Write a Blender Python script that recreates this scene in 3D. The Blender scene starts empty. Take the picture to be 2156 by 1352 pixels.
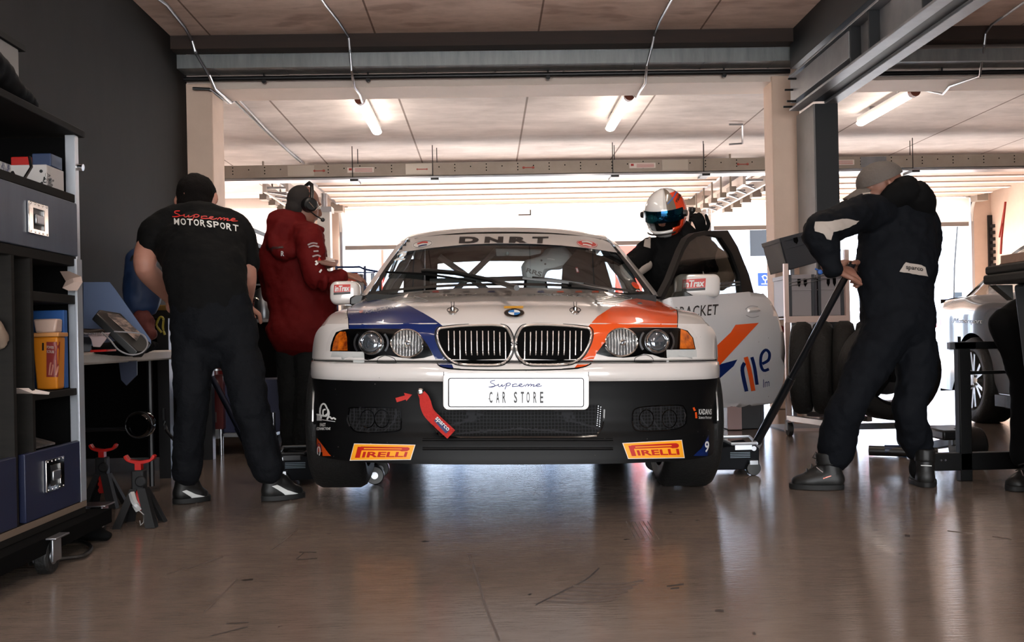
import bpy, bmesh, math, random
from mathutils import Vector as V, Matrix, Euler
from mathutils.bvhtree import BVHTree
from mathutils.geometry import tessellate_polygon
R = math.radians
random.seed(7)
SC = bpy.context.scene
COL = SC.collection
# ------------------------------------------------------------------ camera
CAM_Z = 0.70
FPX = 2096.0                      # focal length in pixels of the 2156 px wide frame (a 35 mm lens)
cam_d = bpy.data.cameras.new('camera'); cam = bpy.data.objects.new('camera', cam_d); COL.objects.link(cam)
cam_d.sensor_width = 36.0; cam_d.lens = 36.0 * FPX / 2156.0; cam_d.shift_y = 36.0 / 2156.0
cam_d.clip_start = 0.05; cam_d.clip_end = 400
CAM_R = Matrix.Rotation(R(-1.45), 4, 'Z') @ Matrix.Rotation(R(90), 4, 'X') @ Matrix.Rotation(R(-1.15), 4, 'Z')
CAM_M = Matrix.Translation((0, 0, CAM_Z)) @ CAM_R
cam.matrix_world = CAM_M
cam_d.dof.use_dof = False
SC.camera = cam
EYE = V((0, 0, CAM_Z))
# ------------------------------------------------------------------ sky, sun, exposure
W = bpy.data.worlds.new('sky'); SC.world = W; W.use_nodes = True
wn = W.node_tree.nodes; wl = W.node_tree.links
bg = wn['Background']
tc = wn.new('ShaderNodeTexCoord'); sx = wn.new('ShaderNodeSeparateXYZ'); cr = wn.new('ShaderNodeValToRGB')
wl.new(tc.outputs['Generated'], sx.inputs[0]); wl.new(sx.outputs['Z'], cr.inputs[0]); wl.new(cr.outputs[0], bg.inputs[0])
cr.color_ramp.elements[0].position = 0.0; cr.color_ramp.elements[0].color = (1.0, 0.98, 0.96, 1)
cr.color_ramp.elements[1].position = 0.6; cr.color_ramp.elements[1].color = (0.72, 0.86, 1.0, 1)
bg.inputs[1].default_value = 5.0
sun_d = bpy.data.lights.new('sun', 'SUN'); sun = bpy.data.objects.new('sun', sun_d); COL.objects.link(sun)
sun_d.energy = 30.0; sun_d.angle = R(1.0); sun_d.color = (1.0, 0.97, 0.94)
sun.rotation_euler = (R(-36), R(14), 0)       # high, beyond the rear doors, shining back toward the garage
sun.location = (0, 30, 20)
SC.view_settings.view_transform = 'Standard'; SC.view_settings.look = 'None'
SC.view_settings.gamma = 1.0; SC.view_settings.use_curve_mapping = False
SC.view_settings.exposure = 1.45
# ------------------------------------------------------------------ photo rays -> places in the room
def ray(px, py):
    d = V(((px - 1078) / FPX, -(py - 712) / FPX, -1.0))
    return (CAM_R.to_3x3() @ d).normalized()
def U(px, py, D):                 # point seen at that pixel, D metres down the garage
    d = ray(px, py); return EYE + d * (D / d.y)
def FL(px, py, z=0.0):
    d = ray(px, py); return EYE + d * ((z - CAM_Z) / d.z)
def PXX(px, py, X):
    d = ray(px, py); return EYE + d * (X / d.x)
# ------------------------------------------------------------------ materials
MATS = {}
def lin(c):
    if isinstance(c, str):
        c = [int(c[i:i + 2], 16) / 255 for i in (0, 2, 4)]
    return tuple(((x / 12.92) if x <= 0.04045 else ((x + 0.055) / 1.055) ** 2.4) for x in c)
def pm(name, col, rough=0.5, metal=0.0, spec=0.5, coat=0.0, var=None, bump=None, emis=None, croff=0.05, sub=0):
    """var=(scale, amount, colour2[, stretch]) noise variation; bump=(scale, strength[, stretch])"""
    if name in MATS: return MATS[name]
    m = bpy.data.materials.new(name); m.use_nodes = True; MATS[name] = m
    N = m.node_tree.nodes; L = m.node_tree.links; b = N['Principled BSDF']
    c = lin(col); b.inputs['Base Color'].default_value = (*c, 1)
    b.inputs['Roughness'].default_value = rough; b.inputs['Metallic'].default_value = metal
    b.inputs['Specular IOR Level'].default_value = spec
    b.inputs['Coat Weight'].default_value = coat; b.inputs['Coat Roughness'].default_value = croff
    if emis:
        b.inputs['Emission Color'].default_value = (*lin(emis[0]), 1); b.inputs['Emission Strength'].default_value = emis[1]
    if var or bump:
        t = N.new('ShaderNodeTexCoord')
    if var:
        mp = N.new('ShaderNodeMapping'); L.new(t.outputs['Object'], mp.inputs[0])
        if len(var) > 3: mp.inputs['Scale'].default_value = var[3]
        n = N.new('ShaderNodeTexNoise'); n.inputs['Scale'].default_value = var[0]; n.inputs['Detail'].default_value = 6; n.inputs['Roughness'].default_value = .62
        L.new(mp.outputs[0], n.inputs['Vector'])
        r = N.new('ShaderNodeValToRGB'); L.new(n.outputs['Fac'], r.inputs[0])
        r.color_ramp.elements[0].position = .5 - var[1] / 2; r.color_ramp.elements[1].position = .5 + var[1] / 2
        r.color_ramp.elements[0].color = (*lin(var[2]), 1); r.color_ramp.elements[1].color = (*c, 1)
        L.new(r.outputs[0], b.inputs['Base Color'])
    if bump:
        mp2 = N.new('ShaderNodeMapping'); L.new(t.outputs['Object'], mp2.inputs[0])
        if len(bump) > 2: mp2.inputs['Scale'].default_value = bump[2]
        n2 = N.new('ShaderNodeTexNoise'); n2.inputs['Scale'].default_value = bump[0]; n2.inputs['Detail'].default_value = 4
        L.new(mp2.outputs[0], n2.inputs['Vector'])
        bp = N.new('ShaderNodeBump'); bp.inputs['Strength'].default_value = bump[1]; bp.inputs['Distance'].default_value = .02
        L.new(n2.outputs['Fac'], bp.inputs['Height']); L.new(bp.outputs[0], b.inputs['Normal'])
    return m
def nodes(m): return m.node_tree.nodes, m.node_tree.links, m.node_tree.nodes['Principled BSDF']
def glassy(name, tint, gloss, rough=0.02):
    """thin pane: transparent with a fresnel reflection"""
    if name in MATS: return MATS[name]
    m = bpy.data.materials.new(name); m.use_nodes = True; MATS[name] = m
    N = m.node_tree.nodes; L = m.node_tree.links; N.remove(N['Principled BSDF'])
    o = N['Material Output']; t = N.new('ShaderNodeBsdfTransparent'); g = N.new('ShaderNodeBsdfGlossy'); mx = N.new('ShaderNodeMixShader')
    lw = N.new('ShaderNodeLayerWeight'); lw.inputs['Blend'].default_value = .5
    pw_ = N.new('ShaderNodeMath'); pw_.operation = 'POWER'; L.new(lw.outputs['Facing'], pw_.inputs[0]); pw_.inputs[1].default_value = 3.5
    f = N.new('ShaderNodeMapRange'); L.new(pw_.outputs[0], f.inputs['Value']); f.inputs['To Min'].default_value = gloss * .35; f.inputs['To Max'].default_value = min(1, .5 + gloss * 2)
    t.inputs[0].default_value = (*tint, 1); g.inputs['Roughness'].default_value = rough
    L.new(f.outputs['Result'], mx.inputs[0]); L.new(t.outputs[0], mx.inputs[1]); L.new(g.outputs[0], mx.inputs[2]); L.new(mx.outputs[0], o.inputs[0])
    return m
# ------------------------------------------------------------------ objects
MW = {}                            # world matrix of every root we made
def tag(o, label=None, cat=None, group=None, kind=None):
    if label: o['label'] = label
    if cat: o['category'] = cat
    if group: o['group'] = group
    if kind: o['kind'] = kind
    return o
def thing(name, label, cat, loc=(0, 0, 0), group=None, mat=None):
    o = bpy.data.objects.new(name, None); COL.objects.link(o); o.empty_display_size = .1
    M = mat if mat is not None else Matrix.Translation(loc)
    o.matrix_world = M; MW[o.name] = M.copy()
    return tag(o, label, cat, group)
def link(name, me, parent=None, M=None):
    o = bpy.data.objects.new(name, me); COL.objects.link(o)
    if parent is not None:
        o.parent = parent; MW[o.name] = MW[parent.name].copy()
    else:
        MW[o.name] = (M or Matrix.Identity(4)).copy(); o.matrix_world = MW[o.name]
    return o
class MB:
    def __init__(s): s.v = []; s.f = []; s.m = []; s.k = 0
    def mat(s, k): s.k = k; return s
    def add(s, vs, fs):
        b = len(s.v); s.v += [V(p) for p in vs]
        for f in fs: s.f.append([b + i for i in f]); s.m.append(s.k)
        return s
    def box(s, x0, x1, y0, y1, z0, z1, M=None):
        vs = [V((x, y, z)) for z in (z0, z1) for y in (y0, y1) for x in (x0, x1)]
        if M is not None: vs = [M @ p for p in vs]
        return s.add(vs, [(0, 2, 3, 1), (4, 5, 7, 6), (0, 1, 5, 4), (2, 6, 7, 3), (0, 4, 6, 2), (1, 3, 7, 5)])
    def cbox(s, c, sz, M=None):
        h = [a / 2 for a in sz]; T = Matrix.Translation(c) @ (M.to_4x4() if M is not None else Matrix.Identity(4))
        return s.box(-h[0], h[0], -h[1], h[1], -h[2], h[2], T)
    def beam(s, p0, p1, w, h, up=(0, 0, 1)):   # rectangular bar from p0 to p1
        p0 = V(p0); p1 = V(p1); d = (p1 - p0); L = d.length; d.normalize(); u = V(up)
        if abs(d.dot(u)) > .99: u = V((1, 0, 0))
        a = d.cross(u).normalized(); b = a.cross(d)
        M = Matrix((a, d, b)).transposed().to_4x4(); M.translation = p0
        return s.box(-w / 2, w / 2, 0, L, -h / 2, h / 2, M)
    def ringm(s, c, d, n, r, r2=None, ph=0, up=(0, 0, 1)):
        d = V(d).normalized(); u = V(up)
        if abs(d.dot(u)) > .98: u = V((0, 1, 0))
        a = d.cross(u).normalized(); b = a.cross(d)
        return [V(c) + a * (math.cos(2 * math.pi * i / n + ph) * r) + b * (math.sin(2 * math.pi * i / n + ph) * (r2 or r)) for i in range(n)]
    def rings(s, rs, caps=True, closed=True):
        n = len(rs[0]); vs = [p for r in rs for p in r]; fs = []
        for i in range(len(rs) - 1):
            for j in range(n if closed else n - 1):
                a = i * n + j; b = i * n + (j + 1) % n; fs.append((a, b, b + n, a + n))
        if caps: fs += [tuple(range(n))[::-1], tuple(range((len(rs) - 1) * n, len(rs) * n))]
        return s.add(vs, fs)
    def cyl(s, p0, p1, r, r2=None, n=16, caps=True):
        d = V(p1) - V(p0); return s.rings([s.ringm(p0, d, n, r), s.ringm(p1, d, n, r2 if r2 is not None else r)], caps)
    def tube(s, pts, r, n=8, caps=True):
        pts = [V(p) for p in pts]; rs = []
        for i, p in enumerate(pts):
            d = (pts[min(i + 1, len(pts) - 1)] - pts[max(i - 1, 0)])
            rs.append(s.ringm(p, d, n, r[i] if isinstance(r, (list, tuple)) else r))
        return s.rings(rs, caps)
    def lathe(s, prof, c, axis, n=24, caps=False):   # prof: (radius, height along axis)
        ax = V(axis).normalized(); c = V(c)
        return s.rings([s.ringm(c + ax * h, ax, n, max(r, 1e-4)) for r, h in prof], caps)
    def ball(s, c, r, n=16, M=None):
        if not isinstance(r, (tuple, list)): r = (r, r, r)
        rs = []
        for i in range(n // 2 + 1):
            a = -math.pi / 2 + math.pi * i / (n // 2); q = max(math.cos(a), 1e-3)
            ring = [V((math.cos(2 * math.pi * j / n) * q * r[0], math.sin(2 * math.pi * j / n) * q * r[1], math.sin(a) * r[2])) for j in range(n)]
            if M is not None: ring = [M @ p for p in ring]
            rs.append([V(c) + p for p in ring])
        return s.rings(rs, True)
    def prism(s, poly, vec):
        poly = [V(p) for p in poly]; vec = V(vec); n = len(poly)
        tr = tessellate_polygon([poly]); b = poly + [p + vec for p in poly]
        fs = [tuple(t) for t in tr] + [tuple(i + n for i in t)[::-1] for t in tr]
        fs += [(i, (i + 1) % n, (i + 1) % n + n, i + n) for i in range(n)]
        return s.add(b, fs)
    def frame(s, outer, inner, vec):      # extruded ring between two outlines with equal point counts
        o = [V(p) for p in outer]; i_ = [V(p) for p in inner]; n = len(o); vec = V(vec)
        vs = o + i_ + [p + vec for p in o] + [p + vec for p in i_]; fs = []
        for k in range(n):
            j = (k + 1) % n
            fs += [(k, j, n + j, n + k), (2 * n + k, 3 * n + k, 3 * n + j, 2 * n + j), (k, 2 * n + k, 2 * n + j, j), (n + k, n + j, 3 * n + j, 3 * n + k)]
        return s.add(vs, fs)
    def grid(s, rows, flip=False):
        m = len(rows[0]); vs = [p for r in rows for p in r]; fs = []
        for i in range(len(rows) - 1):
            for j in range(m - 1):
                q = (i * m + j, i * m + j + 1, (i + 1) * m + j + 1, (i + 1) * m + j); fs.append(q[::-1] if flip else q)
        return s.add(vs, fs)
    def mesh(s, name, mats, T=None):
        me = bpy.data.meshes.new(name)
        me.from_pydata([tuple(T @ p) if T is not None else tuple(p) for p in s.v], [], s.f)
        for m in (mats if isinstance(mats, (list, tuple)) else [mats]): me.materials.append(m)
        me.polygons.foreach_set('material_index', s.m)
        return me
    def build(s, name, mats, parent=None, sm=35, bev=0, local=False, fix=True, solid=0, subd=0):
        T = None if (local or parent is None) else MW[parent.name].inverted()
        me = s.mesh(name, mats, T)
        if fix:
            bm = bmesh.new(); bm.from_mesh(me); bmesh.ops.remove_doubles(bm, verts=bm.verts, dist=1e-5)
            bmesh.ops.recalc_face_normals(bm, faces=bm.faces); bm.to_mesh(me); bm.free()
        if sm:
            me.polygons.foreach_set('use_smooth', [True] * len(me.polygons))
            me.set_sharp_from_angle(angle=R(sm))
        me.update()
        o = link(name, me, parent)
        if subd:
            q = o.modifiers.new('sub', 'SUBSURF'); q.levels = subd; q.render_levels = subd
        if solid:
            q = o.modifiers.new('solid', 'SOLIDIFY'); q.thickness = solid; q.offset = -1
        if bev:
            q = o.modifiers.new('bevel', 'BEVEL'); q.width = bev; q.segments = 2; q.limit_method = 'ANGLE'; q.angle_limit = R(40)
        return o
def struct(mb, name, mats, label=None, **k):
    return tag(mb.build(name, mats, **k), label, None, None, 'structure')
def catmull(pts, n=6):
    P = [V(p) for p in pts]; out = []
    for i in range(len(P) - 1):
        a = P[max(i - 1, 0)]; b = P[i]; c = P[i + 1]; d = P[min(i + 2, len(P) - 1)]
        for k in range(n):
            t = k / n
            out.append(.5 * ((2 * b) + (c - a) * t + (2 * a - 5 * b + 4 * c - d) * t * t + (3 * b - a - 3 * c + d) * t ** 3))
    return out + [P[-1]]
def lerp(a, b, t): return a + (b - a) * t
def pw(x, tab):                    # piecewise smooth-ish lookup
    if x <= tab[0][0]: return tab[0][1]
    for (a, u), (b, v) in zip(tab, tab[1:]):
        if x <= b: return lerp(u, v, (x - a) / (b - a))
    return tab[-1][1]
def pws(x, tab):                   # catmull-rom lookup
    if x <= tab[0][0]: return tab[0][1]
    if x >= tab[-1][0]: return tab[-1][1]
    for i in range(len(tab) - 1):
        a, u = tab[i]; b, v = tab[i + 1]
        if x <= b:
            t = (x - a) / (b - a)
            def sl(k):
                k0 = max(k - 1, 0); k1 = min(k + 1, len(tab) - 1)
                return (tab[k1][1] - tab[k0][1]) / (tab[k1][0] - tab[k0][0])
            m0 = sl(i) * (b - a); m1 = sl(i + 1) * (b - a)
            return (2 * t ** 3 - 3 * t * t + 1) * u + (t ** 3 - 2 * t * t + t) * m0 + (-2 * t ** 3 + 3 * t * t) * v + (t ** 3 - t * t) * m1
# ------------------------------------------------------------------ decals laid on real surfaces
def bvh_of(objs):
    """world-space BVH of objects (evaluated with their modifiers)"""
    dg = bpy.context.evaluated_depsgraph_get(); dg.update(); vs = []; fs = []
    for o in objs:
        e = o.evaluated_get(dg); me = e.to_mesh(); M = MW[o.name]; b = len(vs)
        vs += [M @ v.co for v in me.vertices]; fs += [[b + i for i in p.vertices] for p in me.polygons]; e.to_mesh_clear()
    return BVHTree.FromPolygons(vs, fs)
def put(bv, px, py, off):
    d = ray(px, py); loc, nor, _, dist = bv.ray_cast(EYE, d)
    if loc is None: return None
    if nor.dot(d) > 0: nor = -nor
    if off >= 0: return loc + nor * off
    return loc + nor * off
def putx(bv, px, py, off):         # same, but slides toward the middle of the car when the ray misses
    for k in range(40):
        p = put(bv, px + (1084 - px) * k * .004, py + (780 - py) * k * .01, off)
        if p is not None: return p
    return U(px, py, 4.0)
def lay(bm, bv, name, m, parent, off, step):
    """bm holds flat pixel-space faces; cut to a grid and settle on the surface"""
    if step:
        for ax in (0, 1):
            lo = min(v.co[ax] for v in bm.verts); hi = max(v.co[ax] for v in bm.verts)
            k = math.floor(lo / step) + 1
            while k * step < hi:
                n = V((0, 0, 0)); n[ax] = 1; c = V((0, 0, 0)); c[ax] = k * step
                bmesh.ops.bisect_plane(bm, geom=bm.verts[:] + bm.edges[:] + bm.faces[:], plane_co=c, plane_no=n); k += 1
    bad = []
    inv = MW[parent.name].inverted()
    for v in bm.verts:
        p = put(bv, v.co.x, v.co.y, off)
        if p is None: bad.append(v)
        else: v.co = inv @ p
    if bad: bmesh.ops.delete(bm, geom=bad, context='VERTS')
    me = bpy.data.meshes.new(name); bm.to_mesh(me); bm.free(); me.materials.append(m)
    me.polygons.foreach_set('use_smooth', [True] * len(me.polygons))
    return link(name, me, parent)
def sticker(bv, poly, name, m, parent, off=.0015, step=8, curve=0):
    if curve: poly = [tuple(p)[:2] for p in catmull([(x, y, 0) for x, y in poly] + [(poly[0][0], poly[0][1], 0)], curve)[:-1]]
    bm = bmesh.new(); vs = [bm.verts.new((x, y, 0)) for x, y in poly]
    for t in tessellate_polygon([[v.co for v in vs]]):
        try: bm.faces.new([vs[i] for i in t])
        except ValueError: pass
    return lay(bm, bv, name, m, parent, off, step)
def oval(cx, cy, rx, ry, n=24, rot=0):
    c, s_ = math.cos(R(rot)), math.sin(R(rot))
    return [(cx + rx * math.cos(a) * c - ry * math.sin(a) * s_, cy + rx * math.cos(a) * s_ + ry * math.sin(a) * c) for a in [2 * math.pi * i / n for i in range(n)]]
def rrect(x0, y0, x1, y1, r, n=4):
    o = []
    for cx, cy, a0 in ((x1 - r, y0 + r, -90), (x1 - r, y1 - r, 0), (x0 + r, y1 - r, 90), (x0 + r, y0 + r, 180)):
        o += [(cx + r * math.cos(R(a0 + 90 * k / n)), cy + r * math.sin(R(a0 + 90 * k / n))) for k in range(n + 1)]
    return o
def text_bm(txt, bold=0.0, shear=0.0, space=1.0, res=3):
    c = bpy.data.curves.new('t', 'FONT'); c.body = txt; c.offset = bold; c.shear = shear; c.space_character = space; c.resolution_u = res; c.fill_mode = 'BOTH'
    o = bpy.data.objects.new('t', c); COL.objects.link(o); dg = bpy.context.evaluated_depsgraph_get(); dg.update()
    me = bpy.data.meshes.new_from_object(o.evaluated_get(dg)); bpy.data.objects.remove(o); bpy.data.curves.remove(c)
    bm = bmesh.new(); bm.from_mesh(me); bpy.data.meshes.remove(me)
    bmesh.ops.triangulate(bm, faces=bm.faces[:])
    x0 = min(v.co.x for v in bm.verts); x1 = max(v.co.x for v in bm.verts); y0 = min(v.co.y for v in bm.verts); y1 = max(v.co.y for v in bm.verts)
    for v in bm.verts: v.co = V(((v.co.x - x0) / (x1 - x0), (v.co.y - y0) / (y1 - y0), 0))
    return bm
def lettering(bv, txt, quad, name, m, parent, off=.0025, bold=0.0, shear=0.0, space=1.0, step=10):
    bm = text_bm(txt, bold, shear, space); tl, tr, br, bl = [V((p[0], p[1], 0)) for p in quad]
    for v in bm.verts:
        u, w = v.co.x, 1 - v.co.y
        v.co = (tl.lerp(tr, u)).lerp(bl.lerp(br, u), w)
    return lay(bm, bv, name, m, parent, off, step)
def strokes_bm(lines, w):
    """flat pixel-space ribbons along polylines (handwriting)"""
    bm = bmesh.new()
    for ln in lines:
        P = catmull([(x, y, 0) for x, y in ln], 4); prev = None
        for i, p in enumerate(P):
            d = (P[min(i + 1, len(P) - 1)] - P[max(i - 1, 0)]).normalized(); n = V((-d.y, d.x, 0)) * w / 2
            a, b = bm.verts.new(p + n), bm.verts.new(p - n)
            if prev: bm.faces.new((prev[0], a, b, prev[1]))
            prev = (a, b)
    return bm
# handwriting for the word Supreme in unit box
SUPREME = [[(.10, .0), (.03, .08), (.02, .25), (.08, .42), (.10, .62), (.04, .75), (-.02, .72)], [(.0, .75), (.14, .55), (.17, .4), (.165, .62), (.2, .68), (.24, .45), (.235, .68), (.3, .5)],
           [(.335, .3), (.31, .7), (.29, 1.0)], [(.3, .45), (.36, .28), (.4, .4), (.36, .6), (.31, .6)], [(.435, .40), (.44, .56), (.43, .72)], [(.435, .56), (.46, .44), (.50, .40), (.525, .45)], [(.44, .68), (.55, .62), (.62, .42), (.58, .4), (.56, .6), (.62, .68), (.68, .5)],
           [(.68, .7), (.71, .45), (.74, .45), (.73, .68)], [(.73, .65), (.78, .42), (.8, .5), (.78, .68)], [(.78, .66), (.83, .45), (.85, .5), (.83, .66), (.88, .62)], [(.88, .62), (.96, .45), (.93, .38), (.89, .55), (.92, .68), (1.0, .6)]]
def script_word(bv, quad, w, name, m, parent, off=.0025):
    tl, tr, br, bl = [V((p[0], p[1], 0)) for p in quad]
    ls = []
    for l in SUPREME:
        q = []
        for u, v in l:
            p = tl.lerp(tr, u).lerp(bl.lerp(br, u), v); q.append((p.x, p.y))
        ls.append(q)
    return lay(strokes_bm(ls, w), bv, name, m, parent, off, 0)
# ------------------------------------------------------------------ soft bodies: overlapping lofts fused into one surface
def limb(mb, pts, rad, n=14, side=None, sub=5, cap=True):
    """tapering limb; rad: list of r or (ra, rb); side: direction of ra"""
    rr = [(r, r) if not isinstance(r, (tuple, list)) else r for r in rad]
    P = catmull(pts, sub); Q = catmull([(a, b, 0) for a, b in rr], sub); rs = []
    for i, p in enumerate(P):
        d = (P[min(i + 1, len(P) - 1)] - P[max(i - 1, 0)]).normalized()
        s0 = V(side) if side is not None else (V((1, 0, 0)) if abs(d.x) < .9 else V((0, 1, 0)))
        a = (s0 - d * s0.dot(d)).normalized(); b = d.cross(a)
        ra, rb = Q[i].x, Q[i].y
        def ring(off, k): return [p + d * off + a * (math.cos(2 * math.pi * j / n) * ra * k) + b * (math.sin(2 * math.pi * j / n) * rb * k) for j in range(n)]
        m = min(ra, rb)
        if i == 0 and cap: rs += [ring(-m * .98, .12), ring(-m * .8, .6), ring(-m * .45, .89)]
        rs.append(ring(0, 1))
        if i == len(P) - 1 and cap: rs += [ring(m * .45, .89), ring(m * .8, .6), ring(m * .98, .12)]
    return mb.rings(rs, True)
def fuse(mb, name, m, parent, vox=.012, smooth=4, noise=None, cut=None):
    """fuse the closed pieces of mb into one continuous surface; noise=(scale, depth) folds"""
    me = mb.mesh(name, m, MW[parent.name].inverted() if parent is not None else None)
    bm = bmesh.new(); bm.from_mesh(me); bmesh.ops.recalc_face_normals(bm, faces=bm.faces); bm.to_mesh(me); bm.free()
    o = bpy.data.objects.new(name, me); COL.objects.link(o)
    q = o.modifiers.new('r', 'REMESH'); q.mode = 'VOXEL'; q.voxel_size = vox; q.use_smooth_shade = True
    q = o.modifiers.new('s', 'SMOOTH'); q.iterations = smooth; q.factor = .5
    if noise:
        for k, (sc_, dp) in enumerate(noise):
            tx = bpy.data.textures.new(name + '_folds', 'CLOUDS'); tx.noise_scale = sc_; tx.noise_depth = 2
            q = o.modifiers.new('d', 'DISPLACE'); q.texture = tx; q.strength = dp; q.mid_level = .5; q.texture_coords = 'LOCAL'
    dg = bpy.context.evaluated_depsgraph_get(); dg.update()
    me2 = bpy.data.meshes.new_from_object(o.evaluated_get(dg)); bpy.data.objects.remove(o); bpy.data.meshes.remove(me)
    me2.name = name; me2.polygons.foreach_set('use_smooth', [True] * len(me2.polygons))
    return link(name, me2, parent)
# ------------------------------------------------------------------ shared materials
def floor_mat():
    m = pm('floor_epoxy', (.56, .51, .475), rough=.16, spec=.5)
    N, L, b = nodes(m); t = N.new('ShaderNodeTexCoord')
    def noise(sc, det, st=None, rough=.6):
        n = N.new('ShaderNodeTexNoise'); n.inputs['Scale'].default_value = sc; n.inputs['Detail'].default_value = det; n.inputs['Roughness'].default_value = rough
        mp = N.new('ShaderNodeMapping'); L.new(t.outputs['Object'], mp.inputs[0]); L.new(mp.outputs[0], n.inputs['Vector'])
        if st: mp.inputs['Scale'].default_value = st
        return n
    def ramp(src, a, b_, c0, c1):
        r = N.new('ShaderNodeValToRGB'); L.new(src, r.inputs[0]); r.color_ramp.elements[0].position = a; r.color_ramp.elements[1].position = b_
        r.color_ramp.elements[0].color = (*c0, 1); r.color_ramp.elements[1].color = (*c1, 1); return r
    def mix(a, b_, f, mode='MULTIPLY'):
        x = N.new('ShaderNodeMixRGB'); x.blend_type = mode; L.new(a, x.inputs[1]); L.new(b_, x.inputs[2])
        if isinstance(f, float): x.inputs[0].default_value = f
        else: L.new(f, x.inputs[0])
        return x
    base = ramp(noise(.7, 5).outputs['Fac'], .3, .7, lin((.455, .40, .365)), lin((.535, .475, .435)))
    fine = ramp(noise(9, 8, (1, 2.5, 1)).outputs['Fac'], .3, .72, (.80, .80, .80), (1, 1, 1))
    scuff = ramp(noise(3.2, 9, (6, .5, 1), .75).outputs['Fac'], .26, .36, (.55, .52, .5), (1, 1, 1))
    blot = ramp(noise(16, 3, None, .4).outputs['Fac'], .245, .262, (.16, .14, .13), (1, 1, 1))
    c = mix(mix(mix(base.outputs[0], fine.outputs[0], 1.0).outputs[0], scuff.outputs[0], .6).outputs[0], blot.outputs[0], .9)
    L.new(c.outputs[0], b.inputs['Base Color'])
    rr = N.new('ShaderNodeMapRange'); rr.inputs['To Min'].default_value = .05; rr.inputs['To Max'].default_value = .14
    L.new(noise(5, 8, (1, 4, 1)).outputs['Fac'], rr.inputs['Value']); L.new(rr.outputs[0], b.inputs['Roughness'])
    bp = N.new('ShaderNodeBump'); bp.inputs['Strength'].default_value = .10; bp.inputs['Distance'].default_value = .01
    L.new(noise(14, 5, (1, 6, 1)).outputs['Fac'], bp.inputs['Height']); L.new(bp.outputs[0], b.inputs['Normal'])
    return m
M_floor = floor_mat()
def concrete(name, c1, c2, jx=None, jy=None, stain=None):
    """board-cast concrete slab with thin joints every jx=(pitch, origin) across and jy along"""
    m = pm(name, c1, rough=.85, spec=.3); N, L, b = nodes(m); t = N.new('ShaderNodeTexCoord')
    n = N.new('ShaderNodeTexNoise'); n.inputs['Scale'].default_value = 1.1; n.inputs['Detail'].default_value = 9; n.inputs['Roughness'].default_value = .68
    mp = N.new('ShaderNodeMapping'); mp.inputs['Scale'].default_value = (1, 2.2, 1); L.new(t.outputs['Object'], mp.inputs[0]); L.new(mp.outputs[0], n.inputs['Vector'])
    r = N.new('ShaderNodeValToRGB'); L.new(n.outputs['Fac'], r.inputs[0]); r.color_ramp.elements[0].position = .32; r.color_ramp.elements[1].position = .66
    r.color_ramp.elements[0].color = (*lin(c2), 1); r.color_ramp.elements[1].color = (*lin(c1), 1); col = r.outputs[0]
    if stain:
        n2 = N.new('ShaderNodeTexNoise'); n2.inputs['Scale'].default_value = 2.2; n2.inputs['Detail'].default_value = 5; L.new(mp.outputs[0], n2.inputs['Vector'])
        r2 = N.new('ShaderNodeValToRGB'); L.new(n2.outputs['Fac'], r2.inputs[0]); r2.color_ramp.elements[0].position = .56; r2.color_ramp.elements[1].position = .68
        r2.color_ramp.elements[0].color = (0, 0, 0, 1); r2.color_ramp.elements[1].color = (.5, .5, .5, 1)
        x = N.new('ShaderNodeMixRGB'); L.new(r2.outputs[0], x.inputs[0]); L.new(col, x.inputs[1]); x.inputs[2].default_value = (*lin(stain), 1); col = x.outputs[0]
    sp = N.new('ShaderNodeSeparateXYZ'); L.new(t.outputs['Object'], sp.inputs[0])
    for ax, j in (('X', jx), ('Y', jy)):
        if not j: continue
        a = N.new('ShaderNodeMath'); a.operation = 'SUBTRACT'; L.new(sp.outputs[ax], a.inputs[0]); a.inputs[1].default_value = j[1]
        q = N.new('ShaderNodeMath'); q.operation = 'PINGPONG'; L.new(a.outputs[0], q.inputs[0]); q.inputs[1].default_value = j[0] / 2
        g = N.new('ShaderNodeMath'); g.operation = 'LESS_THAN'; L.new(q.outputs[0], g.inputs[0]); g.inputs[1].default_value = j[2] if len(j) > 2 else .008
        x = N.new('ShaderNodeMixRGB'); x.blend_type = 'MULTIPLY'; L.new(g.outputs[0], x.inputs[0]); L.new(col, x.inputs[1]); x.inputs[2].default_value = (.35, .3, .28, 1); col = x.outputs[0]
    L.new(col, b.inputs['Base Color']); return m
M_ceil1 = concrete('ceiling_concrete_brown', (.96, .87, .82), (.76, .66, .60), (1.41, .5), (1.2, .3, .004), (.50, .33, .24))
M_ceil2 = concrete('ceiling_concrete_pale', (.90, .87, .86), (.74, .71, .70), (1.41, .5, .011), None)
M_wall_dark = pm('dark_grey_paint', (.13, .125, .125), .8, spec=.2, var=(1.4, .5, (.085, .08, .08), (1, 1, .4)), bump=(3, .1))
M_beige = pm('beige_paint', (.89, .79, .72), .7, var=(2, .6, (.81, .71, .64)))
M_beige_lt = pm('pale_beige_paint', (.88, .82, .78), .7, var=(2, .6, (.82, .76, .72)))
M_brown = pm('brown_timber', (.20, .13, .10), .7, var=(2, .5, (.13, .085, .07), (1, 8, 8)))
M_duct = pm('galvanised_duct', (.60, .62, .63), .38, .7, var=(3, .5, (.5, .52, .53), (6, 1, 1)))
M_dkmetal = pm('dark_painted_steel', (.10, .10, .11), .4, .3)
M_steelpaint = pm('grey_painted_steel', (.52, .53, .55), .45, .2, var=(5, .5, (.42, .43, .45)))
M_column = pm('charcoal_steel', (.085, .10, .12), .55, 0)
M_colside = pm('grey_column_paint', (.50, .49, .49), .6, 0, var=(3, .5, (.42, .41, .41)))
M_steel = pm('brushed_steel', (.62, .63, .65), .3, 1.0)
M_chrome = pm('chrome', (.85, .84, .83), .07, 1.0)
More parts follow.
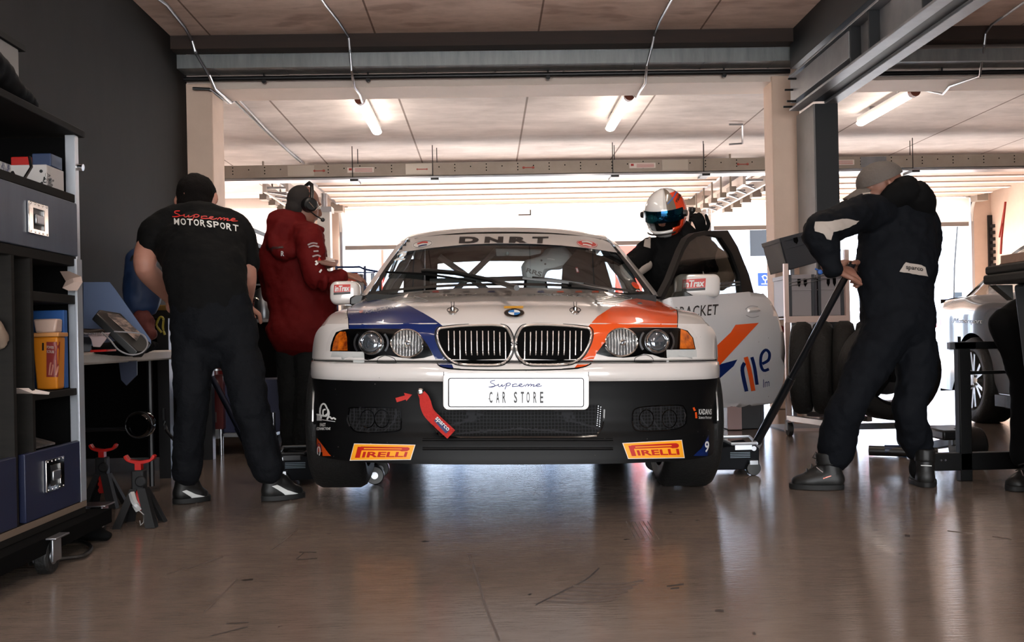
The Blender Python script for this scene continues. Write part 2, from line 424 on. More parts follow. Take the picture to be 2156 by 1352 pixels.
M_tray = pm('tray_grey_metal', (.62, .58, .54), .5, .15, var=(4, .5, (.56, .52, .48)))
M_white = pm('white_plastic', (.86, .86, .85), .4)
M_black = pm('black_plastic', (.03, .03, .032), .42)
M_blackg = pm('black_gloss', (.015, .015, .017), .12, coat=.6)
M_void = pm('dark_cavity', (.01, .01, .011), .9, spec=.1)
M_rubber = pm('tyre_rubber', (.045, .043, .042), .62, bump=(60, .25), var=(8, .5, (.03, .03, .03)))
M_red = pm('red_paint', (.62, .09, .07), .35, coat=.4)
M_lamp = pm('lamp_tube', (1, 1, 1), .4, emis=((1, .94, .88), 11.0))
M_doorwhite = pm('door_panel_white', (.93, .90, .88), .5)
def translucent_mix(m, f, c):
    N, L, b = nodes(m); o = N['Material Output']; t = N.new('ShaderNodeBsdfTranslucent'); t.inputs[0].default_value = (*lin(c), 1)
    x = N.new('ShaderNodeMixShader'); x.inputs[0].default_value = f; L.new(b.outputs[0], x.inputs[1]); L.new(t.outputs[0], x.inputs[2]); L.new(x.outputs[0], o.inputs[0])
translucent_mix(M_doorwhite, .45, (1, .96, .93))
M_asphalt = pm('sunlit_asphalt', (.62, .60, .58), .9, var=(1, .5, (.54, .52, .50)))
M_paperw = pm('paper_white', (.86, .82, .80), .7)
# ------------------------------------------------------------------ the garage
HC = 3.35
XL, XR = -2.66, 9.4
YB = 18.3
YF = -3.2
b = MB().box(-9, XR + .3, YF - 3, YB, -.12, 0); struct(b, 'floor', M_floor, 'glossy beige-grey garage floor with scuffs and tyre marks', sm=0)
b = MB().box(-60, 90, YB, 120, -.12, -.005); struct(b, 'ground', M_asphalt, 'sunlit paved paddock beyond the open garage doors', sm=0)
b = MB().box(XL - .3, XR + .3, YF, 8.75, HC, HC + .25); struct(b, 'ceiling', M_ceil1, 'brown stained concrete slab over the front of the garage', sm=0)
b = MB().box(-9, XR + .3, 8.75, YB + .3, HC, HC + .25); struct(b, 'ceiling', M_ceil2, 'pale concrete slab over the rear of the garage', sm=0)
b = MB().box(XL - .3, XL, YF, 9.05, 0, HC); struct(b, 'wall_left', M_wall_dark, 'dark grey painted wall behind the tool cabinet', sm=0)
b = MB().box(-9.2, -9, 9, YB, 0, HC); struct(b, 'wall_left', M_beige_lt, 'pale wall of the next bay', sm=0)
b = MB().box(-9, XL - .3, 9.05, 9.3, 0, HC); struct(b, 'wall_left', M_beige_lt, 'pale cross wall behind the dark wall', sm=0)
b = MB().box(XR, XR + .3, YF, YB, 0, HC); struct(b, 'wall_right', M_beige, 'beige wall at the far right of the next bay', sm=0)
b = MB().box(3.4, XR, YF - .2, YF, 0, HC); struct(b, 'wall_front', M_wall_dark, 'unseen wall added across the front of the neighbouring bay to block light', sm=0)  # out of view; closes this bay to outside light, for contrast
b = MB().box(XL - .3, 3.4, YF - .2, YF, 2.5, HC); struct(b, 'wall_front', M_wall_dark, 'unseen lintel hung low over the pit lane opening to cut its light', sm=0)  # out of view; set low so less daylight enters from the front
# rear wall: header above the doors and piers between them
b = MB().box(-9, XR, YB, YB + .3, 3.16, HC); struct(b, 'wall_back', M_beige_lt, 'pale lintel over the rear doors', sm=0)
def pier(x0, x1, m, lab): struct(MB().box(x0, x1, YB - .05, YB + .3, 0, 3.2), 'trim_1', m, lab, sm=0)
pier(-3.12, -2.62, M_beige, 'beige pier between the left and the middle rear door')
pier(3.72, 4.10, M_beige_lt, 'pale pier between the middle and the right rear door')
pier(9.0, XR, M_beige, 'beige pier at the right edge of the right rear door')
# header line between the two ceilings
struct(MB().box(XL, XR, 8.6, 8.76, 3.235, HC), 'trim_2', M_brown, 'dark brown timber beam under the edge of the front slab', sm=0)
struct(MB().box(XL - .3, XR, 9.05, 9.5, 3.0, HC), 'trim_3', M_beige_lt, 'pale concrete downstand beam across the garage', sm=0)
d = MB().box(XL, 2.82, 8.77, 9.0, 3.115, 3.235)
for k in range(9): d.box(XL + .3 + k * .62, XL + .31 + k * .62, 8.765, 9.005, 3.11, 3.236)
struct(d, 'trim_4', M_duct, 'galvanised rectangular duct under the brown beam', sm=0)
struct(MB().box(3.1, XR, 8.77, 9.0, 3.09, 3.2), 'trim_4', M_duct, 'galvanised duct continuing in the right bay', sm=0)
p = thing('sprinkler_pipe', 'thin dark pipe hanging under the galvanised duct, left of the steel column', 'pipe', (0, 9.0, 3.08))
MB().cyl((XL, 8.98, 3.075), (2.8, 8.98, 3.075), .022).build('pipe_run', M_dkmetal, p)
for x in (-1.95, -1.02, .6, 2.2): MB().cyl((x, 8.98, 3.08), (x, 8.98, 3.12), .008).cyl((x, 8.965, 3.045), (x, 8.995, 3.045), .02).build('pipe_hanger', M_dkmetal, p)
p = thing('sprinkler_pipe', 'thin dark pipe under the duct in the right bay beyond the steel beam', 'pipe', (5, 9.0, 3.04))
MB().cyl((3.06, 8.98, 3.04), (XR, 8.98, 3.04), .022).build('pipe_run', M_dkmetal, p)
for x in (4.2, 6.0): MB().cyl((x, 8.98, 3.04), (x, 8.98, 3.1), .008).build('pipe_hanger', M_dkmetal, p)
# concrete pillars at the header
struct(MB().box(XL - .05, -2.43, 9.03, 9.42, 0, 3.05), 'trim_5', M_beige, 'beige concrete pillar at the end of the dark left wall', bev=.01)
struct(MB().box(2.645, 2.9, 9.03, 9.3, 0, 3.05), 'trim_6', M_beige, 'beige concrete pillar behind the metal rack', bev=.01)
# steel column and beam of the right bay
struct(MB().box(2.815, 3.02, 8.4, 8.86, 0, 2.64).mat(1).box(2.83, 3.022, 8.39, 8.4, 0, 2.64), 'trim_7', [M_colside, M_column], 'grey steel column with a dark charcoal front face', sm=0)  # front face coloured darker than the grey sides
bm_ = MB().box(2.69, 2.79, YF, 8.66, 2.64, 2.66).box(2.92, 3.02, YF, 8.42, 2.64, 2.66).mat(1).box(2.79, 2.92, YF, 8.42, 2.665, 2.68).mat(0)
bm_.box(2.775, 2.79, YF, 8.5, 2.66, 2.93).box(2.92, 2.935, YF, 8.42, 2.66, 2.93).box(2.69, 2.79, YF, 8.66, 2.93, 2.95).box(2.92, 3.02, YF, 8.42, 2.93, 2.95)
for y in (7.2, 6.85, 6.0, 4.8, 3.6): bm_.mat(1).box(2.695, 2.775, y, y + .015, 2.66, 2.93)
bm_.mat(0).box(2.69, 2.775, 7.22, 8.62, 2.70, 2.90)
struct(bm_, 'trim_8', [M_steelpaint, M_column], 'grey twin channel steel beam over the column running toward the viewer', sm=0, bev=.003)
bl = MB()
for (y, z) in ((8.45, 2.87), (8.55, 2.80), (8.5, 2.69), (8.6, 2.665)): bl.cyl((2.62, y, z), (2.70, y, z), .009, n=8)
tag(bl.build('bolt_set', M_black), 'black threaded bolts sticking out of the end of the steel beam', 'bolts', kind='structure')
struct(MB().box(2.72, 3.0, YF, 8.7, 3.02, HC), 'trim_9', M_column, 'dark beam under the ceiling above the steel beam', sm=0)
# wiring conduits
def conduit(px, label, r=.012, m=M_steel):
    px = [V((p[0], p[1], min(p[2], HC - .02))) for p in px]
    px = [V((p.x, p.y, min(p.z, 2.985) if 8.86 <= p.y <= 9.6 else p.z)) for p in px]
    o = MB().tube(px, r, 8).build('conduit_pipe', m); return tag(o, label, 'conduit pipe')
zc = HC - .03
def CEI(x, y, z=HC - .03):
    d = ray(x, y); return EYE + d * ((z - CAM_Z) / d.z)
conduit([(-2.55,1.5,3.33),(-2.52,7.0,3.33),U(350,0,7.75),U(388,45,8.3),U(404,84,8.56),U(410,106,8.58),U(413,112,8.74),U(440,158,8.76),U(452,172,8.98),U(486,194,9.5),U(500,206,10.7),U(560,266,12.3),U(604,305,13.6),U(640,338,14.7)], 'bright conduit pipe curving down from the ceiling by the dark wall', .013)
conduit([U(405,162,8.95),U(440,176,8.98),U(480,200,9.5),U(490,210,10.6),U(555,272,12.3),U(632,340,14.6)], 'lower dull conduit pipe beside the pale pillar', .013, M_dkmetal)
LM = [(-1.28, 10.5, 12.1), (1.555, 10.5, 12.1), (4.6, 10.5, 12.0)]
nm = ['left', 'middle', 'right']
lab3 = ['lit fluorescent tube light on the ceiling above the man in the red jacket', 'lit fluorescent tube light on the ceiling above the helmeted driver', 'lit fluorescent tube light on the ceiling right of the steel column']
LM += [(-1.28, 4.2, 5.8), (1.555, 4.2, 5.8), (-1.28, .2, 1.8), (1.555, .2, 1.8)]
lab3 += ['lit fluorescent tube light over the car, left row', 'lit fluorescent tube light over the car, right row', 'lit fluorescent tube light over the viewer, left row', 'lit fluorescent tube light over the viewer, right row']
for (x, y0, y1), lb in zip(LM, lab3):
    t = thing('tube_light', lb, 'ceiling light', (x, (y0 + y1) / 2, 3.2), 'fluorescent tube lights on the rear ceiling')
    MB().box(x - .05, x + .05, y0, y1, 3.24, 3.30).build('lamp_housing', M_white, t, bev=.006)
    MB().rings([[V((x + .058 * math.cos(a), y, 3.235 + .04 * math.sin(a))) for a in [math.pi + math.pi * k / 8 for k in range(9)]] for y in (y0 + .03, y1)], True, True).build('lamp_tube', M_lamp, t)
    MB().cyl((x, y0 - .05, 3.235), (x, y0 + .03, 3.235), .055).build('end_cap', pm('terracotta_plastic', (.45, .22, .16), .5), t)
    for y in (y0 + .35, y1 - .35): MB().box(x - .03, x + .03, y - .02, y + .02, 3.3, 3.36).build('ceiling_bracket', M_steel, t)
conduit([(-1.28,5.85,3.26),(-1.3,6.2,3.33),U(685,0,7.8),U(712,36,8.2),U(734,78,8.57),U(736,103,8.58),U(737,110,8.74),U(740,148,8.76),U(745,158,8.98),U(757,181,9.25),U(762,192,9.55),U(768,204,10.45)], 'conduit pipe feeding the left tube light across the duct', .011)
conduit([(1.555,5.85,3.26),(1.55,6.2,3.33),U(1412,0,7.8),U(1390,42,8.25),U(1377,75,8.57),U(1373,97,8.58),U(1371,104,8.74),U(1362,138,8.76),U(1358,150,8.98),U(1346,178,9.3),U(1340,188,9.55),U(1334,200,10.45)], 'conduit pipe feeding the middle tube light across the duct', .011)
conduit([(4.6,3.0,3.33),(4.55,7.2,3.33),U(2156,5,7.8),U(2088,52,8.45),U(2075,70,8.57),U(2073,92,8.58),U(2072,98,8.74),U(2062,118,8.9),U(2000,158,9.25),U(1985,168,9.55),U(1945,190,10.45)], 'conduit pipe feeding the right tube light', .011)
conduit([CEI(1535, 262), CEI(1563, 262), U(1563, 302, 13.2), U(1535, 304, 13.2)], 'small bent pipe bracket on the rear ceiling above the driver', .012)
# cable trunking across the rear
ty, tz0, tz1 = 13.6, 2.945, 3.115
t = thing('cable_trunking', 'long grey perforated cable trunking hung across the rear ceiling', 'cable trunking', (0, ty, tz0))
h = MB().box(-3.6, XR, ty, ty + .16, tz0, tz1).mat(1)
for k in range(60):
    x = -3.4 + k * .215
    for z in ((tz1 - .03, tz1 - .075, tz1 - .115) if k % 2 == 0 else (tz1 - .06,)): h.cyl((x, ty - .002, z), (x, ty + .01, z), .009, n=8)
h.build('trunking_body', [M_tray, M_void], t)
MB().box(-3.6, XR, ty - .03, ty + .22, tz0 - .045, tz0 - .02).build('lower_rail', M_steel, t)
for x in (-2.66, -1.06, 2.45, 5.2): MB().box(x, x + .36, ty - .006, ty, tz0 + .012, tz1 - .012).build('joint_cover', M_steelpaint if x > 3 else pm('trunk_cover', (.70, .67, .63), .35, .3), t, bev=.002)
for x in (-1.85, 2.0, 4.75):
    lb_ = MB().box(x, x + .36, ty - .007, ty - .001, tz0 + .05, tz0 + .12).build('paper_label', M_paperw, t)
    q = MB()
    for j in range(3): q.box(x + .10, x + .34, ty - .0085, ty - .007, tz0 + .062 + j * .018, tz0 + .068 + j * .018)
    q.box(x + .02, x + .06, ty - .0085, ty - .007, tz0 + .08, tz0 + .11); q.build('label_print', M_red, lb_)
for x in (-2.3, -.9, .55, 3.5): MB().box(x, x + .13, ty - .008, ty - .001, tz0 + .075, tz0 + .088).ball((x, ty - .004, tz0 + .082), (.02, .003, .018), 8).ball((x + .13, ty - .004, tz0 + .082), (.02, .003, .018), 8).build('red_emblem', pm('faded_red', (.62, .30, .26), .6), t)
for x in (-1.75, -.66, 1.8, 3.05, 4.6, 5.95):
    MB().cyl((x - .03, ty - .02, tz0 - .05), (x - .03, ty - .02, HC), .006, n=6).cyl((x + .02, ty + .18, tz0 - .05), (x + .02, ty + .18, HC), .006, n=6).box(x - .06, x + .05, ty - .06, ty + .24, tz0 - .075, tz0 - .045).build('hanger_rod', M_dkmetal, t)
# sectional doors: sections lying under the ceiling and hanging down to a rubber sill
M_sec1 = pm('door_section_brown', (.70, .60, .54), .6); M_sec2 = pm('door_section_white', (.95, .92, .90), .5)
def sect_door(k, x0, x1, zb, lab, y0=14.9, closed=False):
    t = thing('door_%d' % k, lab, 'garage door', ((x0 + x1) / 2, YB - .1, zb)); t['kind'] = 'structure'
    zt = 3.12; n = max(1, round((zt - zb) / .5))
    for i in range(n):
        z0 = zb + (zt - zb) * i / n; z1 = zb + (zt - zb) * (i + 1) / n
        MB().box(x0, x1, YB - .14, YB - .10, z0 + .004, z1 - .004).build('door_section', M_doorwhite, t, bev=.004)
    MB().box(x0 + .02, x1 - .02, YB - .16, YB - .09, zb - .07, zb + .004).build('bottom_seal', pm('seal_grey', (.52, .50, .49), .5, .3), t)
    if not closed:
        b = MB(); ys = [y0, 15.5, 16.1, 16.7, 17.3, 17.9]
        for i, (a, c) in enumerate(zip(ys, ys[1:])):
            b.mat(0).box(x0, x1, a + .1, c - .02, zt, zt + .04).mat(1).box(x0, x1, a - .02, a + .10, zt - .02, zt + .05)
        b.build('raised_sections', [M_sec1, M_sec2], t)
    for x in (x0 - .05, x1 + .05):
        MB().beam((x, y0 - .2, zt + .06), (x, YB - .3, zt + .06), .06, .08).beam((x, YB - .12, 0), (x, YB - .12, zt), .06, .05).build('side_track', M_steel, t)
        MB().tube(catmull([(x, YB - .7, zt + .05), (x, YB - .35, zt), (x, YB - .16, zt - .18), (x, YB - .12, zt - .5)], 4), .03, 6).build('curved_track', M_white, t)
        MB().box(x - .1, x + .1, YB - .55, YB - .3, zt - .1, zt + .02).cyl((x - .15, YB - .25, zt + .05), (x + .15, YB - .25, zt + .05), .06, n=12).build('hinge_bracket', M_tray, t)
sect_door(1, -8.6, -3.2, .02, 'closed white sectional door behind the man in the red jacket', closed=True)
sect_door(2, -2.56, 3.64, 2.43, 'half raised white sectional door behind the race car')
sect_door(3, 4.18, 8.95, 2.67, 'half raised white sectional door behind the man in the grey cap')
def truss(x, lab):
    t = thing('track_truss', lab, 'door track', (x, 14.9, 2.85))
    for s in (-.16, .16):
        MB().box(x + s - .02, x + s + .02, 14.2, 17.6, 2.84, 2.98).build('rail', pm('pale_rail', (.80, .76, .73), .4, .3), t)
    b = MB()
    for i in range(7): b.box(x - .16, x + .16, 14.3 + i * .5, 14.34 + i * .5, 2.9, 2.93).beam((x - .15, 14.32 + i * .5, 2.86), (x + .15, 14.78 + i * .5, 2.86), .03, .02)
    b.build('cross_brace', M_steel, t)
    for i in range(5): MB().cyl((x - .26, 14.6 + i * .6, 2.80), (x - .26, 14.6 + i * .6, 3.35), .015, n=6).box(x - .3, x - .2, 14.5 + i * .6, 14.7 + i * .6, 2.78, 2.86).build('roller_bracket', M_tray, t); MB().box(x + .2, x + .34, 14.5 + i * .6, 14.66 + i * .6, 2.78, 2.9).build('rail_clamp', M_tray, t)
truss(-2.95, 'pale door track assembly above the man in the red jacket')
truss(3.9, 'pale door track assembly above the driver helmet')
sp = thing('white_post', 'white square post between the red jacket man and the middle rear door', 'post', U(690, 700, 15.5) * 1.0)
x = U(688, 700, 15.5).x
MB().box(x - .1, x + .1, 15.4, 15.6, 0, 2.72).build('post_tube', M_white, sp, bev=.01)
MB().box(x - .13, x + .13, 15.37, 15.63, 2.70, 2.78).cyl((x, 15.5, 2.78), (x, 15.5, 3.0), .05).build('post_head', M_steel, sp)
tag(MB().box(.62, .85, YB - .2, YB - .17, 2.93, 2.95).box(.83, .85, YB - .2, YB - .17, 2.93, 3.03).build('pull_handle', M_black), 'small black pull handle on the middle rear door', 'handle')
# red strap hanging at the right door
def YX(px, py, D): return U(px, py, D)
tag(MB().tube([YX(2117, 425, 15), YX(2113, 460, 15), YX(2109, 500, 15.2), YX(2107, 535, 15.2)], .018, 6).tube([YX(2117, 425, 15), YX(2104, 500, 15.1)], .012, 5).build('rope', pm('red_rope', (.75, .22, .16), .6)), 'red rope hanging beside the right rear door', 'rope')
# ------------------------------------------------------------------ the paddock outside
M_bw = pm('paddock_white_wall', (.80, .84, .90), .8, var=(.3, .4, (.76, .80, .86)))
M_bgl = pm('paddock_window', (.075, .09, .115), .3, spec=.2)
B = thing('paddock_building', 'white paddock building seen through the open rear doors', 'building', (4, 34, 0))
MB().box(-22, 17.5, 34, 44, 0, 7).build('wall', M_bw, B, sm=0)
for (x0, x1, z0, z1) in ((8.95, 11.3, 3.35, 4.6), (13.1, 15.5, 3.35, 4.6), (-3.9, -2.2, 0, 3.0)):
    w = MB().box(x0, x1, 33.95, 34.05, z0, z1).build('window', M_bgl, B, sm=0)
MB().box(8.6, 16, 33.6, 34, 3.0, 3.15).build('ledge', M_white, B, sm=0); MB().box(-6, 3, 33.7, 34, 3.1, 3.3).build('ledge', M_white, B, sm=0)
for x in (-4.6, -1.2, 1.9, 8.7): MB().box(x, x + .35, 33.8, 34, 0, 6).build('pilaster', pm('pilaster_blue_grey', (.62, .68, .78), .7), B, sm=0)
rg = MB(); rg.cyl((11.1, 33.9, 4.35), (11.1, 33.94, 4.35), .85, n=32); rg.build('round_emblem', M_white, B)
sg = thing('blue_sign', 'blue square sign with a white figure on the paddock building', 'sign', U(1609, 590, 33.8))
a = [U(px, py, 33.7) for px, py in ((1596, 575), (1623, 574), (1624, 602), (1597, 602))]
MB().prism(a, (0, .05, 0)).build('sign_panel', pm('sign_blue', (.06, .16, .42), .6, spec=.2), sg)
bs = bvh_of([o for o in bpy.data.objects if o.name.startswith('sign_panel')])
lay(strokes_bm([[(1604, 583), (1610, 580), (1615, 584), (1614, 589), (1608, 589), (1606, 584)], [(1611, 589), (1611, 596)], [(1603, 598), (1618, 598)]], 1.6), bs, 'white_figure', M_white, sg, .01, 0)
for px, w_, c, lb in ((808, 5, (.85, .2, .13), 'narrow red pole left of the race car windscreen'), (796, 10, (.66, .70, .80), 'pale grey pole beside the narrow red pole')):
    p0 = FL(px, 790); p0 = U(px, 700, 24.0); tag(MB().box(p0.x - w_ * .0057, p0.x + w_ * .0057, 24, 24.1, 0, 3.3).build('pole', pm('pole_%d' % px, c, .5)), lb, 'pole')
bn = thing('banner', 'red banner standing behind the driver in the paddock', 'banner', (U(1325, 600, 22).x, 22, 0))
MB().box(U(1296, 600, 22).x, U(1352, 600, 22).x, 22, 22.06, .6, 2.7).build('banner_cloth', pm('banner_red', (.80, .22, .17), .6), bn)
for px in (1298, 1350): MB().cyl((U(px, 600, 22).x, 22.1, 0), (U(px, 600, 22).x, 22.1, 2.75), .03).build('banner_pole', M_white, bn)
# through the right door: feather flag, hill, parked cars
ff = thing('feather_flag', 'white and blue feather flag by the right rear door opening', 'flag', (U(2005, 780, 21).x, 21, 0))
pts = [(2013, 478), (2012, 520), (2008, 600), (2006, 660), (1998, 672), (1985, 650), (1976, 615), (1975, 585), (1984, 555), (1996, 525), (2006, 500)]
MB().prism([U(px, py, 21) for px, py in pts], (0, .02, 0)).build('flag_cloth', pm('flag_white', (.80, .84, .90), .6, var=(1.6, .1, (.35, .42, .55), (2, 1, .7))), ff)
MB().tube([U(2016, 475, 21), U(2010, 560, 21), U(2007, 690, 21), FL(2007, 765)*1.0], .02, 6).build('flag_pole', M_dkmetal, ff)
g = MB(); rows = []
for j in range(2):
    rows.append([V((6 + i * 3, 100 + 12 * j, (0 if j == 0 else 1) * (8.2 + 1.2 * math.sin(i * .9) + .8 * math.sin(i * 2.3)))) for i in range(30)])
struct(g.grid(rows).grid([rows[1], [p + V((0, 30, 0)) for p in rows[1]]]), 'ground', pm('dry_grass_hill', (.78, .74, .62), .9, var=(.2, .5, (.68, .66, .52))), 'dry grassy dune far beyond the paddock')
M_carw = pm('pale_car_paint', (.85, .87, .92), .25, coat=1)
def small_car(x, y, lab, tail):
    t = thing('parked_car', lab, 'car', (x, y, 0)); prof = [(0, .35), (0, .95), (.15, 1.15), (.5, 1.2), (.9, 1.75), (1.2, 1.85), (3.0, 1.85), (3.6, 1.3), (4.3, 1.1), (4.4, .4)]
    MB().prism([V((x, y + a, z)) for a, z in prof], (1.85, 0, 0)).build('body_shell', M_carw, t, bev=.05)
    MB().box(x + .2, x + 1.65, y - .01, y + .02, .62, .72).build('number_plate', M_white, t)
    for sx in (0, 1.6):
        MB().box(x + sx + .02, x + sx + .23, y - .02, y + .05, .75, 1.2).build('tail_light', pm('tail_red', (.85, .1, .07), .3), t, bev=.01)
        for yy in (.8, 3.6): MB().cyl((x + sx + .02, y + yy, .33), (x + sx + .22, y + yy, .33), .33, n=24).build('wheel', M_rubber, t)
    MB().prism([V((x + .15, y + .52, 1.22)), V((x + 1.7, y + .52, 1.22)), V((x + 1.6, y + .86, 1.7)), V((x + .25, y + .86, 1.7))], (0, -.02, .01)).build('rear_window', M_bgl, t)
small_car(U(2012, 700, 26).x, 26, 'pale parked car with a red tail light outside the right door', 1)
small_car(U(1978, 700, 24).x - 1.9, 24, 'white parked van partly hidden by the man in the grey cap', 1)
struct(MB().box(U(2052, 700, 18.9).x, U(2082, 700, 18.9).x, 18.7, 18.9, 0, 3.1), 'trim_10', pm('blue_grey_door_edge', (.50, .55, .66), .5), 'blue grey open door leaf at the right rear opening', sm=0)
vs_ = MB()
for i in range(14): vs_.box(U(2086, 600, 18.2).x, U(2096, 600, 18.2).x, 18.1, 18.2, 1.0 + i * .12, 1.06 + i * .12)
tag(vs_.box(U(2084, 600, 18.2).x, U(2098, 600, 18.2).x, 18.2, 18.25, 0, 2.8).build('louvre_strip', M_dkmetal), 'dark louvred strip at the right edge of the right rear door', 'louvre', kind='structure')
# ------------------------------------------------------------------ saloon car body shared by the race car and the parked one
def paint(name, col, dirt=True, dark=None, rough=.28, coat=1.0):
    m = pm(name, col, rough, spec=.5 if coat == 1 else .12, coat=coat, croff=.03 if coat > .3 else .4)
    if dirt:
        N, L, b = nodes(m); t = N.new('ShaderNodeTexCoord'); n = N.new('ShaderNodeTexNoise'); n.inputs['Scale'].default_value = 52; n.inputs['Detail'].default_value = 2
        L.new(t.outputs['Object'], n.inputs['Vector']); r = N.new('ShaderNodeValToRGB'); L.new(n.outputs['Fac'], r.inputs[0])
        r.color_ramp.elements[0].position = .232; r.color_ramp.elements[1].position = .25
        d = dark or (.30, .25, .22); r.color_ramp.elements[0].color = (*lin(d), 1); r.color_ramp.elements[1].color = (*lin(col), 1)
        L.new(r.outputs[0], b.inputs['Base Color'])
    return m
M_cw = paint('race_white_paint', (.80, .775, .76))
M_cb = paint('race_black_paint', (.03, .03, .034), True, (.45, .43, .42), .55, .12)
M_blue = paint('livery_blue', (.05, .125, .33), False, coat=.4)
M_orange = paint('livery_orange', (.82, .30, .10), False, coat=.6)
M_glass = glassy('windscreen_glass', (.80, .84, .83), .14)
M_glassd = glassy('side_glass', (.62, .64, .63), .22)
M_lens = glassy('lamp_lens', (.98, .98, .98), .07)
M_trim = pm('satin_black_trim', (.035, .035, .035), .45)
M_seam = pm('panel_gap', (.01, .01, .01), .9, spec=.1)
BOW = [(0, 0), (.25, .008), (.45, .035), (.6, .08), (.7, .135), (.78, .205), (.84, .30), (.87, .39), (.888, .48)]
def bow(x): return pws(abs(x), BOW)
ZTOP = .742
PROF = [(.190, .0), (.203, .0), (.215, .0), (.262, .008), (.29, .018), (.30, .022), (.31, .03), (.36, .045), (.44, .045), (.500, .040), (.512, .038), (.516, .004), (.530, -.006), (.565, -.004), (.583, .010), (.589, .050), (.592, .050), (.598, .028), (.64, .034), (.70, .046), (.742, .07), (.76, .10)]
def prof(z): return pw(z, PROF)
def fas(x, z):
    # the lower black cover tucks in at its bottom corners
    return bow(x * (1 + .03 * max(0, (.5 - z)) / .3)) + prof(z)
def crest(t):  return pws(t, [(0, .795), (.18, .786), (.36, .779), (.55, .776), (.75, .768), (1, .755)])
def zc(t):     return pws(t, [(0, ZTOP), (.04, .772), (.10, .803), (.2, .828), (.45, .868), (.7, .898), (1, .938)])
def zcr(t):    return pws(t, [(0, ZTOP - .005), (.06, .762), (.13, .785), (.22, .800), (.36, .813), (.55, .830), (.8, .862), (1, .898)])
def wide(y):   return .860 + .026 * math.exp(-((y - .75) / .32) ** 2) + .022 * math.exp(-((y - 3.475) / .34) ** 2)
WY = (.75, 3.475); WZ = .318; WR = .318; AR = .352
def arch(y, base):
    z = base
    for w in WY:
        d = abs(y - w)
        if d < AR: z = max(z, WZ + math.sqrt(AR * AR - d * d) * 1.0)
    return z
YC = lambda x: 1.14 + .26 * (abs(x) / .76) ** 2.2      # rear edge of the bonnet
def hood_pt(a, t, s):
    """a in 0..1 across bonnet, t 0 front .. 1 cowl"""
    x = a * crest(t); y0 = fas(x, ZTOP); y = lerp(y0, YC(x), t)
    zz = zc(t) - (zc(t) - zcr(t)) * a ** 2.4
    bulge = .008 * math.exp(-((a - .62) / .10) ** 2) * math.sin(math.pi * min(1, t * 1.1)) - .004 * math.exp(-((a - .80) / .08) ** 2)
    return V((s * x, y, zz + bulge))
def side_pt(u, t, s):
    """u 0 crest .. 1 side of the front wing"""
    p = hood_pt(1, t, 1); w = wide(p.y); zb = .60
    ang = u * math.pi / 2
    x = p.x + (w - p.x) * math.sin(ang); z = zb + (p.z - zb) * math.cos(ang)
    yf = fas(x, z); y0 = fas(p.x, ZTOP)
    yy = p.y + (yf - y0) * (1 - t) ** 2
    return V((s * x, yy, z))
def body_side(y): return wide(y)
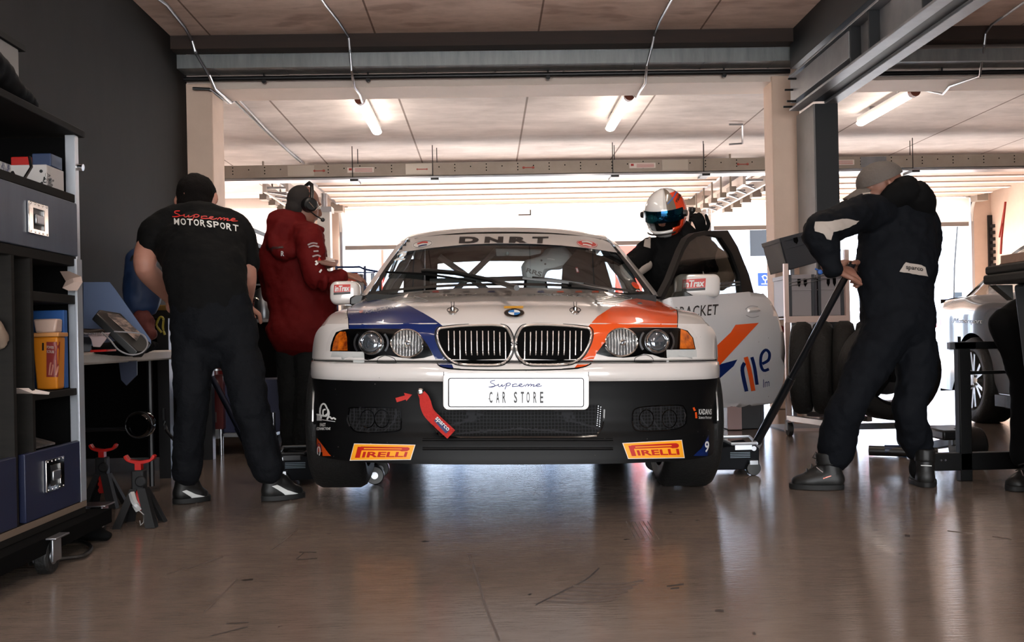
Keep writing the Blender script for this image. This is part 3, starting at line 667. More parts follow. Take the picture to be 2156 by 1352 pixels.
def saloon(root, m_body, m_low, m_hood=None, race=True):
    P = {}
    xs = sorted(set([round(-.888 + 1.776 * i / 110, 4) for i in range(111)]))
    def patch(zr, name, m, dy=0, xlim=.888):
        b = MB(); rows = []
        for z in zr:
            k = 1.0
            if z > .60:
                q = min(1, (z - .60) / (ZTOP - .005 - .60)); we = wide(.47)
                k = (.795 + (we - .795) * math.sqrt(max(0, 1 - q * q))) / .888
            elif z > .589: k = wide(.47) / .888
            rows.append([V((x * k, fas(x * k, z) + dy, z)) for x in xs])
        b.grid(rows); return b.build(name, m, root, local=True, sm=40)
    def zs(a, b, n): return [a + (b - a) * i / n for i in range(n + 1)]
    P['low'] = patch([.194, .203, .208, .215, .24, .262, .276, .29, .30, .31] + zs(.32, .50, 14) + [.512], 'lower_bumper', m_low)
    P['band'] = patch([.512, .514, .516, .522, .530, .545, .565, .575, .583, .586, .589], 'front_bumper', m_body)
    patch([.589, .592], 'bumper_gap', M_seam)
    P['nose'] = patch([.592, .595, .598] + zs(.605, .72, 9) + [.728, .733, .737, .7395, ZTOP], 'front_panel', m_body)
    # bonnet and wings
    T = [0, .015, .04, .07, .1, .15, .2, .28, .36, .45, .55, .65, .75, .85, .93, 1]
    A = [i / 22 for i in range(23)]
    b = MB(); rows = []
    for t in T: rows.append([hood_pt(a, t, -1) for a in A[::-1]] + [hood_pt(a, t, 1) for a in A[1:]])
    P['hood'] = b.grid(rows).build('bonnet', m_body, root, local=True, sm=50)
    for s, nm in ((-1, 'L'), (1, 'R')):
        b = MB(); rows = [[side_pt(u, t, s) for u in [i / 14 for i in range(15)]] for t in T]
        b.grid(rows)
        # lower wing down to the wheel arch and sill line
        rows = []
        for t in [i / 40 for i in range(41)]:
            p = side_pt(1, t, s); z0 = min(arch(p.y, .24), .598)
            rows.append([V((s * (abs(p.x) + (.012 * max(0, 1 - abs(z - .40) / .3) if False else 0)), p.y, z)) for z in [p.z + (z0 - p.z) * k / 6 for k in range(7)]])
        b.grid(rows)
        rim = []; rin = []
        for k in range(25):
            a = math.pi * k / 24 * .98 + .03; yy = .75 + AR * math.cos(a); zz = WZ + AR * math.sin(a)
            rim.append(V((s * wide(yy), yy, zz))); rin.append(V((s * (wide(yy) - .05), yy, zz)))
        b.grid([rim, rin])
        P['wing' + nm] = b.build('front_wing', m_body, root, local=True, sm=50)
        # wheel housing
        b = MB(); rr = [[V((s * x, .75 + (AR + .01) * math.cos(a), WZ + (AR + .01) * math.sin(a))) for a in [math.pi * k / 16 for k in range(17)]] for x in (.86, .55)]
        b.grid(rr).box(min(s * .55, s * .54), max(s * .55, s * .54), .38, 1.12, .3, .7).build('wheel_housing', M_void, root, local=True)
    # flanks behind the front wing
    for s in (-1, 1):
        b = MB(); rows = []
        ys = [1.40, 1.6, 1.9, 2.3, 2.6, 2.9, 3.05] + [3.123 + .704 * k / 20 for k in range(21)] + [3.9, 4.1, 4.25, 4.34, 4.40]
        if s == 1 and race: ys = [y for y in ys if y >= 2.55]
        for y in ys:
            w = wide(y) - (.10 * max(0, (y - 4.1) / .3) ** 2); zb = pws(y, [(1.4, .90), (2.5, .925), (3.4, .95), (4.4, .93)]); z0 = arch(y, .22)
            rows.append([V((s * (w - .055), y, zb)), V((s * (w - .03), y, zb - .02)), V((s * (w - .005), y, zb - .10))] + [V((s * w, y, lerp(zb - .16, z0, k / 5))) for k in range(6)])
        b.grid(rows).build('flank_panel', m_body, root, local=True)
        MB().box(min(s * .80, s * .875), max(s * .80, s * .875), 1.10, 3.12, .14, .24).build('side_sill', m_low, root, local=True, bev=.01)
    # windscreen, roof, rear
    def ws(u, v):      # u -1..1 across, v 0 bottom .. 1 top
        hb = .745; ht = .592
        x = u * lerp(hb, ht, v); y = lerp(1.13 + .25 * abs(u) ** 2.2, 1.93 + .13 * abs(u) ** 2.4, v); z = lerp(.945 - .035 * abs(u) ** 2.2, 1.300 - .035 * abs(u) ** 2.6, v) + .02 * math.sin(math.pi * v)
        return V((x, y, z))
    P['ws_fn'] = ws
    us = [-1 + 2 * i / 30 for i in range(31)]
    P['ws'] = MB().grid([[ws(u, v / 12) for u in us] for v in range(13)]).build('windscreen', M_glass if race else M_glassd, root, local=True)
    def fr(u, v, o):
        p = ws(u, v); return p + V((0, -.004 - o, .002))
    b = MB()
    b.grid([[fr(u, v, 0) for u in us] for v in (0, .035)]).grid([[fr(u, v, 0) for u in us] for v in (.975, 1)])
    for s in (-1, 1): b.grid([[fr(s * u, v / 12, 0) for v in range(13)] for u in (1, .955)])
    b.build('windscreen_border', M_trim, root, local=True)
    def roof(u, t):
        y = lerp(1.93 + .13 * abs(u) ** 2.4, 3.18 + .08 * abs(u) ** 2, t); z = pws(t, [(0, 1.302), (.05, 1.328), (.12, 1.345), (.4, 1.366), (.7, 1.358), (1, 1.318)]) - .035 * abs(u) ** 2.6
        return V((u * pws(t, [(0, .592), (.5, .60), (1, .585)]), y, z))
    rows = [[roof(u, t) for u in us] for t in [0, .03, .07, .12, .2, .3, .45, .6, .75, .9, 1]]
    P['roof'] = MB().grid(rows).build('roof_panel', m_body, root, local=True)
    def edge(s, k):    # outer greenhouse line from windscreen base, over the roof side, to the boot
        return [V((s * .752, 1.37, .905)), V((s * .675, 1.72, 1.095)), V((s * .600, 2.06, 1.266)), V((s * .61, 2.6, 1.333)), V((s * .595, 3.2, 1.283)), V((s * .66, 3.60, 1.10)), V((s * .72, 3.85, .96))]
    for s in (-1, 1):
        e = catmull(edge(s, 0), 6); o = [p + V((s * .040, .016, -.008)) for p in e]; o2 = [p + V((s * .048, .06, -.045)) for p in e]; i_ = [p + V((-s * .002, -.010, .006)) for p in e]
        MB().grid([i_, o, o2]).build('roof_pillar', m_body, root, local=True, sm=60)
        # belt, side glass, door pillars
        top = o2; nb = len(top)
        side = [V((s * .80, p.y, .905)) for p in top]
        if not (s == 1 and race):
            MB().grid([[lerp(a, c, v / 4) for a, c in zip(top[2:-2], side[2:-2])] for v in range(5)]).build('side_window', M_glassd, root, local=True)
            MB().beam(lerp(top[16], top[16], 0) + V((s * .01, 0, 0)), V((s * .81, 2.55, .905)), .09, .02, up=(1, 0, 0)).build('door_pillar', M_trim, root, local=True)
        else:
            MB().beam(top[16], V((s * .81, 2.55, .905)), .10, .05, up=(1, 0, 0)).build('door_pillar', m_body, root, local=True)
            MB().grid([[lerp(a, c, v / 4) for a, c in zip(top[20:-2], side[20:-2])] for v in range(5)]).build('side_window', M_glassd, root, local=True)
        MB().grid([[V((s * .70, y, .915)) for y in (1.37, 1.9, 2.6, 3.3, 3.9)], [V((s * .815, y, z)) for y, z in ((1.37, .90), (1.9, .91), (2.6, .925), (3.3, .94), (3.9, .94))]]).build('belt_line', M_trim, root, local=True)
    rw = lambda u, v: V((u * lerp(.585, .64, v), lerp(3.18 + .08 * abs(u) ** 2, 3.72 + .02 * abs(u), v), lerp(1.318 - .035 * abs(u) ** 2.6, .985 - .02 * abs(u) ** 2, v)))
    MB().grid([[rw(u, v / 8) for u in us[::2]] for v in range(9)]).build('rear_window', M_glass if race else M_glassd, root, local=True)
    if race:
        MB().grid([[rw(u, v) + V((0, -.012, 0)) for u in us[::2]] for v in (0, .12, .24)]).build('rear_sun_strip', M_trim, root, local=True)
        for s in (-1, 1): MB().grid([[rw(s * u, v / 6) + V((0, -.012, 0)) for v in range(7)] for u in (1, .8)]).build('rear_window_border', M_trim, root, local=True)
    def boot(u, t):
        return V((u * lerp(.74, .76, t), lerp(3.72, 4.38, t) - (.07 * abs(u) ** 3 * t), pws(t, [(0, .982), (.5, .99), (.9, .98), (1, .95)]) - .035 * abs(u) ** 3))
    MB().grid([[boot(u, t / 8) for u in us[::2]] for t in range(9)]).build('boot_lid', m_body, root, local=True)
    tail = lambda u, z: V((u * .80, 4.40 + (.04 if z < .6 else 0) - .13 * abs(u) ** 3.2, z))
    MB().grid([[tail(u, z) for u in us[::2]] for z in (.95, .8, .62, .6, .58, .4, .25, .19)]).build('rear_panel', m_body, root, local=True)
    for s in (-1, 1):
        MB().box(min(s * .45, s * .79), max(s * .45, s * .79), 4.22, 4.385, .70, .85).build('tail_light', pm('tail_red2', (.6, .05, .04), .25), root, local=True, bev=.02)
    return P
def road_wheel(root, c, s, m_rim, spokes=5, r=WR, w=.235):
    """s = side the face looks to (+x/-x); c = hub centre in car space"""
    c = V(c); ax = V((s, 0, 0))
    tyre = MB(); R_ = r; pr = [(R_ * .70, -w / 2), (R_ * .86, -w / 2 - .008), (R_ * .96, -w / 2 + .008), (R_, -w / 2 + .03), (R_, w / 2 - .03), (R_ * .96, w / 2 - .008), (R_ * .86, w / 2 + .008), (R_ * .70, w / 2)]
    tyre.lathe(pr, c, ax, 40)
    for g in (-.06, -.02, .02, .06):
        tyre.lathe([(R_ + .0004, g - .004), (R_ - .006, g - .002), (R_ - .006, g + .002), (R_ + .0004, g + .004)], c, ax, 40)
    t = tyre.build('tyre', M_rubber, root, local=True, sm=50)
    rim = MB().lathe([(R_ * .70, -w / 2), (R_ * .66, -w / 2 + .02), (R_ * .60, 0), (R_ * .64, w / 2 - .03), (R_ * .71, w / 2 + .004), (R_ * .71, w / 2 - .012)], c, ax, 40)
    for k in range(spokes * 2):
        a = 2 * math.pi * (k // 2) / spokes + (.16 if k % 2 else -.16)
        d = V((0, math.cos(a), math.sin(a))); a2 = 2 * math.pi * (k // 2) / spokes + (.05 if k % 2 else -.05); d2 = V((0, math.cos(a2), math.sin(a2)))
        rim.beam(c + ax * (w / 2 - .035) + d2 * .04, c + ax * (w / 2 - .015) + d * R_ * .66, .026, .03, up=ax)
    rim.lathe([(.075, w / 2 - .06), (.07, w / 2 - .02), (.03, w / 2 - .012), (.0, w / 2 - .012)], c, ax, 24)
    for k in range(5):
        a = 2 * math.pi * k / 5; rim.cyl(c + ax * (w / 2 - .03) + V((0, math.cos(a), math.sin(a))) * .05, c + ax * (w / 2 - .005) + V((0, math.cos(a), math.sin(a))) * .05, .009, n=8)
    rim.build('rim', m_rim, root, local=True, sm=40)
    MB().cyl(c - ax * .06, c - ax * .03, R_ * .5, n=28).build('brake_disc', M_steel, root, local=True)
    return t
# ------------------------------------------------------------------ the race car
CAR_M = Matrix.Translation((.112, 3.85, .016)) @ Matrix.Rotation(R(1.15), 4, 'Y')
car = thing('race_car', 'white race saloon with blue and orange bonnet corners and its driver door open', 'race car', mat=CAR_M)
P = saloon(car, M_cw, M_cb)
M_rimd = pm('dark_alloy', (.10, .10, .11), .4, .8)
for y in WY:
    for s in (-1, 1): road_wheel(car, (s * .785, y, WZ), s, M_rimd)
MB().box(-.62, .62, .45, 4.2, .165, .23).build('underbody', M_void, car, local=True)
MB().box(-.55, .55, .35, 1.0, .23, .55).build('engine_bay', M_void, car, local=True)
# cabin
MB().box(-.74, .74, 1.05, 3.6, .23, .27).box(-.74, .74, 3.55, 3.6, .25, .93).box(-.74, -.70, 1.2, 3.6, .25, .88).build('cabin_floor', pm('cabin_grey', (.16, .16, .16), .8), car, local=True)
MB().grid([[V((x, y, z)) for x in (-.72, -.4, 0, .4, .72)] for y, z in ((1.2, .90), (1.42, .925), (1.68, .915), (1.74, .86), (1.74, .45))]).box(-.72, .72, 1.1, 1.2, .5, .9).build('dashboard', pm('dash_black', (.05, .05, .05), .7), car, local=True)
M_cage = pm('roll_cage_grey', (.42, .42, .42), .45, .3); M_pad = pm('padding_grey', (.36, .36, .35), .8)
cg = MB()
for s in (-1, 1):
    cg.tube(catmull([(s * .70, 1.42, .5), (s * .68, 1.5, .90), (s * .60, 1.85, 1.10), (s * .545, 2.12, 1.265), (s * .55, 2.7, 1.29)], 5), .021, 10)
    cg.tube(catmull([(s * .66, 2.7, .3), (s * .66, 2.7, .9), (s * .58, 2.7, 1.22), (s * .50, 2.7, 1.30), (0, 2.7, 1.31)], 5), .021, 10)
    cg.tube([(s * .55, 2.72, 1.28), (s * .60, 3.5, .8)], .02, 10)
cg.tube([(-.55, 2.12, 1.27), (.55, 2.12, 1.27)], .021, 10)
cg.build('roll_cage', M_cage, car, local=True)
xb = MB()
def CP(px, py, y):        # car-space point on the plane y=const under that pixel
    inv = CAR_M.inverted(); o = inv @ EYE; d = inv.to_3x3() @ ray(px, py); return o + d * ((y - o.y) / d.y)
xb.tube([CP(925, 540, 2.78), CP(1045, 625, 2.78)], .02, 8).tube([CP(1052, 520, 2.78), CP(938, 632, 2.78)], .02, 8)
xb.tube([CP(905, 592, 2.8), CP(1110, 586, 2.8)], .017, 8)
xb.build('cage_cross', M_cage, car, local=True)
MB().tube([CP(1292, 530, 2.0), CP(1325, 590, 1.75), CP(1340, 625, 1.6)], .034, 12).build('cage_padding', M_pad, car, local=True)
MB().tube([CP(851, 560, 2.0), CP(826, 610, 1.7), CP(815, 640, 1.6)], .034, 12).build('cage_padding', M_pad, car, local=True)
# seats
M_seatw = pm('seat_shell_white', (.68, .69, .70), .4)
def shell(pts, y0, th, nm, m): return MB().prism([CP(px, py, y0) for px, py in pts], (0, th, 0)).build(nm, m, car, local=True, bev=.015)
sw = [(1098, 560), (1104, 548), (1140, 538), (1150, 522), (1190, 518), (1205, 535), (1209, 552), (1203, 560), (1180, 566), (1155, 567), (1148, 580), (1146, 590), (1118, 588), (1101, 584)]
st = MB().prism([CP(px, py, 2.30) for px, py in sw], (0, .10, 0)); seat = st.build('racing_seat', M_seatw, car, local=True, bev=.02)
shell([(1105, 583), (1150, 586), (1160, 640), (1100, 640)], 2.34, .12, 'seat_back', M_black)
shell([(848, 640), (850, 560), (862, 545), (885, 545), (893, 560), (892, 640)], 2.45, .14, 'passenger_seat', pm('seat_dark', (.10, .10, .10), .7))
MB().prism([CP(x, y, 2.2) for x, y in ((1180, 640), (1185, 560), (1215, 525), (1270, 540), (1300, 640))], (0, .03, 0)).build('window_net', pm('net_dark_brown', (.10, .085, .08), .9), car, local=True)
shell([(1211, 563), (1216, 562), (1220, 574), (1214, 575)], 2.1, .01, 'harness_strap', M_red)
bs_ = bvh_of([seat])
lettering(bs_, 'RRS', [(1110, 564), (1142, 573), (1139, 583), (1107, 573)], 'seat_lettering', M_black, seat, bold=.03, step=0)
for x, y in ((1140, 548.5), (1148, 556)): sticker(bs_, oval(x, y, 2.2, 2.2, 10), 'seat_bolt', M_black, seat, .002, 0)
lay(strokes_bm([[(1152, 545), (1160, 545.5), (1168, 547)]], 2.2), bs_, 'seat_gloss_mark', M_white, seat, .002, 0)
# roof lining and centre mirror
MB().prism([CP(x, y, 1.9) for x, y in ((1040, 520), (1145, 522), (1143, 534), (1120, 540), (1042, 540))], (0, .03, 0)).build('interior_mirror', M_black, car, local=True, bev=.01)
MB().ball(CP(1068, 534, 1.86), .011, 12).build('suction_cup', pm('cup_grey', (.45, .52, .52), .2), car, local=True)
MB().grid([[V((x, y, 1.30 - .03 * abs(x / .55) ** 2.4)) for x in (-.55, -.3, 0, .3, .55)] for y in (2.0, 2.6, 3.15)]).build('roof_lining', pm('lining_dark', (.08, .08, .08), .9), car, local=True)
# ---- surfaces for decals
front = bvh_of([P['low'], P['band'], P['nose'], P['hood'], P['wingL'], P['wingR']])
# plate plinth
def lift(poly, name, m, d0, d1, parent=car, bv=front, curve=0):
    """solid plate following the surface between two offsets"""
    o = sticker(bv, poly, name, m, parent, d1, 14, curve)
    q = o.modifiers.new('s', 'SOLIDIFY'); q.thickness = d1 - d0; q.offset = -1; return o
def fplane(poly, y, th): return [CP(px, py, y) for px, py in poly], th
pl = MB().prism([CP(a, b, -.022) for a, b in rrect(933, 785, 1240, 863, 11)], (0, .075, 0)).build('plate_plinth', M_cw, car, local=True, bev=.004)
pp = MB().prism([CP(a, b, -.030) for a, b in rrect(943.5, 796, 1229.5, 857.5, 5)], (0, .007, 0)).build('plate_edge', M_seam, pl, local=True)
pf = MB().prism([CP(a, b, -.034) for a, b in rrect(945.5, 797.5, 1228, 856, 4)], (0, .006, 0)).build('number_plate', paint('plate_white', (.74, .76, .79), True, (.35, .34, .34)), pl, local=True)
bpf = bvh_of([pf])
script_word(bpf, [(1031, 801), (1141, 801), (1141, 820), (1031, 820)], 1.7, 'plate_script', pm('plate_blue_ink', (.10, .13, .36), .5), pl, .001)
M_ink = pm('ink_dark', (.10, .09, .09), .5)
for ch, x in zip('CARSTORE', (1030, 1044.5, 1058, 1082, 1096.5, 1108.5, 1123, 1137)):
    lettering(bpf, ch, [(x, 825), (x + 6.8, 825), (x + 6.8, 848.5), (x, 848.5)], 'plate_letter', M_ink, pl, .001, step=0, bold=.02)
# lower grille, fog lamp recesses, lip ridges
M_mesh = pm('mesh_black', (.03, .03, .034), .6, spec=.1)
def honeycomb(m, sc):
    N, L, b = nodes(m); t = N.new('ShaderNodeTexCoord'); v = N.new('ShaderNodeTexVoronoi'); v.feature = 'DISTANCE_TO_EDGE'; v.inputs['Scale'].default_value = sc; v.inputs['Randomness'].default_value = .12
    L.new(t.outputs['Object'], v.inputs['Vector']); r = N.new('ShaderNodeValToRGB'); L.new(v.outputs['Distance'], r.inputs[0]); r.color_ramp.elements[0].position = .06; r.color_ramp.elements[1].position = .12
    r.color_ramp.elements[0].color = (.018, .018, .02, 1); r.color_ramp.elements[1].color = (.004, .004, .004, 1); L.new(r.outputs[0], b.inputs['Base Color'])
M_kchrome = pm('satin_chrome', (.93, .90, .88), .24, .85)
honeycomb(M_mesh, 75)
gp = [(905, 866), (1262, 851), (1269, 862), (1266, 895), (1256, 912), (1240, 918), (940, 918), (918, 905), (908, 885)]
g_ = sticker(front, gp, 'lower_grille', M_mesh, car, .002, 12)
lay(strokes_bm([[(904, 864), (908, 888), (919, 907), (941, 920), (1090, 921), (1241, 920), (1258, 913), (1269, 896), (1272, 862)]], 3), front, 'grille_border', M_blackg, car, .004, 8)
gl = MB()
for i in range(10): 
    for j in range(2):
        p = putx(front, 1259 + j * 5 - i * .3, 855 + i * 4.6 + j * 2, .006); gl.ball(CAR_M.inverted() @ p, (.003, .002, .003), 6)
gl.build('mesh_glint', M_steel, car, local=True)
for pts, cx in (([(737, 862), (745, 858), (835, 859), (843, 866), (845, 895), (835, 908), (760, 911), (743, 903), (735, 885)], 0), ([(1331, 872), (1345, 858), (1425, 853), (1440, 860), (1444, 878), (1440, 895), (1415, 905), (1350, 908), (1333, 900)], 1)):
    f = sticker(front, pts, 'fog_recess', M_mesh, car, .002, 12)
    lay(strokes_bm([pts + [pts[0]]], 2.4), front, 'fog_border', M_blackg, f, .004, 8)
    for x in ((775, 805) if not cx else (1360, 1408)):
        lay(strokes_bm([oval(x, 882, 15, 19, 16) + [(x + 15, 882)]], 2), front, 'fog_ring', M_blackg, f, .005, 8)
lay(strokes_bm([[(735, 874), (733, 885), (738, 898)]], 3.4), front, 'fog_glint', M_steel, car, .005, 0)
lay(strokes_bm([[(1439, 868), (1441, 874), (1439, 884)]], 2.6), front, 'fog_glint', M_steel, car, .005, 0)
MB().tube([CAR_M.inverted() @ putx(front, x, 926, .0) for x in range(890, 1300, 20)], .006, 8).build('lip_ridge', M_cb, car, local=True)
MB().tube([CAR_M.inverted() @ putx(front, x, 945, .0) for x in range(890, 1300, 20)], .006, 8).build('lip_ridge', M_cb, car, local=True)
# livery
blue_p = [(731, 651), (742, 646), (753, 640), (770, 634), (788, 631), (818, 632.5), (848, 639), (862.6, 644.5), (892, 660), (914.6, 673.4), (934, 688), (928, 694), (924, 705), (926, 731), (935, 746), (950, 764), (955, 776), (929, 773), (922, 765.5), (913, 749), (901, 727), (889, 710.5), (874.5, 698.7), (860, 693), (788, 692), (735, 692.7), (733.5, 672)]
sticker(front, blue_p, 'blue_livery', M_blue, car, .0012, 6)
org_p = [(1210, 774.5), (1224, 757), (1238, 742), (1247, 717.4), (1246, 698), (1238, 688), (1257.5, 667), (1287, 647.9), (1316.7, 633), (1346, 628), (1376, 631.6), (1405.4, 642), (1424.7, 653.8), (1426, 667), (1425, 690), (1376, 689.5), (1331.5, 690), (1305, 693.7), (1287, 705.6), (1269, 726), (1256, 744), (1248, 760), (1240, 769), (1228, 774)]
sticker(front, org_p, 'orange_livery', M_orange, car, .0012, 6)
lay(strokes_bm([[(733, 650), (731, 660), (733.5, 672), (735, 692)]], 1.4), front, 'panel_seam', M_seam, car, .002, 6)
lay(strokes_bm([[(1425, 653), (1427, 667), (1425.5, 690)]], 1.4), front, 'panel_seam', M_seam, car, .002, 6)
lay(strokes_bm([[(918, 763), (935, 775), (1000, 779), (1090, 779.5), (1180, 778), (1226, 774), (1245, 766)]], 2.6), front, 'bonnet_seam', M_seam, car, .002, 6)
# bonnet shut lines near the cowl
lay(strokes_bm([[(848, 637.5), (870, 636), (900, 635), (893, 631), (872, 624)]], 1.2), front, 'vent_outline', M_steel, car, .002, 0)
lay(strokes_bm([[(1252, 632), (1290, 636), (1316, 633), (1330, 628), (1300, 621), (1268, 628), (1252, 632)]], 1.2), front, 'vent_outline', M_steel, car, .002, 0)
M_txt = pm('print_charcoal', (.13, .12, .12), .5)
lettering(front, 'Improving Air Efficiency', [(935, 619.5), (1220, 619.5), (1222, 624.5), (933, 624.5)], 'bonnet_lettering', M_txt, car, .002, bold=.01, step=0, space=1.25)
for x, c in ((891, M_txt), (911, M_red), (934, M_txt), (975, M_txt), (1028, M_blue), (1063, M_txt), (1132, M_blue), (1173, M_orange), (1212, M_orange), (1247, M_orange)):
    sticker(front, [(x, 613.5), (x + 13, 613), (x + 14, 616.5), (x - 1, 616.5)], 'sponsor_mark', c, car, .002, 0)
lettering(front, 'KADANS', [(768, 655), (836, 643), (836, 649), (768, 662)], 'wing_lettering', pm('print_pale', (.55, .56, .60), .4), car, .003, shear=.3, step=6)
sticker(front, [(756, 656), (765, 654), (764, 659), (758, 661)], 'wing_mark', M_red, car, .003, 0)
# roundel and yellow strip on the nose
em = sticker(front, oval(1082.5, 661.5, 21, 8.6, 32), 'bonnet_badge', M_blackg, car, .005, 0)
lay(strokes_bm([oval(1082.5, 661.5, 21, 8.6, 32) + [(1103.5, 661.5)]], 1.2), front, 'badge_rim', M_chrome, em, .006, 0)
for k, c in enumerate((M_white, pm('badge_blue', (.20, .45, .70), .3))):
    for h in range(2):
        a0 = {0: (-90, 90), 1: (0, 180)}[k][h]
        sticker(front, [(1082.5, 661)] + [(1082.5 + 12.5 * math.cos(R(a0 + 90 * i / 8)), 661 + 5.4 * math.sin(R(a0 + 90 * i / 8))) for i in range(9)], 'badge_quarter', c, em, .007, 0)
sticker(front, [(1061, 646), (1102, 645.7), (1101.5, 650.3), (1061.5, 650.6)], 'yellow_strip', pm('strip_yellow', (.85, .62, .15), .4), car, .003, 0)
for cx in (953, 1211):
    p = CAR_M.inverted() @ putx(front, cx, 659, 0)
    q = MB().lathe([(.017, -.002), (.017, .004), (.010, .010), (.0095, .022), (.004, .030), (.001, .03)], p, (0, -.35, 1), 16); hp = q.build('bonnet_pin', M_chrome, car, local=True)
    MB().tube([p + V((.022 * math.cos(a), .006 * math.sin(a), .012 + .010 * math.sin(a))) for a in [2 * math.pi * k / 16 for k in range(17)]], .0018, 6).cyl(p + V((-.004, 0, .02)), p + V((-.006, .003, .045)), .0015, n=6).cyl(p + V((.005, 0, .02)), p + V((.006, .003, .045)), .0015, n=6).build('pin_loop', M_black, hp, local=True)
# kidney grilles
inv = CAR_M.inverted()
kidL = [(926, 690.5), (966.8, 686), (1017, 683.7), (1050, 684.5), (1067, 690), (1077, 706.8), (1079.5, 723.5), (1077, 743.5), (1067, 760), (1050, 768.2), (1017, 769.5), (975, 768), (955, 763), (940, 752), (928.4, 735), (920.5, 715), (920, 698)]
kidR = [(2165 - x, y - .5) for x, y in kidL]
for kid, x0, dx in ((kidL, 944.5, 11.95), (kidR, 1105, 11.85)):
    g = sticker(front, kid, 'kidney_grille', M_void, car, .002, 10, curve=3)
    def KP(x, y, o):
        yy = (inv @ putx(front, x, max(y, 695), 0)).y + max(0, 695 - y) * .0016; return CP(x, y, yy - o)
    cx_ = 1000 if x0 < 1000 else 1165
    P2 = [KP(cx_ + (x - cx_) * .985, 727 + (y - 727) * .98, .010) for x, y in [tuple(p)[:2] for p in catmull([(x, y, 0) for x, y in kid + [kid[0]]], 4)]]
    MB().tube(P2, .0046, 8).build('chrome_surround', M_kchrome, g, local=True)
    P3 = [KP(x, y, .004) for x, y in [tuple(p)[:2] for p in catmull([(x, y, 0) for x, y in [(1000 if x0 < 1000 else 1165, 727) and ((x - (1000 if x0 < 1000 else 1165)) * 1.04 + (1000 if x0 < 1000 else 1165), (y - 727) * 1.05 + 727) for x, y in kid + [kid[0]]]], 4)]]
    MB().tube(P3, .0025, 6).build('dark_surround', M_black, g, local=True)
    for i in range(11):
        x = x0 + i * dx; e = abs(i - 5) / 5
        lf = i if x0 < 1000 else 10 - i
        y0 = 699 if lf < 9 else 701; y1 = 762 - (0 if lf > 2 else (22, 13, 5)[lf]) - (4 if lf > 9 else 0)
        pp_ = [inv @ putx(front, x + q * (.8 if x0 < 1000 else -.8), y0 + (y1 - y0) * q, .006) for q in (0, .33, .66, 1)]
        MB().beam(pp_[0], pp_[1], .0048, .012, up=(0, -1, 0)).beam(pp_[1], pp_[2], .0048, .012, up=(0, -1, 0)).beam(pp_[2], pp_[3], .0048, .012, up=(0, -1, 0)).build('grille_bar', M_kchrome, g, local=True, bev=.0012)
# headlamps
hlL = [(702, 712), (708, 700), (722, 695), (735, 693), (788, 692.5), (833, 692.8), (860, 693.5), (874.5, 698.7), (889, 710.5), (901, 727), (912, 748), (892, 754), (870, 756), (848, 754), (825.5, 750), (811, 748), (797, 750.6), (785.5, 756), (776.5, 758), (768, 757), (767, 741), (696, 740), (697, 728)]
hlR = [(1254.6, 745), (1269, 726), (1287, 705.6), (1305, 693.7), (1331.5, 690.5), (1426, 690.8), (1447, 696.7), (1458.7, 711.5), (1464, 736), (1402.5, 736.6), (1404, 754.4), (1390.6, 753), (1373, 747), (1355, 745.5), (1337, 751.4), (1310.8, 753.5), (1281, 751.4)]
M_refl = pm('reflector', (.95, .95, .95), .22, .75)
N_, L_, b_ = nodes(M_refl); t_ = N_.new('ShaderNodeTexCoord'); w_ = N_.new('ShaderNodeTexWave'); w_.inputs['Scale'].default_value = 26; w_.inputs['Distortion'].default_value = 1.2; w_.inputs['Detail Scale'].default_value = 2.5
L_.new(t_.outputs['Object'], w_.inputs['Vector']); bp_ = N_.new('ShaderNodeBump'); bp_.inputs['Strength'].default_value = .9; bp_.inputs['Distance'].default_value = .01; L_.new(w_.outputs['Fac'], bp_.inputs['Height']); L_.new(bp_.outputs[0], b_.inputs['Normal'])
r_ = N_.new('ShaderNodeValToRGB'); L_.new(w_.outputs['Fac'], r_.inputs[0]); r_.color_ramp.elements[0].color = (.16, .17, .18, 1); r_.color_ramp.elements[0].position = .15; r_.color_ramp.elements[1].color = (.95, .95, .95, 1); r_.color_ramp.elements[1].position = .5; L_.new(r_.outputs[0], b_.inputs['Base Color'])
M_amber = pm('amber_plastic', (.95, .48, .08), .2, var=(28, .3, (.45, .16, .04)))
N_, L_, b_ = nodes(M_amber); b_.inputs['Transmission Weight'].default_value = .25
M_projg = pm('projector_glass', (.55, .58, .62), .05, .85)
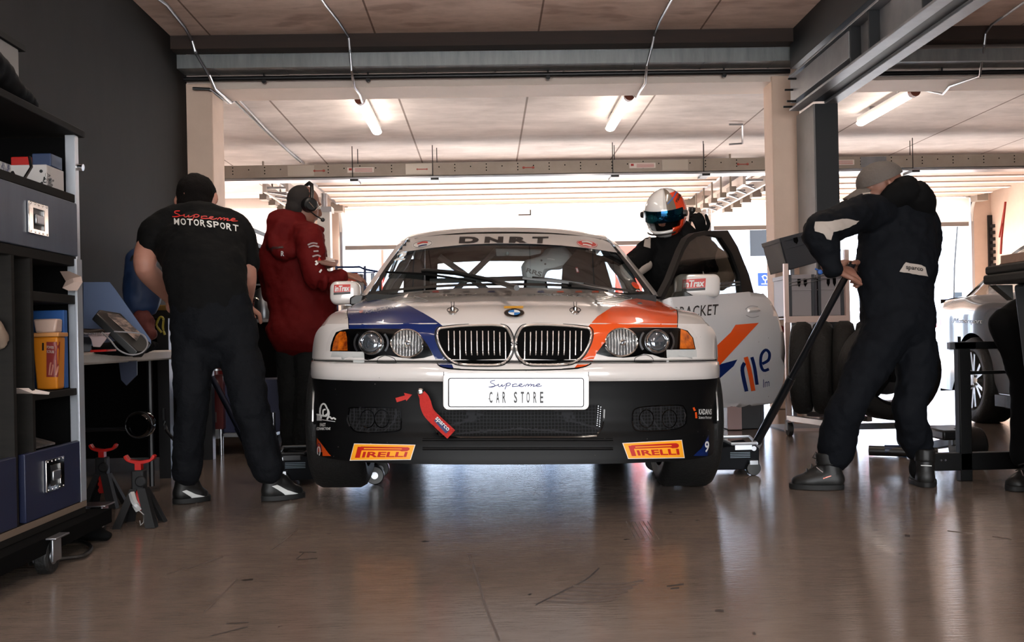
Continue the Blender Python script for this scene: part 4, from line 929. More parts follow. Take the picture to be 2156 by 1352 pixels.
for hl, (ax, ay), (qx, qy), am, tp, sg in ((hlL, (857.4, 724), (783, 723), [(706, 722), (711, 708), (720, 700), (731, 700), (734, 712), (735, 739), (703, 739)], [(701, 740), (767.5, 741), (767.5, 766.5), (694, 766.5)], 1),
                                     (hlR, (1307.8, 721.8), (1381.8, 720), [(1430, 695), (1443, 700), (1454, 712), (1459, 735), (1428, 735)], [(1402, 737), (1465, 736.5), (1466, 760), (1403, 760.5)], -1)):
    H = sticker(front, hl, 'headlamp', M_blackg, car, .002, 10)
    def disc(cx, cy, rx, ry, d0, dome, nm, m, n=28, parent=H):
        b = MB(); rs = []
        for k in range(6):
            q = 1 - k / 5.0; rs.append([inv @ (putx(front, x, y, d0) + V((0, -dome * math.sqrt(max(0, 1 - q * q)), 0))) for x, y in oval(cx, cy, max(rx * q, .3), max(ry * q, .3), n)])
        return b.rings(rs, False).build(nm, m, parent, local=True, sm=60)
    def ring(cx, cy, rx, ry, r, d0, nm, m):
        return MB().tube([inv @ putx(front, x, y, d0) for x, y in oval(cx, cy, rx, ry, 32) + [(cx + rx, cy)]], r, 8).build(nm, m, H, local=True)
    disc(ax, ay, 33, 28, .004, -.0, 'reflector', M_refl)
    ring(ax, ay, 33.5, 28.5, .0035, .006, 'reflector_rim', M_chrome)
    ring(ax + 2, ay + .5, 5.2, 4.6, .0035, .012, 'bulb_shade', M_chrome); disc(ax + 2, ay + .5, 4, 3.6, .01, .004, 'bulb', M_projg)
    ring(qx, qy, 21.5, 21, .0045, .010, 'projector_ring', M_chrome); ring(qx, qy, 25, 24, .002, .006, 'halo_ring', M_steel)
    disc(qx, qy, 19.5, 19, .008, .02, 'projector_lens', M_projg)
    for s2 in (-1, 1):
        ls = [(qx + s2 * 35 * math.cos(R(a)), qy + 30 * math.sin(R(a))) for a in range(-38, 40, 8)]
        lay(strokes_bm([ls], 4), front, 'side_reflector', M_steel, H, .006, 0)
    sticker(front, am, 'indicator_lens', M_amber, H, .010, 6)
    sticker(front, tp, 'white_tape', pm('matt_tape', (.72, .72, .71), .7, var=(9, .5, (.64, .64, .63))), car, .004, 8)
    cv = sticker(front, hl, 'lens_cover', M_lens, H, .024, 8)
    x0 = ax + (-63 if sg > 0 else 28)
lay(strokes_bm([[(794, 764), (796, 756), (808, 749.5), (818, 750), (830, 755), (833, 760), (832, 765), (794, 765)]], 1.3), front, 'washer_flap_seam', M_seam, car, .002, 0)
lay(strokes_bm([[(1335, 762), (1338, 753), (1352, 748), (1362, 748), (1373, 754), (1373, 763), (1335, 763)]], 1.3), front, 'washer_flap_seam', M_seam, car, .002, 0)
# bumper joints
for x in (934.5, 1239): lay(strokes_bm([[(x, 783), (x, 812)]], 1.2), front, 'bumper_joint', M_seam, car, .002, 0)
# lower bumper stickers
M_yel = pm('sticker_yellow', (.93, .62, .12), .4); M_pred = pm('sticker_red', (.70, .12, .08), .4)
def tyre_brand(q, nm):
    tl, tr, br, bl = [V((a, b, 0)) for a, b in q]
    def at(u, v):
        p = tl.lerp(tr, u).lerp(bl.lerp(br, u), v); return (p.x, p.y)
    sticker(front, [at(-.012, -.045), at(1.012, -.045), at(1.012, 1.045), at(-.012, 1.045)], 'sticker_edge', M_paperw, car, .0015, 10)
    s = sticker(front, [at(0, 0), at(1, 0), at(1, 1), at(0, 1)], 'tyre_sticker', M_yel, car, .0025, 10)
    sticker(front, [at(.07, .16), at(.15, .16), at(.15, .86), at(.07, .86)], 'sticker_print', M_pred, s, .0035, 10)
    sticker(front, [at(.12, .14), at(.90, .14), at(.935, .2), at(.94, .32), at(.91, .42), at(.82, .44), at(.78, .38), at(.15, .38)], 'sticker_print', M_pred, s, .0035, 10)
    sticker(front, [at(.18, .24), at(.80, .24), at(.82, .27), at(.80, .30), at(.18, .30)], 'sticker_print', M_yel, s, .0045, 10)
    lettering(front, 'IRELLI', [at(.185, .48), at(.925, .48), at(.925, .84), at(.185, .84)], 'sticker_letters', M_pred, s, .004, bold=.03, step=10, space=1.0)
tyre_brand([(747, 935.5), (873, 938), (864, 967), (738.5, 968.5)], 'a')
tyre_brand([(1312, 934.5), (1434, 928), (1439.5, 963), (1323, 965)], 'b')
sticker(front, [(668, 922), (676, 932), (693, 955), (716, 979), (668, 979)], 'orange_corner', M_orange, car, .002, 8)
sticker(front, oval(673, 950, 5.5, 17, 20), 'number_roundel', M_blue, car, .003, 0); lay(strokes_bm([oval(673, 950, 2.8, 9, 16) + [(675.8, 950)]], 2), front, 'number_mark', M_white, car, .004, 0)
sticker(front, [(1492, 915), (1476, 944), (1450, 968), (1446, 973), (1488, 972)], 'blue_corner', M_blue, car, .002, 8)
lettering(front, '9', [(1483, 929), (1492, 929), (1491, 952), (1482, 953)], 'number_mark', M_white, car, .003, bold=.02, step=0)
# club logo left, sponsor right
M_pw = pm('print_white', (.80, .80, .79), .5)
lay(strokes_bm([[(666, 872), (676, 874), (684, 876), (690, 872)], [(675, 862), (679, 852), (685, 851), (690, 860), (692, 868), (688, 876), (682, 874), (682, 864), (687, 862)], [(677, 856), (675, 868), (678, 880)], [(690, 880), (696, 878), (700, 882), (704, 880), (708, 884)], [(692, 862), (694, 872), (690, 884)]], 3.4), front, 'sponsor_logo', M_pw, car, .003, 0)
lay(strokes_bm([[(667 + i * 2.2, 873), (667 + i * 2.2, 886)] for i in range(6)] + [[(680, 884), (692, 886), (707, 888)]], 1.3), front, 'sponsor_logo', M_pw, car, .003, 0)
lettering(front, 'FAST', [(675, 891), (687, 891), (687, 898), (675, 898)], 'sponsor_name', M_pw, car, .003, bold=.02, step=0)
lettering(front, 'CONNECTIONS', [(668, 900), (697, 900), (697, 906), (668, 906)], 'sponsor_name', M_pw, car, .003, bold=.02, step=0, shear=.2)
lettering(front, 'KADANS', [(1470, 861), (1497, 861), (1497, 873), (1470, 873)], 'sponsor_name', M_pw, car, .003, bold=.02, step=0)
lettering(front, 'Science Partner', [(1470, 876), (1497, 876), (1497, 882), (1470, 882)], 'sponsor_name', M_pw, car, .003, step=0)
lay(strokes_bm([[(1459, 858), (1462, 865)], [(1464, 868), (1465, 881)]], 4), front, 'sponsor_mark', M_orange, car, .003, 0)
# tow strap, arrow and bolt
sticker(front, [(833, 838), (853, 832.5), (851, 827), (868, 831), (856, 844.5), (855, 841), (836, 847)], 'tow_arrow', M_pred, car, .003, 0)
M_strap = pm('strap_red', (.66, .10, .07), .8, bump=(90, .4))
sp_ = [CP(x, y, q) for x, y, q in ((885, 826, -.002), (893, 838, -.01), (898, 858, -.016), (905, 872, -.02), (925, 892, -.022), (950, 915, -.018))]
sb = MB(); rows = []
for i, p in enumerate(catmull(sp_, 4)):
    P_ = catmull(sp_, 4); d = (P_[min(i + 1, len(P_) - 1)] - P_[max(i - 1, 0)]).normalized(); n = V((d.z, 0, -d.x)).normalized() * (.012 + .010 * min(1, i / 6)); rows.append([p - n, p + n, p + n + V((0, .006, 0)), p - n + V((0, .006, 0))])
tow = sb.rings(rows, True).build('tow_strap', M_strap, car, local=True, sm=60)
bt_ = bvh_of([tow])
o = lay(strokes_bm([[(918, 882), (932, 898), (943, 909)]], 11), bt_, 'strap_patch', pm('patch_navy', (.10, .13, .32), .6), tow, .002, 0)
lettering(bt_, 'sparco', [(921, 877), (947, 903), (940, 910), (914, 884)], 'strap_lettering', M_pw, tow, .004, bold=.01, step=0)
p = CP(885, 825, -.012); MB().lathe([(.013, 0), (.013, .012), (.007, .014), (.007, .022), (.001, .023)], p + V((0, .02, 0)), (0, -1, 0), 20).build('tow_bolt', M_chrome, car, local=True)
# windscreen banner and stickers
wsb = bvh_of([P['ws']])
ban = [(856, 507), (880, 502), (930, 497.3), (1000, 494.6), (1080, 493.8), (1160, 495), (1230, 499.5), (1266, 506), (1283, 513), (1299, 534), (1240, 525), (1180, 519), (1110, 515), (1046, 514.5), (980, 517), (910, 524), (832, 535), (844, 517)]
bo = sticker(wsb, ban, 'sun_strip', M_cw, car, .006, 8)
bb = bvh_of([bo])
for ch, x0, x1 in (('D', 966, 1009), ('N', 1019.5, 1060), ('R', 1071, 1113), ('T', 1119, 1155)):
    lettering(bb, ch, [(x0 + 2, 499), (x1, 498.8), (x1 - 1, 512.8), (x0, 513.2)], 'strip_letter', M_txt, bo, .002, bold=.065, step=8, shear=0)
for c, m1, m2, t1, t2, rr in (((890, 515), M_pw, M_txt, 'club', 'race', -8), ((1236, 514), M_pred, M_pw, 'race', '1000', 8)):
    sticker(bb, oval(c[0], c[1], 22, 8, 24, rr), 'oval_sticker', m1, bo, .002, 0); lay(strokes_bm([[tuple(q) for q in oval(c[0], c[1], 20, 6.6, 24, rr)] + [oval(c[0], c[1], 20, 6.6, 24, rr)[0]]], 1), bb, 'oval_line', m2, bo, .003, 0)
    dy = math.sin(R(rr)) * 12
    lay(strokes_bm([[(c[0] - 11, c[1] - 2 - dy), (c[0], c[1] - 4), (c[0] + 11, c[1] - 2 + dy)]], 3.2), bb, 'oval_print', M_pred if rr < 0 else M_pw, bo, .003, 0)
    lay(strokes_bm([[(c[0] - 9, c[1] + 3 - dy), (c[0], c[1] + 2.5), (c[0] + 9, c[1] + 3 + dy)]], 2.4), bb, 'oval_print', M_blue if rr < 0 else M_pw, bo, .003, 0)
lettering(wsb, '2', [(840, 535), (862, 533), (853, 551), (830, 552)], 'race_number', M_white, car, .010, bold=.03, step=0)
sticker(wsb, oval(1337, 603, 10, 5, 16, 40), 'small_sticker', M_orange, car, .006, 0); sticker(wsb, oval(1346, 619, 10, 4.5, 16, 35), 'small_sticker', M_pw, car, .006, 0)
sticker(wsb, oval(1336, 602, 7, 2.4, 16, 40), 'small_sticker', M_pred, car, .007, 0); sticker(wsb, oval(1345, 618, 7, 1.6, 16, 35), 'small_sticker', M_pred, car, .007, 0)
# wipers, cowl
def wp(x, y, o=.014): return inv @ putx(wsb, x, y, o)
w = MB().tube([wp(1088, 606), wp(1040, 597), wp(960, 580), wp(900, 575), wp(890, 576)], .012, 8).build('wiper_arm', M_black, car, local=True)
MB().beam(wp(817, 578), wp(905, 583), .010, .022, up=(0, -1, 0)).beam(wp(905, 583), wp(1000, 598), .010, .022, up=(0, -1, 0)).build('wiper_blade', M_black, w, local=True)
w = MB().tube([wp(1290, 612, .02), wp(1230, 603), wp(1160, 594), wp(1120, 590)], .007, 8).build('wiper_arm', M_black, car, local=True)
MB().beam(wp(1100, 590, .01), wp(1200, 600, .01), .010, .018, up=(0, -1, 0)).beam(wp(1200, 600, .01), wp(1285, 613, .01), .010, .018, up=(0, -1, 0)).build('wiper_blade', M_black, w, local=True)
cw = MB().grid([[V((x, YC(x) - .02 + dy, .935 - .035 * (abs(x) / .76) ** 2 + dz)) for x in [-.74 + 1.48 * i / 30 for i in range(31)]] for dy, dz in ((0, 0), (.03, .004), (.07, .0))]).build('cowl_grille', M_trim, car, local=True)
# mirrors
def mirror(outline, y, th, m_par, nm, base, badge, parent=car, M=None):
    o = MB()
    c = V((0, 0, 0)); fr_ = [CP(px, py, y) for px, py in outline]
    for p in fr_: c += p
    c /= len(fr_)
    rs = [[c + (p - c) * k + V((0, dy, 0)) for p in fr_] for k, dy in ((.6, -.045), (.82, -.04), (.94, -.028), (1.0, 0), (1.0, .05), (.97, .08))]
    mo = o.rings(rs, True).build('door_mirror', M_cw, parent, local=True, sm=60)
    MB().prism([p * 1 + V((0, .078, 0)) for p in fr_], (0, .01, 0)).build('mirror_edge', M_black, mo, local=True)
    MB().prism([CP(px, py, y - .060) for px, py in base], (0, .06, 0)).build('mirror_base', M_black, mo, local=True, bev=.008)
    bv = bvh_of([mo])
    bdg = sticker(bv, badge, 'mirror_sticker', M_pred, mo, .002, 6)
    tl, tr, br, bl = [V((a, b, 0)) for a, b in badge]
    def at(u, v): p = tl.lerp(tr, u).lerp(bl.lerp(br, u), v); return (p.x, p.y)
    lettering(bv, 'inTrax', [at(.05, .12), at(.95, .12), at(.95, .9), at(.05, .9)], 'mirror_lettering', M_pw, mo, .003, bold=.03, step=6, shear=.1, space=.95)
    sticker(bv, [at(0, 1.02), at(1, 1.02), at(1, 1.32), at(0, 1.32)], 'mirror_strip', M_txt, mo, .002, 6)
    return mo
mirror(rrect(695, 592, 757, 642, 15, 5), 1.36, .1, car, 'L', [(736, 627), (745, 622), (768, 622), (764, 634), (752, 642), (736, 642)], [(704, 600), (738, 599), (738, 614), (703, 616)])
MB().prism([CP(px, py, 1.42) for px, py in [(748, 622), (790, 610), (782, 640), (748, 640)]], (0, .03, 0)).build('mirror_foot', M_black, car, local=True)
# open driver door: hinged at the windscreen pillar
DH = V((.948, 5.27, 0)); DD = V((math.sin(R(46)), math.cos(R(46)), 0)); DN = V((-DD.y, DD.x, 0)) * -1   # DN faces the viewer side
if DN.y > 0: DN = -DN
def DP(px, py, off=0.0):
    d = ray(px, py); h = DH + DN * off; return EYE + d * ((h - EYE).dot(DN) / d.dot(DN))
dpoly = [(1386, 634), (1440, 630), (1588, 622.5), (1600, 642), (1607, 661), (1613, 690), (1617, 712), (1620, 756), (1620.5, 800), (1620, 838), (1565, 848), (1505, 857), (1400, 873), (1386, 800)]
# the parent is the car; verts go through world space
rows = []
def dz(z): return .05 * math.sin(max(0, min(1, (z - .3) / .62)) * math.pi) ** .8
dbm = bmesh.new(); vs_ = [dbm.verts.new((x, y, 0)) for x, y in dpoly]
for tt in tessellate_polygon([[v.co for v in vs_]]): dbm.faces.new([vs_[i] for i in tt])
for ax in (0, 1):
    for k in range(0, 1700, 12):
        n = V((0, 0, 0)); n[ax] = 1; dbm_c = V((0, 0, 0)); dbm_c[ax] = k
        if min(v.co[ax] for v in dbm.verts) < k < max(v.co[ax] for v in dbm.verts): bmesh.ops.bisect_plane(dbm, geom=dbm.verts[:] + dbm.edges[:] + dbm.faces[:], plane_co=dbm_c, plane_no=n)
ci = CAR_M.inverted()
for v in dbm.verts:
    p = DP(v.co.x, v.co.y); v.co = ci @ (p + DN * dz(p.z))
me = bpy.data.meshes.new('driver_door'); dbm.to_mesh(me); dbm.free(); me.materials.append(paint('door_white', (.74, .74, .75))); me.polygons.foreach_set('use_smooth', [True] * len(me.polygons))
door = link('driver_door', me, car); q = door.modifiers.new('s', 'SOLIDIFY'); q.thickness = .06; q.offset = -1
fo = [(1387, 633), (1411, 587), (1435, 525), (1447, 501.4), (1462, 491), (1488, 486), (1532.7, 485), (1553, 519), (1577, 578), (1589, 622.7)]
fi = [(1398, 632), (1417, 588), (1441, 528), (1452.8, 508.8), (1467.6, 498.5), (1490, 494), (1519, 500), (1541.5, 534), (1558, 578), (1563, 621)]
MB().add([DP(x, y, .01) for x, y in fo] + [DP(x, y, .01) for x, y in fi] + [DP(x, y, .01) - DN * .04 for x, y in fo] + [DP(x, y, .01) - DN * .04 for x, y in fi],
  [f for k in range(9) for f in ((k, k + 1, 11 + k, 10 + k), (20 + k, 30 + k, 31 + k, 21 + k), (k, 20 + k, 21 + k, k + 1), (10 + k, 11 + k, 31 + k, 30 + k))]).build('window_frame', M_trim, door, sm=30)
MB().prism([DP(x, y, -.005) for x, y in fi], -DN * .004).build('door_window', M_glassd, door, sm=0)
MB().prism([DP(x, y, .02) for x, y in ((1388, 634), (1588, 623), (1589, 619), (1390, 629))], -DN * .05).build('waist_seal', M_trim, door)
bvd = bvh_of([door])
sticker(bvd, [(1501, 735), (1500, 771), (1515, 768.5), (1597, 680), (1548, 684), (1538, 700)], 'door_orange_band', M_orange, door, .002, 12)
sticker(bvd, [(1501, 771), (1552, 757), (1544, 771), (1501, 809)], 'door_blue_band', M_blue, door, .002, 12)
lettering(bvd, 'BRACKET', [(1418, 647), (1512, 640.5), (1510, 663), (1418, 671)], 'door_lettering', M_txt, door, .003, bold=.008, step=10, space=1.1)
lettering(bvd, 'TM', [(1506, 641.5), (1512, 641), (1512, 645), (1506, 645.5)], 'door_lettering', M_txt, door, .003, step=0)
sticker(bvd, [(1478, 688), (1492, 686.5), (1485, 694)], 'door_small_mark', M_txt, door, .002, 0)
lay(strokes_bm([[(1571, 824), (1562, 780), (1567, 764)]], 8), bvd, 'door_sponsor_stroke', M_blue, door, .003, 0)
lay(strokes_bm([[(1585, 823), (1577, 780), (1569, 752)]], 9), bvd, 'door_sponsor_stroke', M_orange, door, .0035, 0)
lay(strokes_bm([[(1593, 810), (1588, 775), (1582, 752)]], 7), bvd, 'door_sponsor_stroke', M_blue, door, .003, 0)
lay(strokes_bm([[(1604, 766), (1617, 758), (1619, 744), (1611, 737), (1602, 748), (1601, 768), (1607, 780), (1618, 777)]], 6), bvd, 'door_sponsor_letter', M_blue, door, .003, 0)
lettering(bvd, 'Im', [(1606, 799), (1619, 797), (1619, 813), (1606, 816)], 'door_lettering', M_blue, door, .003, step=0)
hd = MB().tube([DP(1564, 660, .06), DP(1575, 654, .085), DP(1592, 652, .085), DP(1602, 655, .06)], [.008, .014, .016, .010], 10).build('door_handle', M_cw, door)
lay(strokes_bm([[(1568, 652), (1578, 645), (1595, 646)], [(1570, 664), (1582, 669), (1597, 666)]], 1.2), bvd, 'handle_recess', pm('recess_grey', (.45, .45, .46), .5), door, .003, 0)
mo = mirror(rrect(1424, 577, 1516, 626, 13, 5), 1.62, .1, car, 'R', [(1414, 633), (1420, 615), (1442, 612), (1460, 622), (1470, 632), (1440, 636)], [(1437, 589), (1486, 586), (1485, 605), (1436, 608)])
MB().cyl(DP(1516, 597, .0), DP(1560, 594, .0), .006).cyl(DP(1516, 604, .0), DP(1558, 600, .0), .004).build('window_rail', M_steel, door)
# ------------------------------------------------------------------ people
M_skin = pm('skin', (.66, .47, .40), .55, var=(14, .5, (.60, .41, .35)))
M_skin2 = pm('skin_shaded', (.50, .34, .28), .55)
M_hair = pm('dark_hair', (.05, .035, .03), .8, spec=.12, bump=(120, .5, (1, 1, 4)))
M_tee = pm('black_cotton', (.035, .035, .037), .85, spec=.12, bump=(40, .2))
M_jean = pm('dark_denim', (.038, .045, .06), .8, spec=.12, bump=(60, .3))
M_jean2 = pm('grey_denim', (.11, .115, .115), .85, spec=.12, bump=(60, .3))
M_jack = pm('red_softshell', (.33, .045, .045), .75, spec=.12, bump=(30, .2))
M_navy = pm('navy_overall', (.035, .045, .065), .8, spec=.12, bump=(30, .25))
M_hood = pm('black_hood', (.025, .025, .028), .85, spec=.12)
M_suit = pm('black_race_suit', (.04, .04, .045), .8, spec=.12, bump=(40, .2))
M_pale = pm('pale_panel', (.62, .58, .55), .8)
M_shoe = pm('black_shoe', (.04, .038, .037), .55)
M_sole = pm('shoe_sole', (.025, .025, .025), .7)
def hand(mb, wrist, direc, palm_n, size=1.0, curl=.5, spread=.2, thumb=1):
    """palm, four unequal fingers and a thumb; direc: along the fingers, palm_n: out of the back of the hand"""
    w = V(wrist); d = V(direc).normalized(); n = V(palm_n); n = (n - d * n.dot(d)).normalized(); s = d.cross(n) * thumb
    S = size
    limb(mb, [w - d * .03 * S, w + d * .03 * S, w + d * .085 * S], [(.026 * S, .020 * S), (.036 * S, .017 * S), (.038 * S, .015 * S)], side=s, sub=3)
    for i, (o, L) in enumerate(((.030, .072), (.010, .080), (-.010, .074), (-.029, .058))):
        b = w + d * .088 * S + s * o * S; dd = (d + s * spread * o * 12).normalized(); pts = [b - d * .01 * S]; a = 0
        for k, q in enumerate((.42, .32, .26)):
            a += curl * (.5 + .35 * k); v = dd * math.cos(a) - n * math.sin(a); pts.append(pts[-1] + v * L * q * S * (1.1 if k == 0 else 1))
        limb(mb, pts, [.0098 * S, .0094 * S, .0086 * S, .0074 * S], n=8, sub=3)
    b = w + d * .03 * S + s * .030 * S; v1 = (s * .75 + d * .65).normalized(); v2 = (d * .9 - n * .4 * curl + s * .15).normalized()
    limb(mb, [b, b + v1 * .035 * S, b + v1 * .035 * S + v2 * .03 * S, b + v1 * .035 * S + v2 * .052 * S], [.013 * S, .0115 * S, .0105 * S, .009 * S], n=8, sub=3)
def head(mb, c, face, up, S=1.0):
    """cranium, face, jaw, nose and ears around centre c"""
    c = V(c); f = V(face).normalized(); u = V(up); u = (u - f * u.dot(f)).normalized(); s = f.cross(u)
    M = Matrix((s, f, u)).transposed()
    mb.ball(c + u * .025 * S - f * .012 * S, (.076 * S, .096 * S, .088 * S), 20, M)
    mb.ball(c + f * .022 * S - u * .035 * S, (.060 * S, .072 * S, .080 * S), 18, M)
    limb(mb, [c + f * .03 * S - u * .06 * S, c + f * .062 * S - u * .095 * S], [.044 * S, .024 * S], n=12)
    limb(mb, [c + f * .088 * S + u * .012 * S, c + f * .108 * S - u * .026 * S, c + f * .092 * S - u * .036 * S], [.009 * S, .013 * S, .010 * S], n=8)
    limb(mb, [c + f * .084 * S - u * .058 * S - s * .02 * S, c + f * .092 * S - u * .058 * S, c + f * .084 * S - u * .058 * S + s * .02 * S], [.006 * S, .009 * S, .006 * S], n=8)
    for k in (-1, 1):
        limb(mb, [c + s * k * .074 * S - u * .03 * S - f * .002, c + s * k * .084 * S - f * .008 * S, c + s * k * .080 * S + u * .028 * S - f * .006], [.008 * S, .014 * S, .011 * S], n=8)
        limb(mb, [c + f * .078 * S + u * .024 * S + s * k * .048 * S, c + f * .086 * S + u * .028 * S + s * k * .02 * S], [.008 * S, .009 * S], n=8)
    return s, f, u
def eyes(parent, c, s, f, u, S=1.0):
    for k in (-1, 1):
        e = c + f * .079 * S + u * .006 * S + s * k * .031 * S
        MB().ball(e, .0115 * S, 12).build('eye', pm('eye_white', (.8, .78, .75), .2), parent)
def shoe(toe, heel, parent, m, hgt=.085, w=.048, ankle=None, name='shoe', stripe=None):
    """heel and toe are floor points"""
    t = V(toe); h = V(heel); d = (t - h); L = d.length; d.normalize(); z = V((0, 0, 1)); s = d.cross(z)
    b = MB()
    limb(b, [h + d * .035 + z * .045, h + d * L * .35 + z * .045, h + d * L * .65 + z * .036, t - d * .035 + z * .030], [(w * .80, .045), (w * .86, .047), (w * 1.02, .038), (w * .8, .029)], side=s, sub=4)
    limb(b, [h + d * .05 + z * .05, h + d * .055 + z * (hgt + .02)], [(w * .8, .05), (w * .72, .045)], side=s)
    limb(b, [h + d * .09 + z * .085, h + d * L * .62 + z * .055], [.032, .03], n=10)
    o = fuse(b, name, m, parent, .007, 3)
    so = []
    for k in range(28):
        a = 2 * math.pi * k / 28; x = math.cos(a) * (L / 2 + .004); y = math.sin(a) * (w + .006) * (1 + .12 * math.cos(a)); so.append(h + d * (L / 2 + x) + s * y + z * .002)
    MB().prism(so, (0, 0, .022)).build('sole', M_sole, o, bev=.004)
    if name == 'work_boot':
        lc = MB()
        for k in range(4):
            q = h + d * (L * (.40 + .09 * k)) + z * (hgt * (.98 - .17 * k) + .022); lc.tube([q - s * .026, q + z * .010, q + s * .026], .0035, 6)
        lc.tube([h + d * L * .42 + z * (hgt + .02), h + d * L * .50 + z * (hgt + .045), h + d * L * .56 + z * (hgt + .02), h + d * L * .46 + z * (hgt + .01)], .003, 6).build('laces', M_shoe, o)
        cf = MB(); limb(cf, [h + d * .055 + z * (hgt - .01), h + d * .06 + z * (hgt + .045)], [(w * .86, .058), (w * .90, .060)], side=s, cap=False); fuse(cf, 'boot_collar', m, o, .007, 2)
    return o
# --- man in the black T-shirt, seen from behind at the work table
A = thing('person', 'person in black T-shirt and dark jeans bending over the folding table, back turned', 'person', (FL(460, 1066)))
fl1h, fl1t = FL(366, 1062), FL(440, 1052); fl2h, fl2t = FL(552, 1056), FL(640, 1046)
body = MB()
sh_l, el_l, wr_l = U(330, 492, 4.42), U(305, 563, 4.35), U(352, 622, 4.62)
sh_r, el_r, wr_r = U(508, 498, 4.45), U(520, 590, 4.42), U(517, 640, 4.60)
hc = U(414, 424, 4.62)
limb(body, [sh_l, lerp(sh_l, el_l, .5) + V((-.012, 0, 0)), el_l, lerp(el_l, wr_l, .4), wr_l], [.058, .056, .046, .047, .030])
limb(body, [sh_r, lerp(sh_r, el_r, .5), el_r, wr_r], [.055, .05, .042, .030])
limb(body, [U(415, 470, 4.5), hc + V((0, -.02, -.04))], [.062, .058])
head(body, hc, (.05, .85, -.35), (0, .35, 1), 1.06)
limb(body, [sh_l, U(420, 490, 4.46), sh_r], [.05, .07, .05]); limb(body, [U(420, 490, 4.46), U(415, 470, 4.5)], [.07, .06])
hand(body, wr_l, (.55, .55, -.45), (-.5, .2, .8), 1.05, .5, thumb=-1); hand(body, wr_r, (-.1, .8, -.5), (.3, .2, .9), 1.05, .5)
fuse(body, 'bare_skin', M_skin, A, .007, 3)
t = MB()
limb(t, [U(443, 672, 4.22), U(440, 620, 4.22), U(432, 560, 4.30), U(424, 505, 4.40), U(414, 470, 4.50)], [(.165, .12), (.162, .115), (.180, .125), (.192, .12), (.12, .09)], side=(1, 0, 0), n=24)
limb(t, [U(345, 478, 4.44), U(420, 462, 4.46), U(488, 478, 4.46)], [.075, .085, .075])
limb(t, [U(352, 480, 4.44), sh_l + V((.0, 0, 0)), lerp(sh_l, el_l, .30)], [.080, .082, .074], cap=True)
limb(t, [U(486, 482, 4.46), U(506, 500, 4.45), lerp(sh_r, el_r, .62)], [.078, .076, .064])
tee = fuse(t, 't_shirt', M_tee, A, .009, 6, noise=[(.13, .022), (.05, .010)])
hp_l, kn_l, an_l = U(408, 655, 4.22), U(405, 835, 4.16), U(393, 1005, 4.22)
hp_r, kn_r, an_r = U(487, 655, 4.24), U(525, 835, 4.16), U(562, 985, 4.20)
j = MB()
limb(j, [U(446, 640, 4.22), U(447, 690, 4.22), U(448, 722, 4.23)], [(.165, .12), (.175, .13), (.15, .11)], side=(1, 0, 0), n=22)
limb(j, [hp_l, lerp(hp_l, kn_l, .4), kn_l, lerp(kn_l, an_l, .5), an_l + V((0, 0, .02))], [.092, .088, .070, .064, .062])
limb(j, [hp_r, lerp(hp_r, kn_r, .4), kn_r, lerp(kn_r, an_r, .5), an_r + V((0, 0, .01))], [.092, .090, .080, .078, .074])
jn = fuse(j, 'jeans', M_jean, A, .010, 4, noise=[(.13, .03), (.045, .014)])
hb = MB(); hb.ball(hc + V((0, .0, .035)), (.090, .108, .092), 20, Matrix.Rotation(R(-20), 3, 'X')); hb.ball(hc + V((0, -.035, -.008)), (.080, .070, .07), 16)
fuse(hb, 'hair', M_hair, A, .009, 3, noise=[(.03, .008)])
for h, tt in ((fl1h, fl1t), (fl2h, fl2t)):
    o = shoe(tt, h, A, M_shoe, name='trainer'); bvx = bvh_of([o])
    fx = (h + tt) / 2; k = 375 if h is fl1h else 555
    kx = 0 if h is fl1h else 1
    if kx == 0: sticker(bvx, [(383, 1035), (392, 1032), (410, 1040), (436, 1046), (434, 1056), (412, 1056), (400, 1045)], 'side_stripe', M_pw, o, .004, 5)
    else: sticker(bvx, [(572, 1024), (583, 1021), (604, 1032), (632, 1040), (632, 1050), (610, 1050), (596, 1038)], 'side_stripe', M_pw, o, .004, 5)
bt = bvh_of([tee])
script_word(bt, [(366, 444), (500, 455), (500, 474), (366, 462)], 1.8, 'shirt_script', pm('print_red', (.75, .13, .10), .6), tee, .004)
q = [(367, 463), (372, 460.5), (398, 459), (430, 461), (465, 467), (503, 475)]
for i, ch in enumerate('MOTORSPORT'):
    u0 = i / 10.0; x0 = 367 + 136 * u0; x1 = x0 + 11.6; ya = 461 + 15 * u0 ** 1.7; yb = 461 + 15 * (u0 + .08) ** 1.7
    lettering(bt, ch, [(x0, ya), (x1, yb), (x1 - .3, yb + 14.5), (x0 + .8, ya + 12.5)], 'shirt_lettering', M_pw, tee, .004, bold=.018, step=4)
# --- man in the red softshell jacket with a headset
Bp = thing('person', 'person in red hooded jacket and grey jeans wearing a black headset, facing the rear', 'person', FL(620, 962))
hc = U(641, 432, 5.9); fdir = V((.80, .52, -.22)); body = MB()
S_, F_, U_ = head(body, hc, fdir, (.1, 0, 1), 1.0)
limb(body, [U(628, 478, 5.9), hc + V((-.01, 0, -.05))], [.062, .058])
wr = U(722, 578, 5.78); hand(body, wr, (.9, .3, -.15), (0, -.3, 1), 1.0, .45, thumb=1)
limb(body, [U(630, 490, 5.9), U(645, 510, 5.82), U(660, 580, 5.72), U(690, 584, 5.8), wr], [.05, .045, .035, .032, .028])
fuse(body, 'bare_skin', M_skin2, Bp, .007, 3); eyes(Bp, hc, S_, F_, U_)
hb = MB(); hb.ball(hc + V((-.018, -.0, .034)), (.086, .092, .086), 20); hb.ball(hc + V((-.05, -.02, -.02)), (.06, .07, .06), 16); fuse(hb, 'short_hair', pm('cropped_hair', (.10, .075, .065), .9), Bp, .008, 3)
ec = hc + S_ * .088 + F_ * -.004 - U_ * .005
if ec.y > hc.y: ec = hc - S_ * .088
